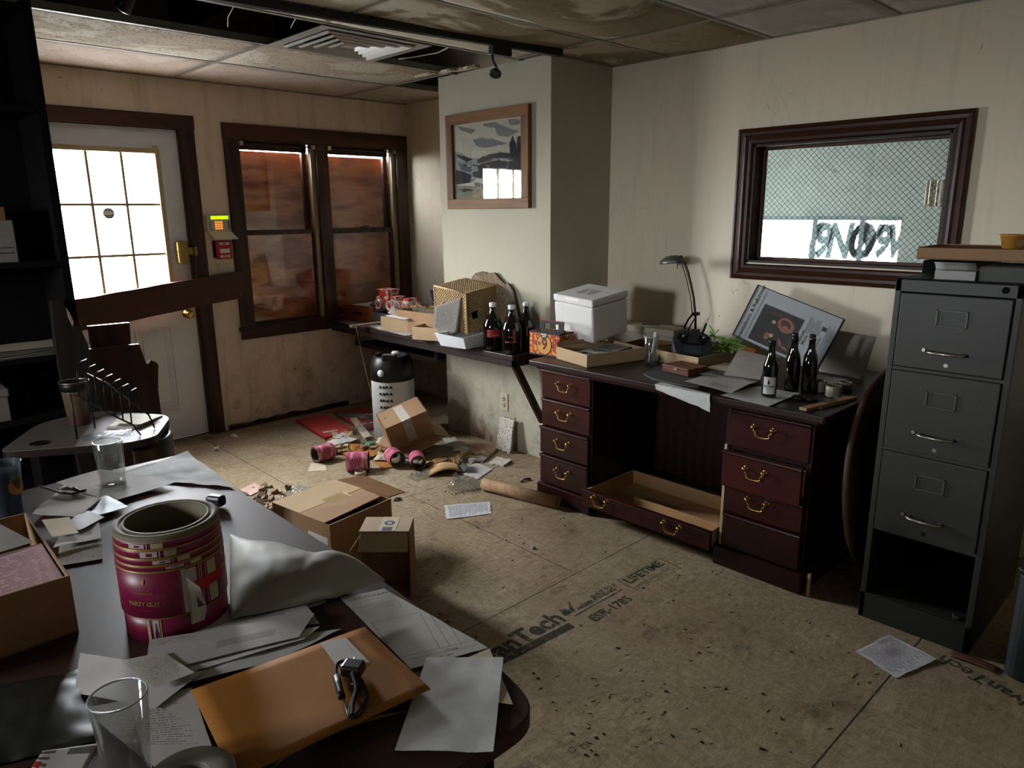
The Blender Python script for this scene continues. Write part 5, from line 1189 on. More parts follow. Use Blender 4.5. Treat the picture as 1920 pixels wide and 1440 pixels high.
for k, (px, dz, m, l, bp) in enumerate(Pd):
    lf = (lambda u, v: -.07*max(0, (.52-u*.0-v*1.0)) if 0 else 0) if k != 0 else None
    if k == 0:
        wds = [Vector(T(*px[0], D0+.004)), Vector(T(*px[1], D0+.004)), Vector(T(*px[2], D0+.004)), Vector(T(*px[3], D0+.004))]
        e1, e2 = T(1232, 724, D0+.003), T(1315, 742, D0+.003)
        b = B()
        def fr_(u, v):
            p = T(1238, 716, D0+.003).lerp(T(1332, 738, D0+.003), u)
            xe = DX-.032; q = Vector((xe-.004, p.y-.01, D0+.004))
            if v < .5: r = p.lerp(q, v*2); r.z = D0+.003
            else:
                s = (v-.5)*2; r = Vector((xe-.008-.012*s, q.y-.012*s, D0+.003-(.02+.05*u)*s))
            r += mnoise.noise_vector(Vector((u*9, v*6, 0)))*.004*(1 if v > .5 else .3); r.z = max(r.z, D0+.002) if v < .5 else r.z
            return r
        b.grid(fr_, 14, 14); single(b.out('receipt', P_blank, solid=.0005), l, 'paper')
    else: sheet('letter' if k in (2, 3, 4) else 'paper_sheet', l, 'paper', px, D0+dz, m, bp, seed=60+k)
# upright leaning papers behind the mail pile
sheet('paper_sheet', 'grey curled page propped up behind the mail pile left of the bottles', 'paper', None, 0, P_greyp, .0, world=[T(1357, 703, D0+.03), T(1425, 712, D0+.03), Vector(W((1440, 668), 3.25)), Vector(W((1385, 655), 3.25))], seed=70)
sheet('envelope', 'brown envelope edge propped behind the grey curled page', 'envelope', None, 0, M_manila, .0, world=[T(1365, 690, D0+.035), T(1395, 698, D0+.035), Vector(W((1418, 655), 3.30)), Vector(W((1398, 650), 3.30))], seed=71)
bkb = sheet('backing_board', 'pale grey board leaning behind the framed newspaper', 'board', None, 0, P_greyp, .0, world=[Vector((3.45, 1.42, D0+.003)), Vector((3.42, 1.20, D0+.003)), Vector((3.52, 1.20, D0+.19)), Vector((3.55, 1.45, D0+.20))], seed=72, solid=.005)
# framed newspaper
O_ = Vector((3.31, 1.377, .797)); c0 = Vector((.037, .959, .278)).normalized(); c1 = Vector((.30, -.30, .905)); c1 = (c1-c0*c1.dot(c0)).normalized(); c2 = c0.cross(c1)
fn = local('framed_newspaper', 'thin black framed newspaper front page standing on its corner against the clutter', 'framed newspaper', O_, cols=[c0, c1, c2])
a_, c_ = .463, .278
pb(fn, 'frame', M_black, ((0, 0, -.008), (a_, .004, .010)), ((0, c_-.004, -.008), (a_, c_, .010)), ((0, 0, -.008), (.004, c_, .010)), ((a_-.004, 0, -.008), (a_, c_, .010)))
s_ = 1 if c2.dot(Vector((-1, 0, 0))) > 0 else -1
pb(fn, 'newspaper_sheet', plain('pale_newsprint', 'a3a8aa', .7, var=.05), ((.004, .004, -.002), (a_-.004, c_-.004, .002)))
# page reads with its top toward the left corner: page-right = +c1, page-down = -c0
def npm(x, y, d=.003): return Matrix(((0, 1, 0, x), (1 if s_ < 0 else 1, 0, 0, y), (0, 0, -1, 0), (0, 0, 0, 1)))
zt = .0026*s_
def NM(x, y): # text x axis along +c1 , text y axis along +c0
    return Matrix(((0, 1, 0, x), (1, 0, 0, y), (0, 0, -1, zt), (0, 0, 0, 1)))
text('Brattleboro & Reformer', .030, M_ink, NM(a_-.034, c_/2), fn, 'masthead_lettering', .0005)
b = B(); b.box((a_-.060, .016, zt-.0002), (a_-.0585, c_-.016, zt+.0002)); b.box((a_-.066, .016, zt-.0002), (a_-.0652, c_-.016, zt+.0002)); b.out('rule_line', M_ink, fn)
b = B(); b.box((.165, .018, zt-.0003), (a_-.080, .205, zt+.0003)); ph_ = b.out('front_photo', plain('dark_news_photo', '17181a', .5, var=.3, vs=18), fn)
def blob(pts, mat, dz, name):
    b = B(); n = len(pts); b.poly([(x, y, zt+s_*dz) for x, y in pts]); b.out(name, mat, fn)
M_skin = plain('news_photo_skin', '8d5a4c', .6, var=.25, vs=40); M_skin2 = plain('news_photo_face', 'b39a7c', .6, var=.2, vs=60)
def ell(x, y, rx, ry, a=0, n=18): return [(x+rx*math.cos(t)*math.cos(a)-ry*math.sin(t)*math.sin(a), y+rx*math.cos(t)*math.sin(a)+ry*math.sin(t)*math.cos(a)) for t in [2*math.pi*i/n for i in range(n)]]
blob(ell(.235, .145, .046, .034, .3), M_skin, .0006, 'photo_detail'); blob(ell(.238, .150, .030, .018, .3), plain('dark_skin_shade', '3a2220', .6), .0008, 'photo_detail'); blob(ell(.232, .132, .016, .012, .3), M_skin, .001, 'photo_detail')
blob(ell(.298, .140, .010, .008), M_skin2, .0006, 'photo_detail'); blob(ell(.280, .075, .010, .009), M_skin2, .0006, 'photo_detail'); blob(ell(.300, .065, .014, .018), M_skin, .0005, 'photo_detail'); blob(ell(.225, .06, .02, .007, .9), M_skin, .0006, 'photo_detail'); blob(ell(.19, .045, .02, .006, .2), M_skin, .0006, 'photo_detail')
text('The season', .026, M_ink, NM(.145, .10), fn, 'headline_lettering', .0004); text('Made', .022, M_ink, NM(.122, .12), fn, 'headline_lettering', .0003); text('Brattleboro', .022, M_ink, NM(.060, .105), fn, 'headline_lettering', .0003)
b = B()
rr = random.Random(4)
for k in range(9): y0_ = .15+rr.uniform(0, .01); b.box((.142-.0085*k-.001, y0_, zt-.0002), (.142-.0085*k+.0006, .235-rr.uniform(0, .03), zt+.0002))
for k in range(5): b.box((.044-.008*k-.001, .02+rr.uniform(0, .03), zt-.0002), (.044-.008*k+.0006, .235-rr.uniform(0, .03), zt+.0002))
b.box((.165, .209, zt-.0001), (a_-.03, .2096, zt+.0001)); b.out('text_column', M_ink, fn, kind='stuff')
blob([(.048, .19), (.070, .19), (.070, .21), (.048, .21)], M_inkf, .0004, 'small_picture')
pb(fn, 'frame_glass', M_pane, ((.004, .004, s_*.0065), (a_-.004, c_-.004, s_*.0066)))
# beer bottles
def beer(label, c, mat, rot=0):
    t = thing('beer_bottle', label, 'bottle', c, rot, 'brown long-neck beer bottles in front of the framed newspaper')
    b = B(); b.lathe([(0, .003), (.024, .0), (.0295, .004), (.0305, .015), (.0305, .125), (.028, .142), (.020, .162), (.0145, .182), (.0128, .215), (.0128, .222), (.0142, .223), (.0145, .232), (.0135, .238), (.0105, .238), (.0105, .226), (0, .226)], n=32); b.out('bottle_glass', mat, t); return t
k1 = beer('green-brown beer bottle with a white label, standing on the white sheet', T(1441, 743, D0+.008), M_beerg)
l = wraplabel(k1, .0309, .016, .088, 2.75, 4.45, plain('white_beer_label', 'b6b9b4', .5, var=.03), n=20)
mR = lambda z, a=3.5: Matrix.Rotation(-math.pi/2+a+math.pi, 4, 'Z') @ Matrix.Translation((0, 0, z))
text('VELTINS', .0125, M_ink, mR(.048), l, 'brand_lettering', .0004, wrap=.0313); text('pilsener', .007, M_inkf, mR(.038), l, 'small_lettering', .0001, wrap=.0313)
b = B(); b.prism([(-.0045, 0), (0, -.006), (.0045, 0), (.0035, .010), (-.0035, .010)], 0, .0004); me = b.out('crest', M_ink, l); me.matrix_local = mR(.062, 3.5) @ Matrix.Translation((0, -.0314, 0)) @ Matrix.Rotation(math.pi/2, 4, 'X')
b = B(); b.prism(ell(0, .013, .003, .0025), 0, .0004); me = b.out('crest_crown', M_redb, l); me.matrix_local = mR(.062, 3.5) @ Matrix.Translation((0, -.0314, 0)) @ Matrix.Rotation(math.pi/2, 4, 'X')
beer('plain dark beer bottle at the front left of the rear cluster', T(1483, 732, D0+.001), M_beer)
beer('plain dark beer bottle at the front right of the rear cluster', T(1515, 735, D0+.001), M_beer)
p = T(1483, 732, D0); beer('plain dark beer bottle hidden behind the left rear bottle', p+Vector((.075, .035, .001)), M_beer)
p = T(1515, 735, D0); beer('plain dark beer bottle hidden behind the right rear bottle', p+Vector((.08, .035, .001)), M_beer)
# candle jars
M_wax = plain('frosted_wax_glass', '6e6e5c', .4, var=.06)
for k, (px, r_) in enumerate((((1500, 738), .03), ((1515, 745), .033), ((1536, 740), .03))):
    pass
for k, (px, r_, l) in enumerate((((1535, 733), .032, 'frosted candle jar lid-off, left of the pair by the bottles'), ((1562, 743), .032, 'frosted candle jar at the front right of the group'), ((1584, 736), .028, 'frosted candle jar at the far right of the group'))):
    p = T(*px, D0+.001); t = thing('candle_jar', l, 'candle jar', p, 0, 'frosted candle jars on the desk'); b = B(); b.lathe([(0, 0), (r_-.003, 0), (r_, .004), (r_, .044), (r_-.003, .048), (r_-.005, .046), (r_-.005, .040), (0, .040)], n=28); b.out('jar_glass', M_wax, t)
for k, (px, l) in enumerate((((1497, 747), 'small black plastic cap lying right of the labelled bottle'), ((1520, 750), 'flat black disc near the wooden strip'))):
    b = B(); b.lathe([(0, 0), (.028, 0), (.028, .008), (.022, .012), (0, .012)], T(*px, D0+.001), 24); single(b.out('plastic_disc', M_black), l, 'cap')
ws = thing('wooden_strip', 'short tan wooden strip lying at the right front edge of the desk', 'wood strip', T(1550, 762, D0))
b = B(); a0, a1 = T(1505, 770, D0+.001), T(1600, 748, D0+.001); d = (a1-a0); b.M = Matrix.Translation((a0+a1)/2) @ Matrix.Rotation(math.atan2(d.y, d.x), 4, 'Z'); b.box((-d.length/2, -.017, 0), (d.length/2, .017, .012)); b.out('strip', M_card, ws, w=True, bevel=.002)
b = B(); b.M = Matrix.Translation((a0+a1)/2) @ Matrix.Rotation(math.atan2(d.y, d.x), 4, 'Z'); b.box((-d.length/2+.08, -.03, 0), (d.length/2-.08, -.017, .007)); b.out('strip_ledge', M_card_in, ws, w=True)

# ================================================================== ON THE FILING CABINET
K0 = CH
t = local('black_tray', 'low black tray at the back left of the filing cabinet top', 'tray', (3.02, .70, K0+.001), yaw=2); b = B(); shellbox(b, .32, .19, .045, .004); b.out('tray_shell', M_matte, t); pb(t, 'tray_paper', M_white, ((.005, .01, .005), (.3, .18, .007)))
t = local('white_carton', 'small white carton with its flap open on the cabinet top', 'carton', (2.765, .655, K0+.001), yaw=3); b = B(); b.box((0, 0, 0), (.19, .12, .030)); b.out('carton_body', plain('white_card', '9b9b99', .6), t, bevel=.001)
b = B(); b.grid(lambda u, v: (-.035*v+.01, .12*u, .030+.028*math.sin(v*1.6)), 4, 5); b.out('carton_flap', plain('white_card', '9b9b99', .6), t, solid=.002)
t = local('grey_carton', 'dark grey carton at the right front of the cabinet top', 'carton', (2.775, .512, K0+.001), yaw=2); pb(t, 'carton_body', plain('grey_card', '4a4c48', .7), ((0, 0, 0), (.26, .135, .048)), bevel=.002)
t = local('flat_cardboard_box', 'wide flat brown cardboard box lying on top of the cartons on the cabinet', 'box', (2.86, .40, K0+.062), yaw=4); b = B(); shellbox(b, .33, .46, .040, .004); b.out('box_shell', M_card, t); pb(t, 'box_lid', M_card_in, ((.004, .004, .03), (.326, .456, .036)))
tb_ = local('food_tub', 'small round yellow paper food tub on the flat cardboard box', 'tub', (2.90, .585, K0+.1035))
b = B(); b.lathe([(0, 0), (.036, 0), (.046, .042), (.049, .043), (.049, .046), (.044, .046), (.034, .004), (0, .004)], n=36); b.out('tub_wall', plain('mustard_paper', 'a9782c', .5, var=.1), tb_)
b = B(); oval(tb_, Matrix.Rotation(.5, 4, 'Z') @ Matrix.Translation((-.0425, 0, .02)) @ Matrix.Rotation(-math.pi/2, 4, 'Y') @ Matrix.Rotation(0, 4, 'Z'), .012, .016, M_kraft, 'tub_print')

# ================================================================== ON THE FLOOR
# large carton with half-open top
bx = local('cardboard_box', 'large brown shipping carton with taped flaps and a barcode label, by the table edge', 'box', (1.421, 2.595, .001), yaw=9)
a_, c_, h_ = .36, .405, .25; t = .005
b = B(); shellbox(b, a_, c_, h_, t); b.out('box_shell', M_card, bx)
b = B(); b.box((0, c_/2, h_), (a_, c_, h_+t)); b.out('top_flap', M_cardl, bx)
b = B(); v = [(-.002, c_/2, h_+.001), (a_+.0, c_/2, h_+.001), (a_-.035, .035, h_+.012), (-.006, .025, h_+.004)]; b.poly([Vector(q) for q in v]); b.out('top_flap', M_card, bx, solid=t, label='half-lifted front flap')
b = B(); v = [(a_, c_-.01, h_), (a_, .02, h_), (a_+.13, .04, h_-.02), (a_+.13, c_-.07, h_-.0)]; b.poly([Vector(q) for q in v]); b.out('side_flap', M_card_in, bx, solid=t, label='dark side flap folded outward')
b = B(); b.grid(lambda u, v: (.15+.12*u+.01*mnoise.noise(Vector((v*5, 3, 0))), c_/2-.04+.08*v, h_+t+.001+.001*math.sin(u*40)), 12, 4); b.out('clear_tape', plain('glossy_brown_tape', 'a08a63', .2, spec=.8), bx)
b = B(); b.box((-.0015, .02, .04), (0, .15, .185)); lb_ = b.out('shipping_label', M_white, bx)
b = B(); x = .035; rr = random.Random(9)
while x < .125:
    w_ = rr.choice((.001, .002, .003)); b.box((-.0022, x, .075), (-.0014, x+w_, .125)); x += w_+rr.choice((.001, .002))
b.out('barcode', M_ink, lb_, kind='stuff')
# small carton with printed tape
bx = local('cardboard_box', 'small upright carton with printed paper tape and an open front, beside the large carton', 'box', (1.560, 2.215, .001), yaw=45)
a_, c_, h_ = .137, .20, .30
b = B(); b.box((0, 0, 0), (a_, c_, t)); b.box((0, 0, 0), (a_, t, h_)); b.box((0, c_-t, 0), (a_, c_, h_)); b.box((a_-t, t, 0), (a_, c_-t, h_)); b.out('box_shell', M_card, bx)
M_crd2 = plain('pale_cardboard', 'a9947a', .85, var=.08)
b = B(); b.box((-.002, 0, h_-.003), (a_, c_, h_+.002)); b.out('top_panel', M_crd2, bx)
def fl(u, v): return (-.002-.045*v+.004*math.sin(u*30)*v*.3, .005+(c_-.01)*u+(u-.5)*.01*v, h_-.004-.05*v-.012*v*v)
b = B(); b.grid(fl, 24, 6); b.out('front_flap', M_crd2, bx, solid=.004, label='creased front flap hanging down')
b = B(); v = [(0, c_, h_-.02), (0, c_, .03), (-.05, c_+.03, .05), (-.05, c_+.03, h_-.06)]; b.poly([Vector(q) for q in v]); b.out('side_flap', M_card, bx, solid=.004)
b = B(); v = [(0, 0, h_-.03), (0, 0, .005), (-.012, -.003, .02), (-.02, -.006, h_-.07)]; b.poly([Vector(q) for q in v]); b.out('side_flap', M_card, bx, solid=.004)
b = B(); b.box((.0, .055, h_+.002), (a_, .125, h_+.003)); tp = b.out('paper_tape', plain('cream_tape', 'b9ad90', .6), bx)
b = B(); b.lathe([(.010, 0), (.022, 0)], (.075, .09, h_+.0036), 24, cap=False); b.out('tape_logo', plain('blue_print', '35465c', .6), tp); b = B(); b.box((.005, .07, h_+.0034), (.035, .11, h_+.0037)); b.out('tape_logo', plain('blue_print', '35465c', .6), tp)
# tilted open carton in the debris
bx = local('cardboard_box', 'brown carton tipped on its edge with wide paper tape, in the debris pile', 'box', (2.531, 3.716, .034), cols=[(.8724, -.3723, .3167), (.3246, .9257, .194), (-.3654, -.0665, .9285)])
a_, c_, h_ = .292, .225, .19
b = B(); b.box((0, 0, 0), (a_, t, h_)); b.box((0, c_-t, 0), (a_, c_, h_)); b.box((0, 0, h_-t), (a_, c_, h_)); b.box((0, t, 0), (t, c_-t, h_)); b.box((a_-t, t, 0), (a_, c_-t, h_)); b.out('box_shell', M_card, bx)
b = B(); v = [(0, 0, 0), (a_, 0, 0), (a_+.02, -.075, -.012), (.06, -.105, -.012)]; b.poly([Vector(q) for q in v]); b.out('front_flap', M_card, bx, solid=.004)
b = B(); v = [(0, 0, .02), (0, c_, .02), (-.07, c_-.03, -.05+.03), (-.06, .0, -.03+.03)]; b.poly([Vector(q) for q in v]); b.out('side_flap', M_card, bx, solid=.004)
b = B(); v = [(a_, 0, .0), (a_, c_, .0), (a_+.09, c_-.02, -.09), (a_+.10, .03, -.10)]; b.poly([Vector(q) for q in v]); b.out('side_flap', M_cardl, bx, solid=.004)
b = B(); b.box((.115, -.0015, .03), (.175, .0, h_)); b.box((.115, -.0015, h_), (.175, c_-.02, h_+.0015)); b.out('paper_tape', plain('dusty_white_tape', 'a79f93', .6, var=.12, vs=20), bx)
text('18', .022, M_ink, Matrix.Translation((.035, .12, h_+.001)), bx, 'stamp_lettering', .0004); 
# red boxes
def redbox(label, O, yaw, a, c):
    o = local('flat_red_box', label, 'box', O, yaw=yaw, group='flat red cardboard cartons by the back wall'); b = B(); b.box((0, 0, 0), (a, c, .022)); b.out('box_body', M_red, o, bevel=.002); 
    b = B(); 
    for q in ((.05, a-.05, .06, .062), (.05, a-.05, .17, .172), (.05, .052, .06, .172), (a-.052, a-.05, .06, .172)): b.box((q[0], q[2], .022), (q[1], q[3], .0224))
    b.out('white_border', plain('faded_white_print', 'c28f88', .6), o)
    text('Felix' if 0 else 'Miele', .05, M_whitel, Matrix.Translation((a/2-.03, .115, .0225)) @ Matrix.Rotation(.0, 4, 'Z'), o, 'brand_lettering', .002); return o
r1 = redbox('flat red carton with white lettering, nearest the door side of the back wall', (2.40, 4.36, .002), -8, .235, .56)
r2 = redbox('flat red carton partly under the tipped carton, right of the other red carton', (2.69, 4.34, .003), -10, .26, .56)
sheet('paper_strip', 'cream paper strip lying across the two red cartons', 'paper', [(682, 822), (697, 818), (660, 772), (648, 773)], .026, M_cream, .004, seed=3)
crumple('plastic_wrap', 'crumpled clear plastic wrap in front of the red cartons', 'plastic wrap', T(680, 806, .01), (.26, .16), M_clearpl, .05, 31, .4)
crumple('plastic_wrap', 'grey dusty plastic strip draped between the red cartons', 'plastic wrap', T(668, 780, .026), (.1, .34), plain('smoky_plastic', '4c4844', .3, spec=.7), .03, 33, .45)
# keg
kg = thing('beer_keg', 'white one-way plastic keg with black top and pictogram panel, under the counter', 'keg', T(741, 812, 0)+Vector((.0, 0, .001)), Euler((0, 0, math.radians(0))))
kc = kg.location; 
b = B(); b.lathe([(0, 0), (.14, 0), (.150, .012), (.150, .40), (.146, .43), (0, .43)], n=48); b.out('keg_body', plain('white_keg_plastic', 'c8c9c6', .4, var=.05), kg)
b = B(); b.lathe([(.150, .405), (.154, .41), (.154, .47), (.148, .52), (.128, .56), (.118, .575), (.105, .57), (.10, .54), (0, .535)], n=48); b.out('top_chime', M_black, kg)
b = B(); b.rbox((-.07, -.075, .575), (.06, .10, .05), (0, 0, .8)); b.out('grip_block', M_black, kg, bevel=.012)
b = B(); b.lathe([(0, .595), (.028, .595), (.03, .60), (.024, .61), (0, .61)], (-.02, -.08, 0), 20); b.out('valve_cap', M_whitepl, kg)
va = math.atan2(-kc.y, -kc.x)
b = B(); aa = va-.55; p = Vector((.152*math.cos(aa), .152*math.sin(aa), .47)); b.M = Matrix.Translation(p) @ Matrix.Rotation(aa, 4, 'Z') @ Matrix.Rotation(math.pi/2, 4, 'Y'); b.lathe([(0, .004), (.024, .003), (.026, -.004)], n=24); b.out('white_seal', M_whitepl, kg)
b = B(); rr = random.Random(2)
def onk(a, z, d=.0012): return (( .150+d)*math.cos(a), (.150+d)*math.sin(a), z)
for i in range(4):
    for j in range(5):
        a0 = va-.62+.17*i; z0_ = .36-.048*j; w_, hh = .052, .030
        k = rr.randint(0, 3)
        segs = [[(0, 0), (1, 0), (1, .12), (0, .12)], [(0, 0), (.15, 0), (.5, 1), (.35, 1)], [(.3, .2), (.8, .2), (.7, .9), (.4, .9)], [(.1, .5), (.5, 1), (.9, .5), (.5, .2)]]
        for sg in ([segs[k], segs[(k+2) % 4]] if k else [segs[2], segs[0]]):
            b.poly([Vector(onk(a0+(x_-.5)*.028/.15*1.6, z0_+y_*.024)) for x_, y_ in sg])
b.out('pictogram_panel', M_ink, kg, kind='stuff')
b = B(); 
for j in range(3): b.grid(lambda u, v: onk(va-.45+.2*u, .115+.012*j+.004*v), 6, 1)
b.out('small_print', M_inkf, kg)
# rolls of pink labels
def lroll(label, p, axis_deg, L, R=.052, tilt=0):
    o = thing('label_roll', label, 'label roll', (p.x, p.y, R+.001), Euler((math.radians(90), 0, math.radians(axis_deg+90))), 'rolls of pink striped labels on the floor')
    b = B(); b.lathe([(R, -L/2), (R, L/2)], n=36, cap=False); b.out('striped_labels', M_pinkl, o)
    b = B(); b.lathe([(R-.010, -L/2+.0), (R-.004, -L/2-.001), (R, -L/2)], n=36, cap=False); b.lathe([(R-.010, L/2), (R-.004, L/2+.001), (R, L/2)], n=36, cap=False); b.lathe([(R-.010, -L/2), (R-.010, L/2)], n=36, cap=False); b.out('cardboard_core', M_core, o)
    return o
lroll('pink label roll at the left end of the row, axis along the wall', T(605, 866, 0)+Vector((.02, .02, 0)), 2, .125)
lroll('widest pink and violet striped label roll, second from left', T(672, 886, 0)+Vector((.02, .03, 0)), -40, .13, .060)
lroll('pink label roll third from left, open end towards the viewer', T(742, 878, 0)+Vector((.03, .05, 0)), 75, .11)
lroll('pink label roll rightmost of the row, a white scrap inside', T(785, 883, 0)+Vector((.03, .05, 0)), 60, .11, .048)
b = B(); b.lathe([(.022, 0), (.034, .0), (.036, .006), (.034, .020), (.028, .024), (.022, .020), (.022, 0)], T(676, 890, .001), 32, cap=False)
single(b.out('tape_ring', plain('cream_plastic_ring', 'b8a890', .6)), 'small cream plastic ring in front of the widest pink roll', 'ring')
# scattered paper and card
FL = [([(577, 884), (612, 882), (610, 870), (583, 868)], .002, M_cream, 'tan torn scrap under the leftmost pink roll', .003),
      ([(833, 948), (837, 974), (921, 963), (919, 941)], .002, P_rec, 'crumpled white receipt alone in the middle of the floor', .006),
      ([(1604, 1222), (1680, 1272), (1757, 1239), (1668, 1190)], .002, P_rec, 'crinkled receipt on the floor in front of the filing cabinet', .012),
      ([(862, 888), (895, 899), (923, 880), (892, 867)], .004, P_let, 'white letter at the right end of the debris pile', .004),
      ([(838, 838), (865, 837), (852, 818), (830, 822)], .006, P_forms, 'small white note right of the tipped carton', .006),
      ([(850, 868), (880, 858), (905, 850), (868, 838)], .006, M_cream, 'tan crumpled sheet in the right part of the debris', .012),
      ([(878, 862), (905, 868), (925, 850), (898, 840)], .004, P_greyp, 'grey-tan sheet beside the green-spined book', .01),
      ([(800, 885), (845, 893), (860, 880), (820, 872)], .004, M_kraft, 'torn kraft sheet under the book', .01),
      ([(700, 862), (745, 858), (760, 872), (715, 880)], .004, M_manila, 'manila envelope lying between the pink rolls', .01),
      ([(640, 850), (665, 868), (712, 852), (685, 838)], .012, M_manila, 'manila envelope beneath the heap behind the pink rolls', .02),
      ([(612, 838), (640, 846), (662, 832), (630, 822)], .012, M_cream, 'cream sheet at the left of the heap by the red carton', .02),
      ([(870, 850), (918, 856), (935, 838), (900, 828)], .010, P_pink if 0 else plain('rust_stained_paper', '9a7a64', .8, var=.2, vs=15), 'rust-stained paper near the chase foot', .01),
      ([(735, 868), (780, 872), (790, 852), (750, 850)], .006, P_greyp, 'grey envelope under the third pink roll', .01),
      ([(450, 918), (478, 905), (492, 918), (470, 930)], .003, plain('pale_pink_sheet', 'b99a90', .8), 'pale pink sheet edge by the far table corner', .006)]
for k, (px, z, m, l, bp) in enumerate(FL): sheet('paper_sheet', l, 'paper', px, z, m, bp, seed=80+k, edge=.03 if 'receipt' in l else 0)
# heap of torn brown envelopes behind the rolls
rr = random.Random(11)
for k in range(17):
    px = (rr.uniform(622, 722), rr.uniform(820, 858)); p = T(*px, 0); m = (M_manila, M_cream, M_cardl, M_card, M_white)[k % 5]
    o = crumple('torn_envelope', 'x', 'paper', (p.x, p.y, .006+.006*(k % 5)), (rr.uniform(.09, .2), rr.uniform(.05, .11)), m, rr.uniform(.02, .055), 100+k, rr.uniform(0, 3.1), n=10, fr=2.5)
    o['label'] = 'crumpled torn envelope piece in the heap behind the pink rolls'; o['group'] = 'torn envelopes heaped behind the pink rolls'
for k in range(9):
    px = (rr.uniform(800, 905), rr.uniform(832, 872)); p = T(*px, 0); m = (M_cream, M_greyd if 0 else P_greyp, M_kraft)[k % 3]
    o = crumple('paper_scrap', 'x', 'paper', (p.x, p.y, .004+.005*(k % 3)), (rr.uniform(.09, .18), rr.uniform(.05, .12)), m, rr.uniform(.01, .03), 140+k, rr.uniform(0, 3.1), n=8, fr=2)
    o['label'] = 'loose paper scrap in the litter between tipped carton and chase'; o['group'] = 'paper scraps right of the tipped carton'
b = B(); b.grid(lambda u, v: (u*.07, v*.05, .05+.015*math.sin(u*3)), 6, 3); o = b.out('green_card', plain('green_card', '2f6b45', .6), solid=.001); o.location = T(692, 850, 0); tag(o, 'small dark green card on top of the envelope heap', 'card')
# curled book
bk = thing('paperback_book', 'splayed paperback with dark green spine lying open at the right of the rolls', 'book', T(835, 885, 0), Euler((0, 0, math.radians(-30))))
b = B(); b.grid(lambda u, v: (-.11+.20*u, -.06+.12*v, .004+.035*math.sin(u*math.pi*.9)), 14, 3); b.out('page_block', plain('tan_pages', 'b08f66', .8), bk, solid=.008)
b = B(); b.grid(lambda u, v: (.09+.035*math.sin(v*3.1), -.06+.12*u, .002+.075*v), 8, 8); b.out('green_spine', plain('dark_green_cover', '2e3d3a', .5), bk, solid=.003)
# clear plastic
crumple('plastic_bag', 'crumpled clear plastic bag on the floor between receipt and tube', 'plastic bag', T(871, 912, .001), (.15, .17), M_clearpl, .075, 51, .5, n=18)
crumple('plastic_scrap', 'shiny clear plastic scrap in front of the rightmost pink roll', 'plastic wrap', T(790, 893, .001), (.15, .07), M_clearpl, .04, 53, .1)
crumple('plastic_scrap', 'clear plastic film lying left of the large carton', 'plastic wrap', T(560, 925, .001), (.16, .14), M_clearpl, .04, 57, .6)
# cardboard tube
R = .034; p0, p1 = T(907, 908, R), T(1046, 942, R); p0.z = p1.z = R+.001
ctb = thing('cardboard_tube', 'long brown cardboard mailing tube lying on the floor by the desk', 'tube', (p0+p1)/2)
b = B(); d = p1-p0; b.M = Matrix.Translation(p0) @ d.to_track_quat('Z', 'Y').to_matrix().to_4x4(); b.lathe([(R-.004, 0), (R, 0), (R, d.length), (R-.004, d.length), (R-.004, 0)], n=32, cap=False)
M_tube = N('spiral_kraft_tube'); _v = M_tube.co(); M_tube.base(M_tube.mix(M_tube.ramp(M_tube.noise(_v, 12, 4), .3, .7), lin('7d6048'), lin('9a7c5c'))); M_tube.set(.7, spec=.25); b.out('tube_wall', M_tube.m, ctb, w=True)
b = B(); b.M = Matrix.Translation(p0) @ d.to_track_quat('Z', 'Y').to_matrix().to_4x4(); q = [(Vector(((R+.0003)*math.cos(a), (R+.0003)*math.sin(a), .02+a*.0165))) for a in [i*.25 for i in range(int((d.length-.04)/.0165/.25))]]; b.tube(q, .0008, 4); b.out('spiral_seam', M_core, ctb, w=True)
# ceiling tile pieces
def chunk(label, px, rot, size, h, seed, stand=None):
    b = B(); n = 16
    pts = []
    for i in range(n*4):
        s_ = i//n; u = (i % n)/n; x, y = ((-.5+u, -.5), (.5, -.5+u), (.5-u, .5), (-.5, .5-u))[s_]
        j = mnoise.noise_vector(Vector((x*5+seed, y*5, seed)))*.10; pts.append(((x+j.x)*size[0], (y+j.y)*size[1]))
    b.prism(pts, 0, h); o = b.out('ceiling_tile_chunk', M_speck, None); o.location = px; o.rotation_euler = rot
    return tag(o, label, 'ceiling tile piece')
n_ = N('white_speckled_tile'); v = n_.co(); f = n_.math('MULTIPLY', n_.math('LESS_THAN', n_.voro(n_.co(scale=(1, 2.2, 1), rot=(0, 0, .6)), 75), .32), n_.math('GREATER_THAN', n_.noise(v, 40, 2), .45)); n_.base(n_.mix(f, lin('c4beb2'), lin('3b3730'))); n_.set(.9, spec=.1); n_.bump(n_.math('SUBTRACT', 1, f), .5, .003); M_speck = n_.m
p = on(951, 832, 0, XC-.045); chunk('tall broken piece of white speckled ceiling tile leaning on the chase', (XC-.05, p.y, .115), Euler((0, math.radians(-78), math.radians(0))), (.225, .13), .014, 3)
chunk('small broken piece of speckled ceiling tile lying before the tall one', T(938, 868, .004), Euler((0, math.radians(-6), .3)), (.10, .11), .012, 8)
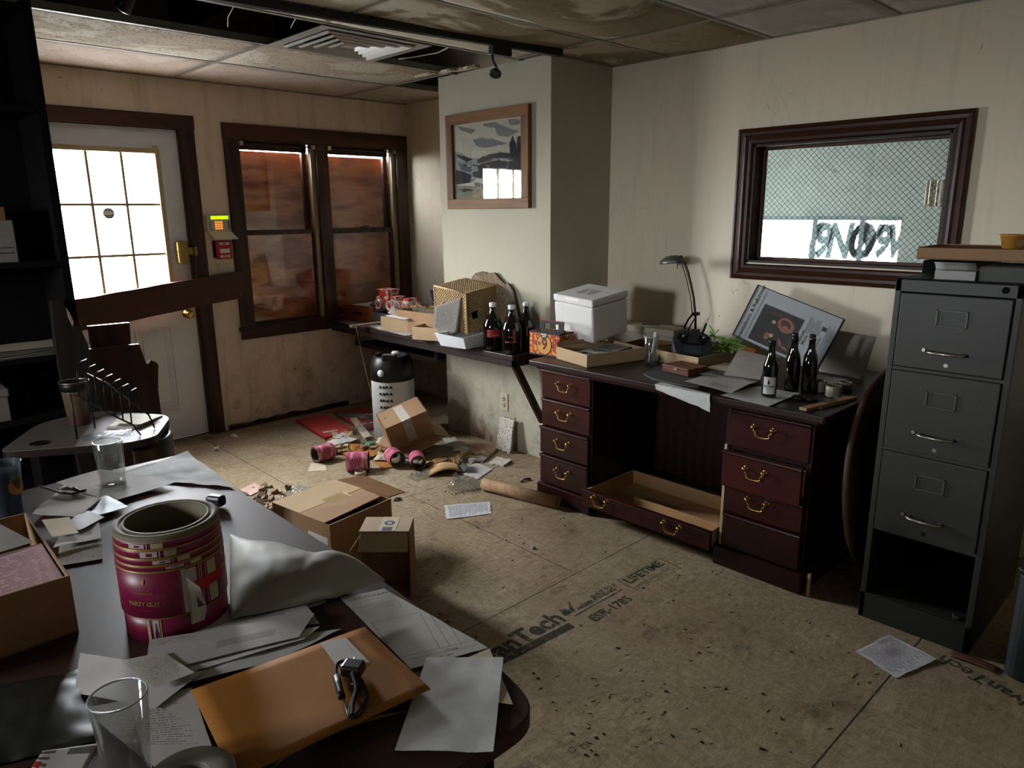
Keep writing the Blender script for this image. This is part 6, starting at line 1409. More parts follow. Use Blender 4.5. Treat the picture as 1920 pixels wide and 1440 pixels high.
for k, (px, s_, l) in enumerate((((440, 820), .035, 'white foam crumb on the floor nearest the door frame'), ((406, 845), .032, 'white foam crumb on the floor below the door, left of the other'), ((1000, 1028), .016, 'tiny pale grey pebble alone on the open floor'), ((527, 820), .012, 'small pale chip near the red carton corner'))):
    b = B(); bmesh.ops.create_icosphere(b.b, subdivisions=3, radius=s_/2)
    for v_ in b.b.verts:
        w_ = 1+.7*mnoise.noise(v_.co*70+Vector((k*5, 0, 0))); v_.co = Vector((v_.co.x*w_*1.3, v_.co.y*w_*.8, v_.co.z*w_*.9))
    o = b.out('debris_chunk', M_foam if k != 2 else M_white); o.location = T(*px, 0)+Vector((0, 0, s_*.35)); tag(o, l, 'debris')
# rubble heap by the far corner of the table
b = B(); rr = random.Random(21)
for k in range(60):
    p = T(rr.uniform(450, 545), rr.uniform(912, 968), 0); s_ = rr.uniform(.012, .05)
    b.rbox((p.x, p.y, s_*.25), (s_, s_*rr.uniform(.4, 1), s_*.45), (rr.uniform(-.5, .5), rr.uniform(-.5, .5), rr.uniform(0, 3)))
single(b.out('rubble_heap', plain('tan_rubble', '86705a', .9, var=.35, vs=30), kind=None), 'heap of tan plaster rubble and splinters behind the large carton', 'rubble', kind='stuff')
b = B(); rr = random.Random(22)
for k in range(240):
    p = T(rr.uniform(700, 1700), rr.uniform(900, 1400), 0)
    if p.x > 2.66 or p.x < .9: continue
    a = rr.uniform(0, 3.14); L_ = rr.uniform(.006, .022); b.rbox((p.x, p.y, .0015), (L_, .0022, .002), (0, 0, a))
single(b.out('wood_splinters', plain('pale_splinters', 'b39f7c', .8, var=.4, vs=9)), 'tiny pale wood splinters scattered over the floor', 'splinters', kind='stuff')
b = B(); rr = random.Random(23)
for k in range(150):
    p = T(rr.uniform(560, 1500), rr.uniform(880, 1420), 0)
    if p.x > 2.66 or p.x < .9: continue
    a = rr.uniform(0, 3.14); s_ = rr.uniform(.003, .012); b.rbox((p.x, p.y, s_*.15), (s_, s_*.5, s_*.3), (0, 0, a))
single(b.out('dark_debris', plain('dark_crumbs', '2c2218', .9)), 'tiny dark crumbs and chips scattered over the floor', 'crumbs', kind='stuff')
for k, (px, yaw, L_, l) in enumerate((((985, 902), .2, .075, 'small dark twig-like splinter of wood near the desk plinth'), ((745, 938), .9, .04, 'small black scrap beside the right flap of the large carton'))):
    b = B(); q = T(*px, 0); b.tube([q+Vector((-L_/2, 0, .004)), q+Vector((0, .006, .012)), q+Vector((L_/2, -.004, .006))], .006, 6); b.tube([q+Vector((0, .006, .01)), q+Vector((.01, -.02, .008))], .004, 5); single(b.out('wood_splinter', M_core), l, 'wood splinter')
b = B(); q = T(1810, 1237, 0); b.grid(lambda u, v: (q.x-.02+.045*v, q.y-.10+.15*u, .003+.006*math.sin(u*3)), 10, 3); single(b.out('brown_scrap', plain('rust_leather', '5a3a26', .7), solid=.001), 'rust-brown flat scrap at the foot of the filing cabinet', 'scrap')
# waste bin at the right edge
bi = thing('waste_bin', 'dark waste bin in deep shadow at the right edge beside the filing cabinet', 'waste bin', (2.79, .255, 0))
b = B(); b.prism(rounded([(-.11, -.14), (.15, -.14), (.15, .14), (-.11, .14)], .05, 5), 0.001, .38); b.out('bin_body', plain('slate_plastic', '1c2224', .6), bi, bevel=.01)
b = B(); b.prism(rounded([(-.12, -.15), (.16, -.15), (.16, .15), (-.12, .15)], .05, 5), .38, .40); b.out('bin_rim', M_black, bi, bevel=.004)
b = B(); b.prism(rounded([(-.10, -.13), (.14, -.13), (.14, .13), (-.10, .13)], .05, 5), .40, .43); b.out('bin_lid', M_black, bi, bevel=.008)

# ================================================================== LEFT: PLANKS, SIDE DESK, SHELVES
def slab(label, pxs, y, thick, mat, name='wood_plank', ragged=0):
    """upright board whose outline is given on the plane y and which stands on the floor"""
    pts = [on(px[0], px[1], 1, y) for px in pxs]; x0 = min(p.x for p in pts); x1 = max(p.x for p in pts)
    b = B(); out = []
    for p in pts:
        j = mnoise.noise(Vector((p.x*20, p.z*20, 1)))*ragged; out.append((p.x+j, p.z+j*.5))
    f = [b._v((x, y, z)) for x, z in out]; g = [b._v((x, y+thick, z)) for x, z in out]; n = len(out)
    b.face(f); b.face(g[::-1])
    for i in range(n): b.face([f[i], f[(i+1) % n], g[(i+1) % n], g[i]])
    return single(b.out(name, mat), label, 'plank')
M_old = wood('old_brown_board', '2a160c', '4a2a18', 'Z', .6, knots=True)
def foot(px, y): p = on(px, 700, 1, y); return p
slab('narrow upright brown board end with a sawn top, rearmost behind the side desk', [(166, 612), (243, 605), (246, 650), (258, 790), (205, 800)], 3.72, .03, M_old)
slab('wide dark reddish board with a knot, standing behind the side desk', [(168, 655), (261, 645), (272, 676), (302, 775), (305, 835), (200, 845)], 3.62, .025, wood('red_brown_board', '2a120a', '3f2015', 'Z', .55, knots=True))
slab('short ragged board at the right of the wide one, broken top', [(269, 677), (278, 683), (283, 675), (293, 679), (297, 684), (296, 730), (304, 785), (302, 830), (280, 830)], 3.66, .03, M_old, ragged=.004)
for o in [o for o in bpy.data.objects if o.name.startswith('wood_plank')]:   # extend each board down to the floor
    me = o.data; zmin = min(v.co.z for v in me.vertices)+o.location.z; low = [v for v in me.vertices if v.co.z+o.location.z < zmin+.12]
    for v in low: v.co.z = .001-o.location.z
slab('broken dark timber leaning between the shelving unit and the side desk', [(98, 565), (112, 560), (132, 590), (145, 600), (165, 650), (190, 760), (188, 800), (150, 810), (120, 720), (105, 650)], 3.33, .05, wood('split_timber', '100906', '21140f', 'Z', .7), name='broken_timber', ragged=.006)
for o in [o for o in bpy.data.objects if o.name.startswith('broken_timber')]:
    low = sorted(o.data.vertices, key=lambda v: v.co.z)[:4]
    for v in low: v.co.z = .001-o.location.z
b = B(); q = [on(px, py, 1, 3.325) for px, py in ((124, 578), (130, 586), (138, 604), (136, 612), (128, 596))]; b.poly(q); single(b.out('pale_splinter', M_cardl, solid=.004), 'pale raw splinter torn along the leaning dark timber', 'splinter')
# jar
j = thing('glass_jar', 'tall amber-tinted jar with a metal lid rim standing on the side desk', 'jar', T(150, 795, RT)+Vector((0, 0, .001)))
b = B(); b.lathe([(0, 0), (.034, 0), (.038, .004), (.047, .135), (.047, .138), (.0, .138)], n=36); b.out('jar_body', plain('tan_filled_glass', '5c4c3a', .25, spec=.6, var=.15, vs=14), j)
b = B(); b.lathe([(.047, .138), (.052, .142), (.053, .165), (.050, .172), (.047, .172), (.0, .160)], n=36); b.out('jar_lid', M_black, j); b = B(); b.tube([Vector((.051*math.cos(2*math.pi*i/32), .051*math.sin(2*math.pi*i/32), .173)) for i in range(32)], .003, 6, closed=True); b.out('lid_rim', M_steel, j)
b = B(); b.grid(lambda u, v: ((.0392+.004*v)*math.cos(va0+u*1.3), (.0392+.004*v)*math.sin(va0+u*1.3), .008+.035*v), 12, 2) if 0 else b.lathe([(.0388, .004), (.0418, .04)], n=36, cap=False); b.out('label_band', plain('dark_red_band', '4a2c28', .5), j)
# wire rack
wr = thing('wire_rack', 'black stepped wire file rack standing on the side desk', 'rack', T(200, 800, RT))
def tp(px, z): p = T(px[0], px[1], RT+z); return p
base = [T(145, 823, RT+.003), T(178, 803, RT+.003), T(290, 802, RT+.003), T(264, 816, RT+.003)]  # feet: front left, rear left, rear right, front right
bl, br_, rr_, fr_ = base
ed = (T(264, 816, RT+.003)-T(145, 823, RT+.003)); e_n = ed.normalized()
def wire(pts, r=.0028, name='wire_divider'): b = B(); b.tube(pts, r, 8); return b.out(name, M_black, wr, w=True)
def hp(foot, ty): h = 0; lo, hi = 0, 1.0; b_ = foot; 
def zat(P0, ty):   # raise the point P0 until it appears on row ty
    lo, hi = -.2, .8
    for _ in range(40):
        m = (lo+hi)/2; p = P0+Vector((0, 0, m))-CAMP; y = 720-FOC*p.dot(_u)/p.dot(_f)
        if y > ty: lo = m
        else: hi = m
    return P0+Vector((0, 0, lo))
tl = zat(bl, 740); tl2 = zat(bl.lerp(fr_, .02), 738)
wire([bl, bl.lerp(tl, .5), tl, zat(bl.lerp(fr_, .12), 742), zat(bl.lerp(fr_, .5), 772), zat(bl.lerp(fr_, .9), 797), fr_], .0032, 'front_rail')
tr2 = zat(br_, 700)
wire([br_, br_.lerp(tr2, .6), tr2, zat(br_.lerp(rr_, .3), 718), zat(br_.lerp(rr_, .7), 757), zat(br_.lerp(rr_, .93), 778), rr_], .0032, 'rear_rail')
tops = [((143, 682), (162, 674)), ((161, 692), (178, 684)), ((177, 701), (194, 693)), ((193, 710), (210, 702)), ((209, 719), (225, 711)), ((224, 728), (240, 720)), ((241, 736), (255, 728))]
for k, (ta, tb2) in enumerate(tops):
    u = .06+.125*k
    fa_ = bl.lerp(fr_, u+.07); ra_ = br_.lerp(rr_, u+.12)
    A0 = zat(fa_, 752+7*k if k else 742); D0_ = zat(ra_, 722+9*k)
    Pa = on(ta[0], ta[1], 1, fa_.y+.0); Pb = on(tb2[0], tb2[1], 1, ra_.y)
    wire([A0, A0.lerp(Pa, .55), Pa, Pb, Pb.lerp(D0_, .5), D0_])
# pad, plastic on the side desk
sheet('notepad', 'white note pad with a pale yellow sheet on the side desk under the wire rack', 'notepad', [(200, 803), (248, 806), (305, 781), (232, 778)], RT+.001, plain('pale_pad', 'b5b1a6', .6), .0, solid=.012)
sheet('yellow_sheet', 'pale yellow sheet lying on the white note pad', 'paper', [(216, 793), (262, 796), (306, 778), (245, 776)], RT+.015, plain('pale_yellow_paper', 'b7b090', .7), .002, seed=91)
crumple('plastic_film', 'shiny clear plastic film on the front edge of the side desk', 'plastic wrap', T(205, 818, RT+.002)+Vector((0, 0.02, 0)), (.16, .07), M_clearpl, .012, 92, -.25)
# on the shelves
p = on(50, 672, 1, SY+.1)
for k in range(6):
    a_ = .24+.06*(k % 3); z = shz[0]+.001+.006*k
    sheet('paper_sheet', 'x', 'paper', None, 0, M_cream if k % 2 else P_greyp, .004, world=[Vector((SX-.60, SY+.01+.01*k, z)), Vector((SX-.05-.02*(k % 3), SY+.012, z)), Vector((SX-.06, SY+.22, z)), Vector((SX-.6, SY+.24, z))], seed=k)
    o = [o for o in bpy.data.objects if o.name.startswith('paper_sheet')][-1]
for o in bpy.data.objects:
    if o.get('label') == 'x' and o.name.startswith('paper_sheet'): o['label'] = 'loose sheet in the paper stack on the dark shelf'; o['group'] = 'paper stack on the middle dark shelf'
bxx = thing('storage_box', 'grey-white box with two dark bands on the upper dark shelf', 'box', (SX-.62, SY+.02, shz[1]+.001))
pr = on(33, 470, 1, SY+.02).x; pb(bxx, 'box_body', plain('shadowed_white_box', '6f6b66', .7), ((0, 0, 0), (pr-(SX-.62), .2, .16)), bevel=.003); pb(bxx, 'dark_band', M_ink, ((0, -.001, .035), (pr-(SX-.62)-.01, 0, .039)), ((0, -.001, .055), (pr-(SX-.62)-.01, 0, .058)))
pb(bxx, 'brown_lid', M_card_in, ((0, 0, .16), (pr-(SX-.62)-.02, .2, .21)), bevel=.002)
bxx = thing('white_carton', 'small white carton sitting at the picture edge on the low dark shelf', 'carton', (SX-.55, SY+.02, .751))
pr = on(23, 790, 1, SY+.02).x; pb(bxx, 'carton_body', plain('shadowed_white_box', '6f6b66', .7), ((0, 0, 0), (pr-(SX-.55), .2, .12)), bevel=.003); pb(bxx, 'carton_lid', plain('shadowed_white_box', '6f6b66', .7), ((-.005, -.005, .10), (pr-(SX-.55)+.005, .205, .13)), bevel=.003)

# ================================================================== ON THE FOREGROUND TABLE
F0 = TT
# label roll
rc_ = T(330, 1185, F0); rcx_ = (T(222, 1195, F0)+T(425, 1150, F0))/2
R = .098; RH = .215; cR = Vector((.423, 1.408, F0+.001))
rl = thing('label_roll', 'huge upright roll of crimson bottle labels standing on the foreground table', 'label roll', cR, math.radians(0))
zs = [0, .045, .046, .145, .146, .158, .159, .172, .173, .190, .191, RH]
offs = [(0, .052, .094), (.052, .148, .097), (.148, .160, .0965), (.160, .174, .096), (.174, .192, .0955), (.192, RH-.008, .095)]
view = math.atan2(-cR.y, -cR.x)
for k, (z0_, z1_, r_) in enumerate(offs):
    b = B(); b.lathe([(r_-.004, z0_), (r_, z0_+.0005), (r_, z1_-.0005), (r_-.004, z1_)], n=64, cap=False); L_ = b.out('label_layer', M_crim, rl)
    b = B(); b.lathe([(r_+.0004, z1_-.0035), (r_+.0006, z1_-.001), (r_-.003, z1_+.0006)], n=64, cap=False); b.out('gold_edge', M_olive if k == 5 else plain('dull_gold_edge', '8a7434', .4, .3), L_)
b = B(); b.lathe([(.095, RH-.010), (.0945, RH-.003), (.088, RH), (.083, RH-.001), (.081, RH-.004), (.078, RH), (.074, RH+.001), (.073, RH-.002), (.073, .002)], n=64, cap=False); b.out('paper_core', plain('olive_paper_core', '665f49', .7, var=.06), rl)
b = B(); b.lathe([(.0735, .004), (.0732, RH-.006)], n=48, cap=False); b.out('core_inside', M_core, rl)
def patch(a0, a1, z0_, z1_, mat, d=.0008, name='label_patch', R_=None, par=rl):
    R_ = (R_ or .097)+d; b = B(); b.grid(lambda u, v: (R_*math.cos(view+a0+(a1-a0)*u), R_*math.sin(view+a0+(a1-a0)*u), z0_+(z1_-z0_)*v), 10, 1); return b.out(name, mat, par)
M_lw = plain('label_white', 'a9a39b', .5, var=.05); M_lc = plain('label_cream', 'a39a78', .5)
# stepped white boxes of each wound layer
for k, (z0_, z1_, r_) in enumerate(offs[2:]):
    a = .10-.22*k
    patch(a-.22, a+.10, z0_+.002, z1_-.0045, M_lw, R_=r_); patch(a-.10, a+.0, z0_+.004, z1_-.007, M_crim, .0012, R_=r_); patch(a+.22, a+.44, z0_+.001, z1_-.004, M_lc, R_=r_); patch(a+.13, a+.15, z0_+.001, z1_-.004, M_lw, R_=r_)
patch(.18, .40, .060, .142, M_lw); patch(.31, .52, .058, .142, plain('label_crimson2', '8e1242', .4), .0012) if 0 else None
patch(.64, .86, .058, .142, M_lc); patch(.50, .515, .056, .143, M_lw); patch(.60, .61, .056, .143, M_lw); patch(.46, .47, .056, .143, M_lw)
patch(.35, 1.02, .092, .114, M_redb, .0018); 
patch(.12, .20, .055, .144, M_lw, .001); patch(.09, .096, .055, .144, M_gold, .001)
# unstuck label corner
def corner(u, v):
    a = view+.22+.20*u; rr2 = .0985+.012*math.sin(u*math.pi)*(1-v)*1.2; return (rr2*math.cos(a), rr2*math.sin(a), .010+.125*v-.03*u*(v > .5))
b = B(); b.grid(lambda u, v: ((.0995+.010*u*v)*math.cos(view+.20+.30*u*(1-.55*abs(v-.3))), (.0995+.010*u*v)*math.sin(view+.20+.30*u*(1-.55*abs(v-.3))), .028+.10*v-.025*u*v), 10, 14); b.out('peeled_label', M_lw, rl, solid=.0006)
patch(.34, .47, .060, .084, plain('barcode_block', '30322f', .5), .0065, 'barcode')
patch(.215, .222, .035, .12, M_inkf, .004, 'fine_print'); 
patch(-.50, -.38, .004, .048, M_lw, R_=.094); patch(-.62, -.56, .004, .048, M_lc, R_=.094); patch(-.36, -.34, .004, .048, M_gold, R_=.094)
b = B(); b.poly([Vector((.0956*math.cos(view-.44+x_), .0956*math.sin(view-.44+x_), z_)) for x_, z_ in ((-.03, .008), (.03, .008), (.035, .02), (.01, .03), (.008, .042), (-.008, .042), (-.01, .03), (-.035, .02))]); b.out('bottle_icon', plain('maroon_ink', '4a0f20', .5), rl)
def rtext(s, z, a, size, mat, bold=.0006, R_=.0982): return text(s, size, mat, Matrix.Rotation(view+a+math.pi/2, 4, 'Z') @ Matrix.Translation((0, 0, z)), rl, 'label_lettering', bold, wrap=R_)
rtext('PARTY GUY', .082, -.62, .012, plain('dim_gold_ink', '7a5a28', .5)); rtext('--- -- ----- --', .105, -.60, .008, plain('dim_gold_ink', '7a5a28', .5)); rtext('PARTY GUY', .110, 1.12, .013, M_gold); rtext('---- -- --- --', .096, 1.12, .007, M_lw, .0001); rtext('-- --- - ---', .088, 1.12, .006, M_lw, .0001); rtext('---- -- --- --', .070, -.60, .006, plain('dim_gold_ink', '7a5a28', .5), .0001)
for a, z in ((-.58, .128), (1.10, .138)):
    b = B(); b.poly([Vector((.0984*math.cos(view+a+x_), .0984*math.sin(view+a+x_), z+z_)) for x_, z_ in ((0, -.006), (.03, -.003), (.035, .003), (.02, .007), (.01, .004), (-.02, .0))]); b.out('bird_emblem', M_gold, rl)
# glasses and cup
tumbler('tall_glass', 'tall clear shot-style glass behind the big label roll', T(214, 915, F0)+Vector((0, 0, .001)), .034, .040, .145, base=.012)
b = B(); 
g2_ = tumbler('tall_glass', 'clear tumbler with squared rim at the bottom left of the table', Vector((.205, .98, F0+.010)), .026, .037, .150, nseg=40)
cp = thing('plastic_cup', 'frosted plastic beer cup with an orange round logo at the left edge', 'cup', T(18, 970, F0)+Vector((0, 0, .001)))
M_frost = glass_thin('frosted_cup_plastic', 'a9b4bb', rough=.2, dust=.35, dustc='8c979d'); 
b = B(); b.lathe([(0, 0), (.032, 0), (.034, .003), (.046, .150), (.048, .152), (.045, .152), (.032, .006), (0, .006)], n=40); b.out('cup_wall', M_frost, cp)
vc = math.atan2(-cp.location.y, -cp.location.x)
b = B(); b.poly([Vector((.0432*math.cos(vc+.75+.024*math.cos(t_)/.043), .0432*math.sin(vc+.75+.024*math.cos(t_)/.043), .092+.024*math.sin(t_))) for t_ in [2*math.pi*i/24 for i in range(24)]]); lg = b.out('round_logo', plain('orange_logo_ink', 'a8701e', .5, var=.05), cp)
text('C', .022, plain('brown_logo_ink', '5a3a12', .6), Matrix.Rotation(vc+.75+math.pi/2, 4, 'Z') @ Matrix.Translation((0, 0, .092)), lg, 'logo_lettering', .001, wrap=.0438)
# carton with papers at the left
lbx = thing('cardboard_box', 'open brown carton of paperwork at the left edge of the foreground table', 'box', (0, 0, F0+.001))
q0, q1, q2 = T(125, 1070, F0+.115), T(65, 965, F0+.115), T(148, 1240, F0+.0)
lbx.location = (.07, 1.13, F0+.001); lbx.rotation_euler = (0, 0, math.radians(96))
# box corners from the picture: right wall from (40,968) to (128,1075)/(140,1220)
A_ = T(131, 1080, F0+.12); Bq = T(48, 962, F0+.12); dxy = (Bq-A_); yaw = math.atan2(dxy.y, dxy.x)
lbx.location = (A_.x, A_.y, F0+.001); lbx.rotation_euler = (0, 0, yaw)
L_ = dxy.length
b = B(); shellbox(b, L_, .34, .12, .004); b.out('box_shell', M_card, lbx)
lm = wm(lbx)
def inbox(name, label, pts, mat, seed=0, bump=.0):
    return sheet(name, label, 'paper', None, 0, mat, bump, world=[lm @ Vector(p) for p in pts], seed=seed)
inbox('pink_form', 'pink printed form slanting in the carton at the left edge', [(.005, .008, .112), (L_*.50, .008, .118), (L_*.55, .30, .108), (.005, .30, .10)], P_pink, 1)
inbox('white_sheet', 'off-white sheet standing above the pink form in the carton', [(L_*.50, .02, .125), (L_*.98, .10, .165), (L_*.85, .34, .165), (L_*.45, .32, .12)], P_greyp, 2)
# papers at far end
TPp = [([(232, 885), (260, 900), (440, 915), (352, 850)], .003, P_blank, 'wide wrinkled white wrapping paper covering the far end of the table', .012),
       ([(105, 905), (205, 942), (330, 905), (190, 880)], .010, P_env, 'white envelope with a printed window behind the tall glass', .004),
       ([(60, 965), (150, 972), (190, 935), (112, 918)], .014, P_greyp, 'wrinkled grey tissue sheet between the cup and the tall glass', .008),
       ([(108, 1062), (192, 1048), (192, 1010), (112, 1010)], .004, P_forms, 'beige ruled card left of the big label roll', .002),
       ([(78, 975), (98, 1008), (148, 1000), (130, 970)], .022, M_cream, 'folded cream flap of paper resting on the mail left of the roll', .004),
       ([(100, 1030), (190, 1010), (185, 975), (120, 990)], .012, P_env, 'thick folded letter left of the big label roll', .008),
       ([(118, 985), (150, 995), (196, 970), (160, 955)], .018, plain('violet_grey_paper', '6a6468', .5), 'dull violet-grey booklet between the letters', .002),
       ([(150, 950), (175, 970), (240, 950), (200, 930)], .010, plain('pale_blue_sleeve', '8d99aa', .35), 'pale blue plastic sleeve behind the label roll', .004),
       # foreground papers
       ([(637, 1122), (720, 1104), (915, 1215), (770, 1255)], .0015, printed('invoice_form', 'b2afa6', '4a4844', 16, .62, 12, .3, .6, .85, .97, .7), 'invoice form with ruled table lying by the table edge', .004),
       ([(740, 1408), (925, 1412), (944, 1233), (800, 1233)], .007, P_blank, 'blank stained white sheet at the rounded corner of the table', .006),
       ([(720, 1300), (940, 1320), (962, 1322), (918, 1216)], .005, M_cream, 'cream sheet sticking out beneath the blank sheet', .002),
       ([(580, 1140), (612, 1130), (600, 1108), (565, 1118)], .003, P_forms, 'small white form corner beside the poly mailer', .001),
       ([(340, 1190), (600, 1170), (545, 1095), (345, 1160)], .008, P_env, 'white window envelope under the poly mailer', .003),
       ([(272, 1265), (560, 1195), (590, 1150), (280, 1200)], .016, P_env, 'long white window envelope on top of the envelope pile', .003),
       ([(290, 1280), (570, 1200), (600, 1175), (300, 1230)], .010, M_white, 'second white envelope in the envelope pile', .003),
       ([(280, 1300), (520, 1240), (640, 1180), (420, 1210)], .004, P_blank, 'large creased white sheet beneath envelopes and manila envelope', .006),
       ([(290, 1440), (420, 1470), (360, 1290), (150, 1330)], .004, P_let, 'white letter left of the manila envelope', .006),
       ([(140, 1300), (290, 1330), (380, 1260), (150, 1225)], .010, M_white, 'white card behind the front tumbler', .003),
       ([(225, 1240), (290, 1290), (365, 1262), (310, 1225)], .020, P_forms, 'small folded note right of the front tumbler', .004),
       ([(500, 1450), (560, 1395), (760, 1335), (620, 1360)], .003, plain('lime_paper', 'a8a64a', .7), 'yellow-green sheet under the front edge of the manila envelope', .004),
       ([(440, 1470), (500, 1400), (708, 1335), (640, 1330)], .008, plain('lavender_sheets', '8f8fa3', .6), 'lavender-white sheet sticking out below the manila envelope', .006)]
for k, (px, dz, m, l, bp) in enumerate(TPp):
    if 'violet' in l or 'sleeve' in l: nm = 'booklet' if 'booklet' in l else 'plastic_sleeve'
    else: nm = 'envelope' if 'envelope' in l and 'beneath' not in l and 'below' not in l and 'left of' not in l and 'front edge' not in l else 'paper_sheet'
    sheet(nm, l, 'envelope' if nm == 'envelope' else 'paper', px, F0+dz, m, bp, seed=200+k, n=18 if k == 0 else 12)
# ruled table of the invoice
inv = [o for o in bpy.data.objects if o.get('label', '').startswith('invoice form')][0]
Q = [T(*p, F0+.0015) for p in ((637, 1122), (720, 1104), (915, 1215), (770, 1255))]
b = B()
def seg(p, q, w_=.0008):
    P0, P1 = T(*p, F0+.0078), T(*q, F0+.0078); n = Vector((-(P1-P0).y, (P1-P0).x, 0)).normalized()*w_/2; b.poly([P0-n, P1-n, P1+n, P0+n])
for p, q in (((697, 1168), (787, 1148)), ((697, 1168), (750, 1240)), ((787, 1148), (825, 1216)), ((803, 1147), (845, 1213)), ((840, 1168), (865, 1208)), ((885, 1190), (893, 1205)), ((750, 1240), (898, 1208)), ((665, 1160), (662, 1140)), ((664, 1141), (745, 1125)), ((745, 1125), (753, 1140)), ((745, 1234), (890, 1200)), ((834, 1216), (838, 1223)), ((803, 1147), (835, 1160))): seg(p, q)
b.b.transform(Matrix.Translation(-inv.location)); b.out('ruled_lines', M_inkf, inv)
pinv = T(692, 1117, F0+.008); ya = math.atan2((T(720, 1104, F0)-T(637, 1122, F0)).y, (T(720, 1104, F0)-T(637, 1122, F0)).x)
for s, px, sz in (('TODD TRUCKING', (692, 1118), .011), ('-- --- -- --', (696, 1124), .008), ('802-555-0123' if 0 else '--- -- --', (700, 1130), .008), ('Total', (848, 1217), .010)):
    p = T(*px, F0+.008); text(s, sz, M_inkf, Matrix.Translation((p.x, p.y, p.z)) @ Matrix.Rotation(ya, 4, 'Z') @ Matrix.Translation((0, 0, 0)), inv, 'form_lettering', .0002, w=True)
# manila envelope with label and charger cable
me_q = [(440, 1462), (358, 1295), (684, 1176), (807, 1292)]
mn = thing('manila_envelope', 'large orange-brown manila envelope in the foreground with a white address label', 'envelope', T(580, 1300, F0+.024))
Q = [T(*p, F0+.024) for p in me_q]
b = B(); b.grid(lambda u, v: bil(Q, u, v)+Vector((0, 0, .002*mnoise.noise(Vector((u*3, v*3, 0))))), 12, 12); b.out('envelope_body', M_manila, mn, w=True, solid=.0025, off=0)
Q2 = [T(*p, F0+.0272) for p in ((630, 1248), (694, 1242), (648, 1195), (600, 1205))]
b = B(); b.prism(rounded([(q.x, q.y) for q in Q2], .006, 3), F0+.0268, F0+.0274); al = b.out('address_label', plain('address_label', 'a8a49c', .6), mn, w=True)
for k_, (px, s, sz) in enumerate((((655, 1212), '-- --- -- -', .006), ((662, 1220), '--- - -- ---', .005))):
    p = T(*px, F0+.0276); text(s, sz, M_inkf, Matrix.Translation((p.x, p.y, p.z)) @ Matrix.Rotation(math.radians(-100), 4, 'Z'), mn, 'address_lettering', .0001, w=True)
p = T(775, 1290, F0+.0272); text('-|=|-', .011, M_core, Matrix.Translation(p) @ Matrix.Rotation(math.radians(-98), 4, 'Z'), mn, 'corner_lettering', .0003, w=True)
cab_ = thing('charger_cable', 'coiled black charging cable with plug lying on the manila envelope', 'cable', T(660, 1290, F0+.028))
def C3(pts, z=.033): return [T(px, py, F0+z+(dz if len(q_) > 2 else 0)) for q_ in pts for px, py, dz in [(q_[0], q_[1], q_[2] if len(q_) > 2 else 0)]]
def cr(p):   # Catmull-Rom through points
    out = []; n = len(p)
    for i in range(n-1):
        p0, p1, p2, p3 = p[max(0, i-1)], p[i], p[i+1], p[min(n-1, i+2)]
        for k in range(6):
            t_ = k/6; out.append(.5*((2*p1)+(p2-p0)*t_+(2*p0-5*p1+4*p2-p3)*t_*t_+(3*p1-p0-3*p2+p3)*t_**3))
    return out+[p[-1]]
M_cord = plain('black_rubber', '121212', .7, spec=.3)
cables = [[(638, 1300), (630, 1262), (632, 1246), (643, 1239), (655, 1240, .006), (668, 1248, .008)], [(664, 1262, .006), (672, 1290), (664, 1310), (655, 1335), (664, 1345), (678, 1335), (686, 1310), (676, 1285, .004), (670, 1262, .008)],
          [(668, 1268, .008), (668, 1290, .005), (660, 1315), (657, 1338), (668, 1340), (682, 1322), (688, 1302), (680, 1282), (672, 1268)], [(660, 1262, .012), (668, 1292, .010), (662, 1320, .004), (660, 1342, .003)]]
for q in cables: b = B(); b.tube(cr(C3(q)), .0032, 8); b.out('cord', M_cord, cab_, w=True)
b = B(); b.tube(C3([(631, 1268), (634, 1282), (638, 1298), (641, 1308)], .034), .0062, 10, flat=.8); b.out('connector_sleeve', M_black, cab_, w=True)
b = B(); b.tube(C3([(640, 1300), (646, 1318), (655, 1344)], .031), .0022, 8); b.out('metal_tip', M_steel, cab_, w=True)
b = B(); p = T(662, 1253, F0+.040); b.M = Matrix.Translation(p) @ Matrix.Rotation(.6, 4, 'Z'); b.box((-.014, -.018, -.010), (.014, .018, .010)); b.out('plug_body', M_black, cab_, w=True, bevel=.004)
b = B(); 
for px in ((655, 1240), (664, 1238)): b.cyl(T(px[0], px[1]+6, F0+.042), T(px[0]+1, px[1]-5, F0+.046), .0016)
b.out('plug_prong', M_steel, cab_, w=True)
b = B(); b.tube(C3([(655, 1282, .004), (664, 1284, .008), (676, 1286, .004)], .034), .0016, 6); b.out('twist_tie', M_black, cab_, w=True)
# grey mailer pouch
Qm = [T(432, 1162, F0+.012), T(625, 1122, F0+.012), T(722, 1088, F0+.012), T(432, 1002, F0+.012)]
b = B()
def mail(u, v):
    p = bil([Qm[0], Qm[1], Qm[2], Qm[3]], u, v); e = math.sin(math.pi*min(1, max(0, u)))*math.sin(math.pi*v)
    h = .055*e**.6 + .006*mnoise.noise(Vector((u*4, v*3, 3))) + .002*mnoise.noise(Vector((u*11, v*7, 1)))
    if u > .62: h += .03*math.sin((u-.62)/.38*math.pi)*v
    return (p.x, p.y, p.z+max(0, h))
b.grid(mail, 36, 24); single(b.out('poly_mailer', M_mailer, solid=.001, off=1), 'crumpled grey-white poly mailer bag in the middle of the foreground table', 'mailer bag')
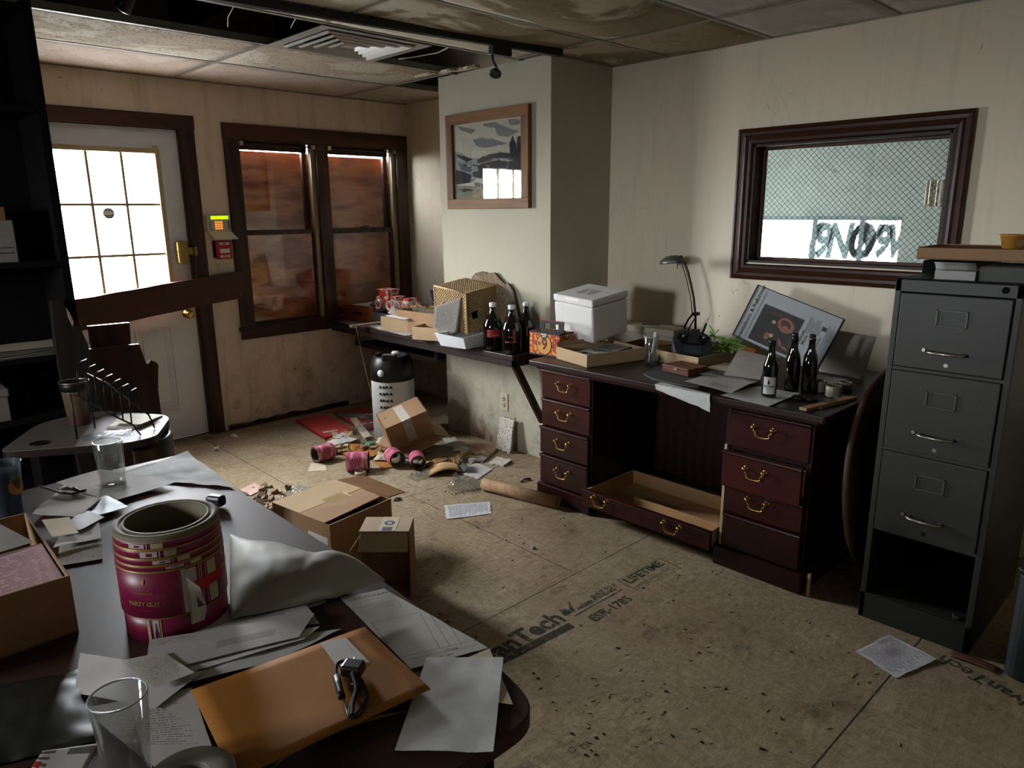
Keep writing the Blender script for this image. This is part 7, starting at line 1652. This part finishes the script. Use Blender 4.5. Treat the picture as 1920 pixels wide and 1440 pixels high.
# black object behind the roll
b = B(); b.rbox(T(405, 938, F0+.018), (.03, .05, .03), (0, 0, .5)); single(b.out('black_adapter', M_black, bevel=.008), 'small black adapter poking out right of the big label roll', 'adapter')
# scissors-like black and silver clip among the papers
sc = thing('binder_clip', 'black and silver binder clip lying among the papers left of the tall glass', 'clip', T(122, 925, F0+.02))
b = B(); b.tube(C3([(75, 912), (95, 918), (112, 924), (135, 926), (150, 922)], .024), .003, 8); b.out('clip_spine', M_black, sc, w=True); b = B(); b.tube(C3([(138, 915), (150, 921), (162, 919)], .026), .004, 8); b.out('clip_jaw', M_black, sc, w=True)
b = B(); b.rbox(T(118, 914, F0+.025), (.022, .014, .004), (0, 0, .4)); b.out('clip_plate', M_steel, sc, w=True, bevel=.001)
# bottom-left: dark pouch, booklet, tape roll
b = B(); Qd = [T(-30, 1440, F0+.004), T(185, 1390, F0+.004), T(165, 1255, F0+.004), T(-60, 1300, F0+.004)]
b.grid(lambda u, v: bil(Qd, u, v)+Vector((0, 0, .012*math.sin(math.pi*u)*math.sin(math.pi*v)+.004*mnoise.noise(Vector((u*6, v*6, 0))))), 20, 16)
single(b.out('dark_pouch', plain('dark_grey_pouch', '24251f', .45, spec=.35, var=.08, bump=.1, bs=14), solid=.002, off=1), 'glossy dark grey-green pouch at the bottom left corner of the table', 'pouch')
sheet('booklet', 'small white booklet with black and red cover bands at the bottom left edge', 'booklet', [(60, 1440), (150, 1460), (185, 1395), (80, 1410)], F0+.020, printed('red_black_cover', '9a958f', '111111', 3, .3, 3, 0, .3, 0, 1, .9, block=[(.0, .0, .14, .35, '7a1a14'), (.5, .7, .95, .95, '2a2826')]), .001, solid=.003)
tpr = thing('tape_roll', 'grey-white roll of tape lying flat at the bottom edge of the table', 'tape roll', Vector((.255, .895, F0+.006)))
b = B(); b.lathe([(.025, 0), (.058, 0), (.060, .003), (.060, .045), (.057, .048), (.027, .048), (.025, .045), (.025, 0)], n=48, cap=False); b.out('tape_winding', plain('dusty_tape', '77736b', .5, var=.08, vs=6), tpr); b = B(); b.lathe([(.0252, .002), (.0252, .046)], n=40, cap=False); b.out('tape_core', M_core, tpr)
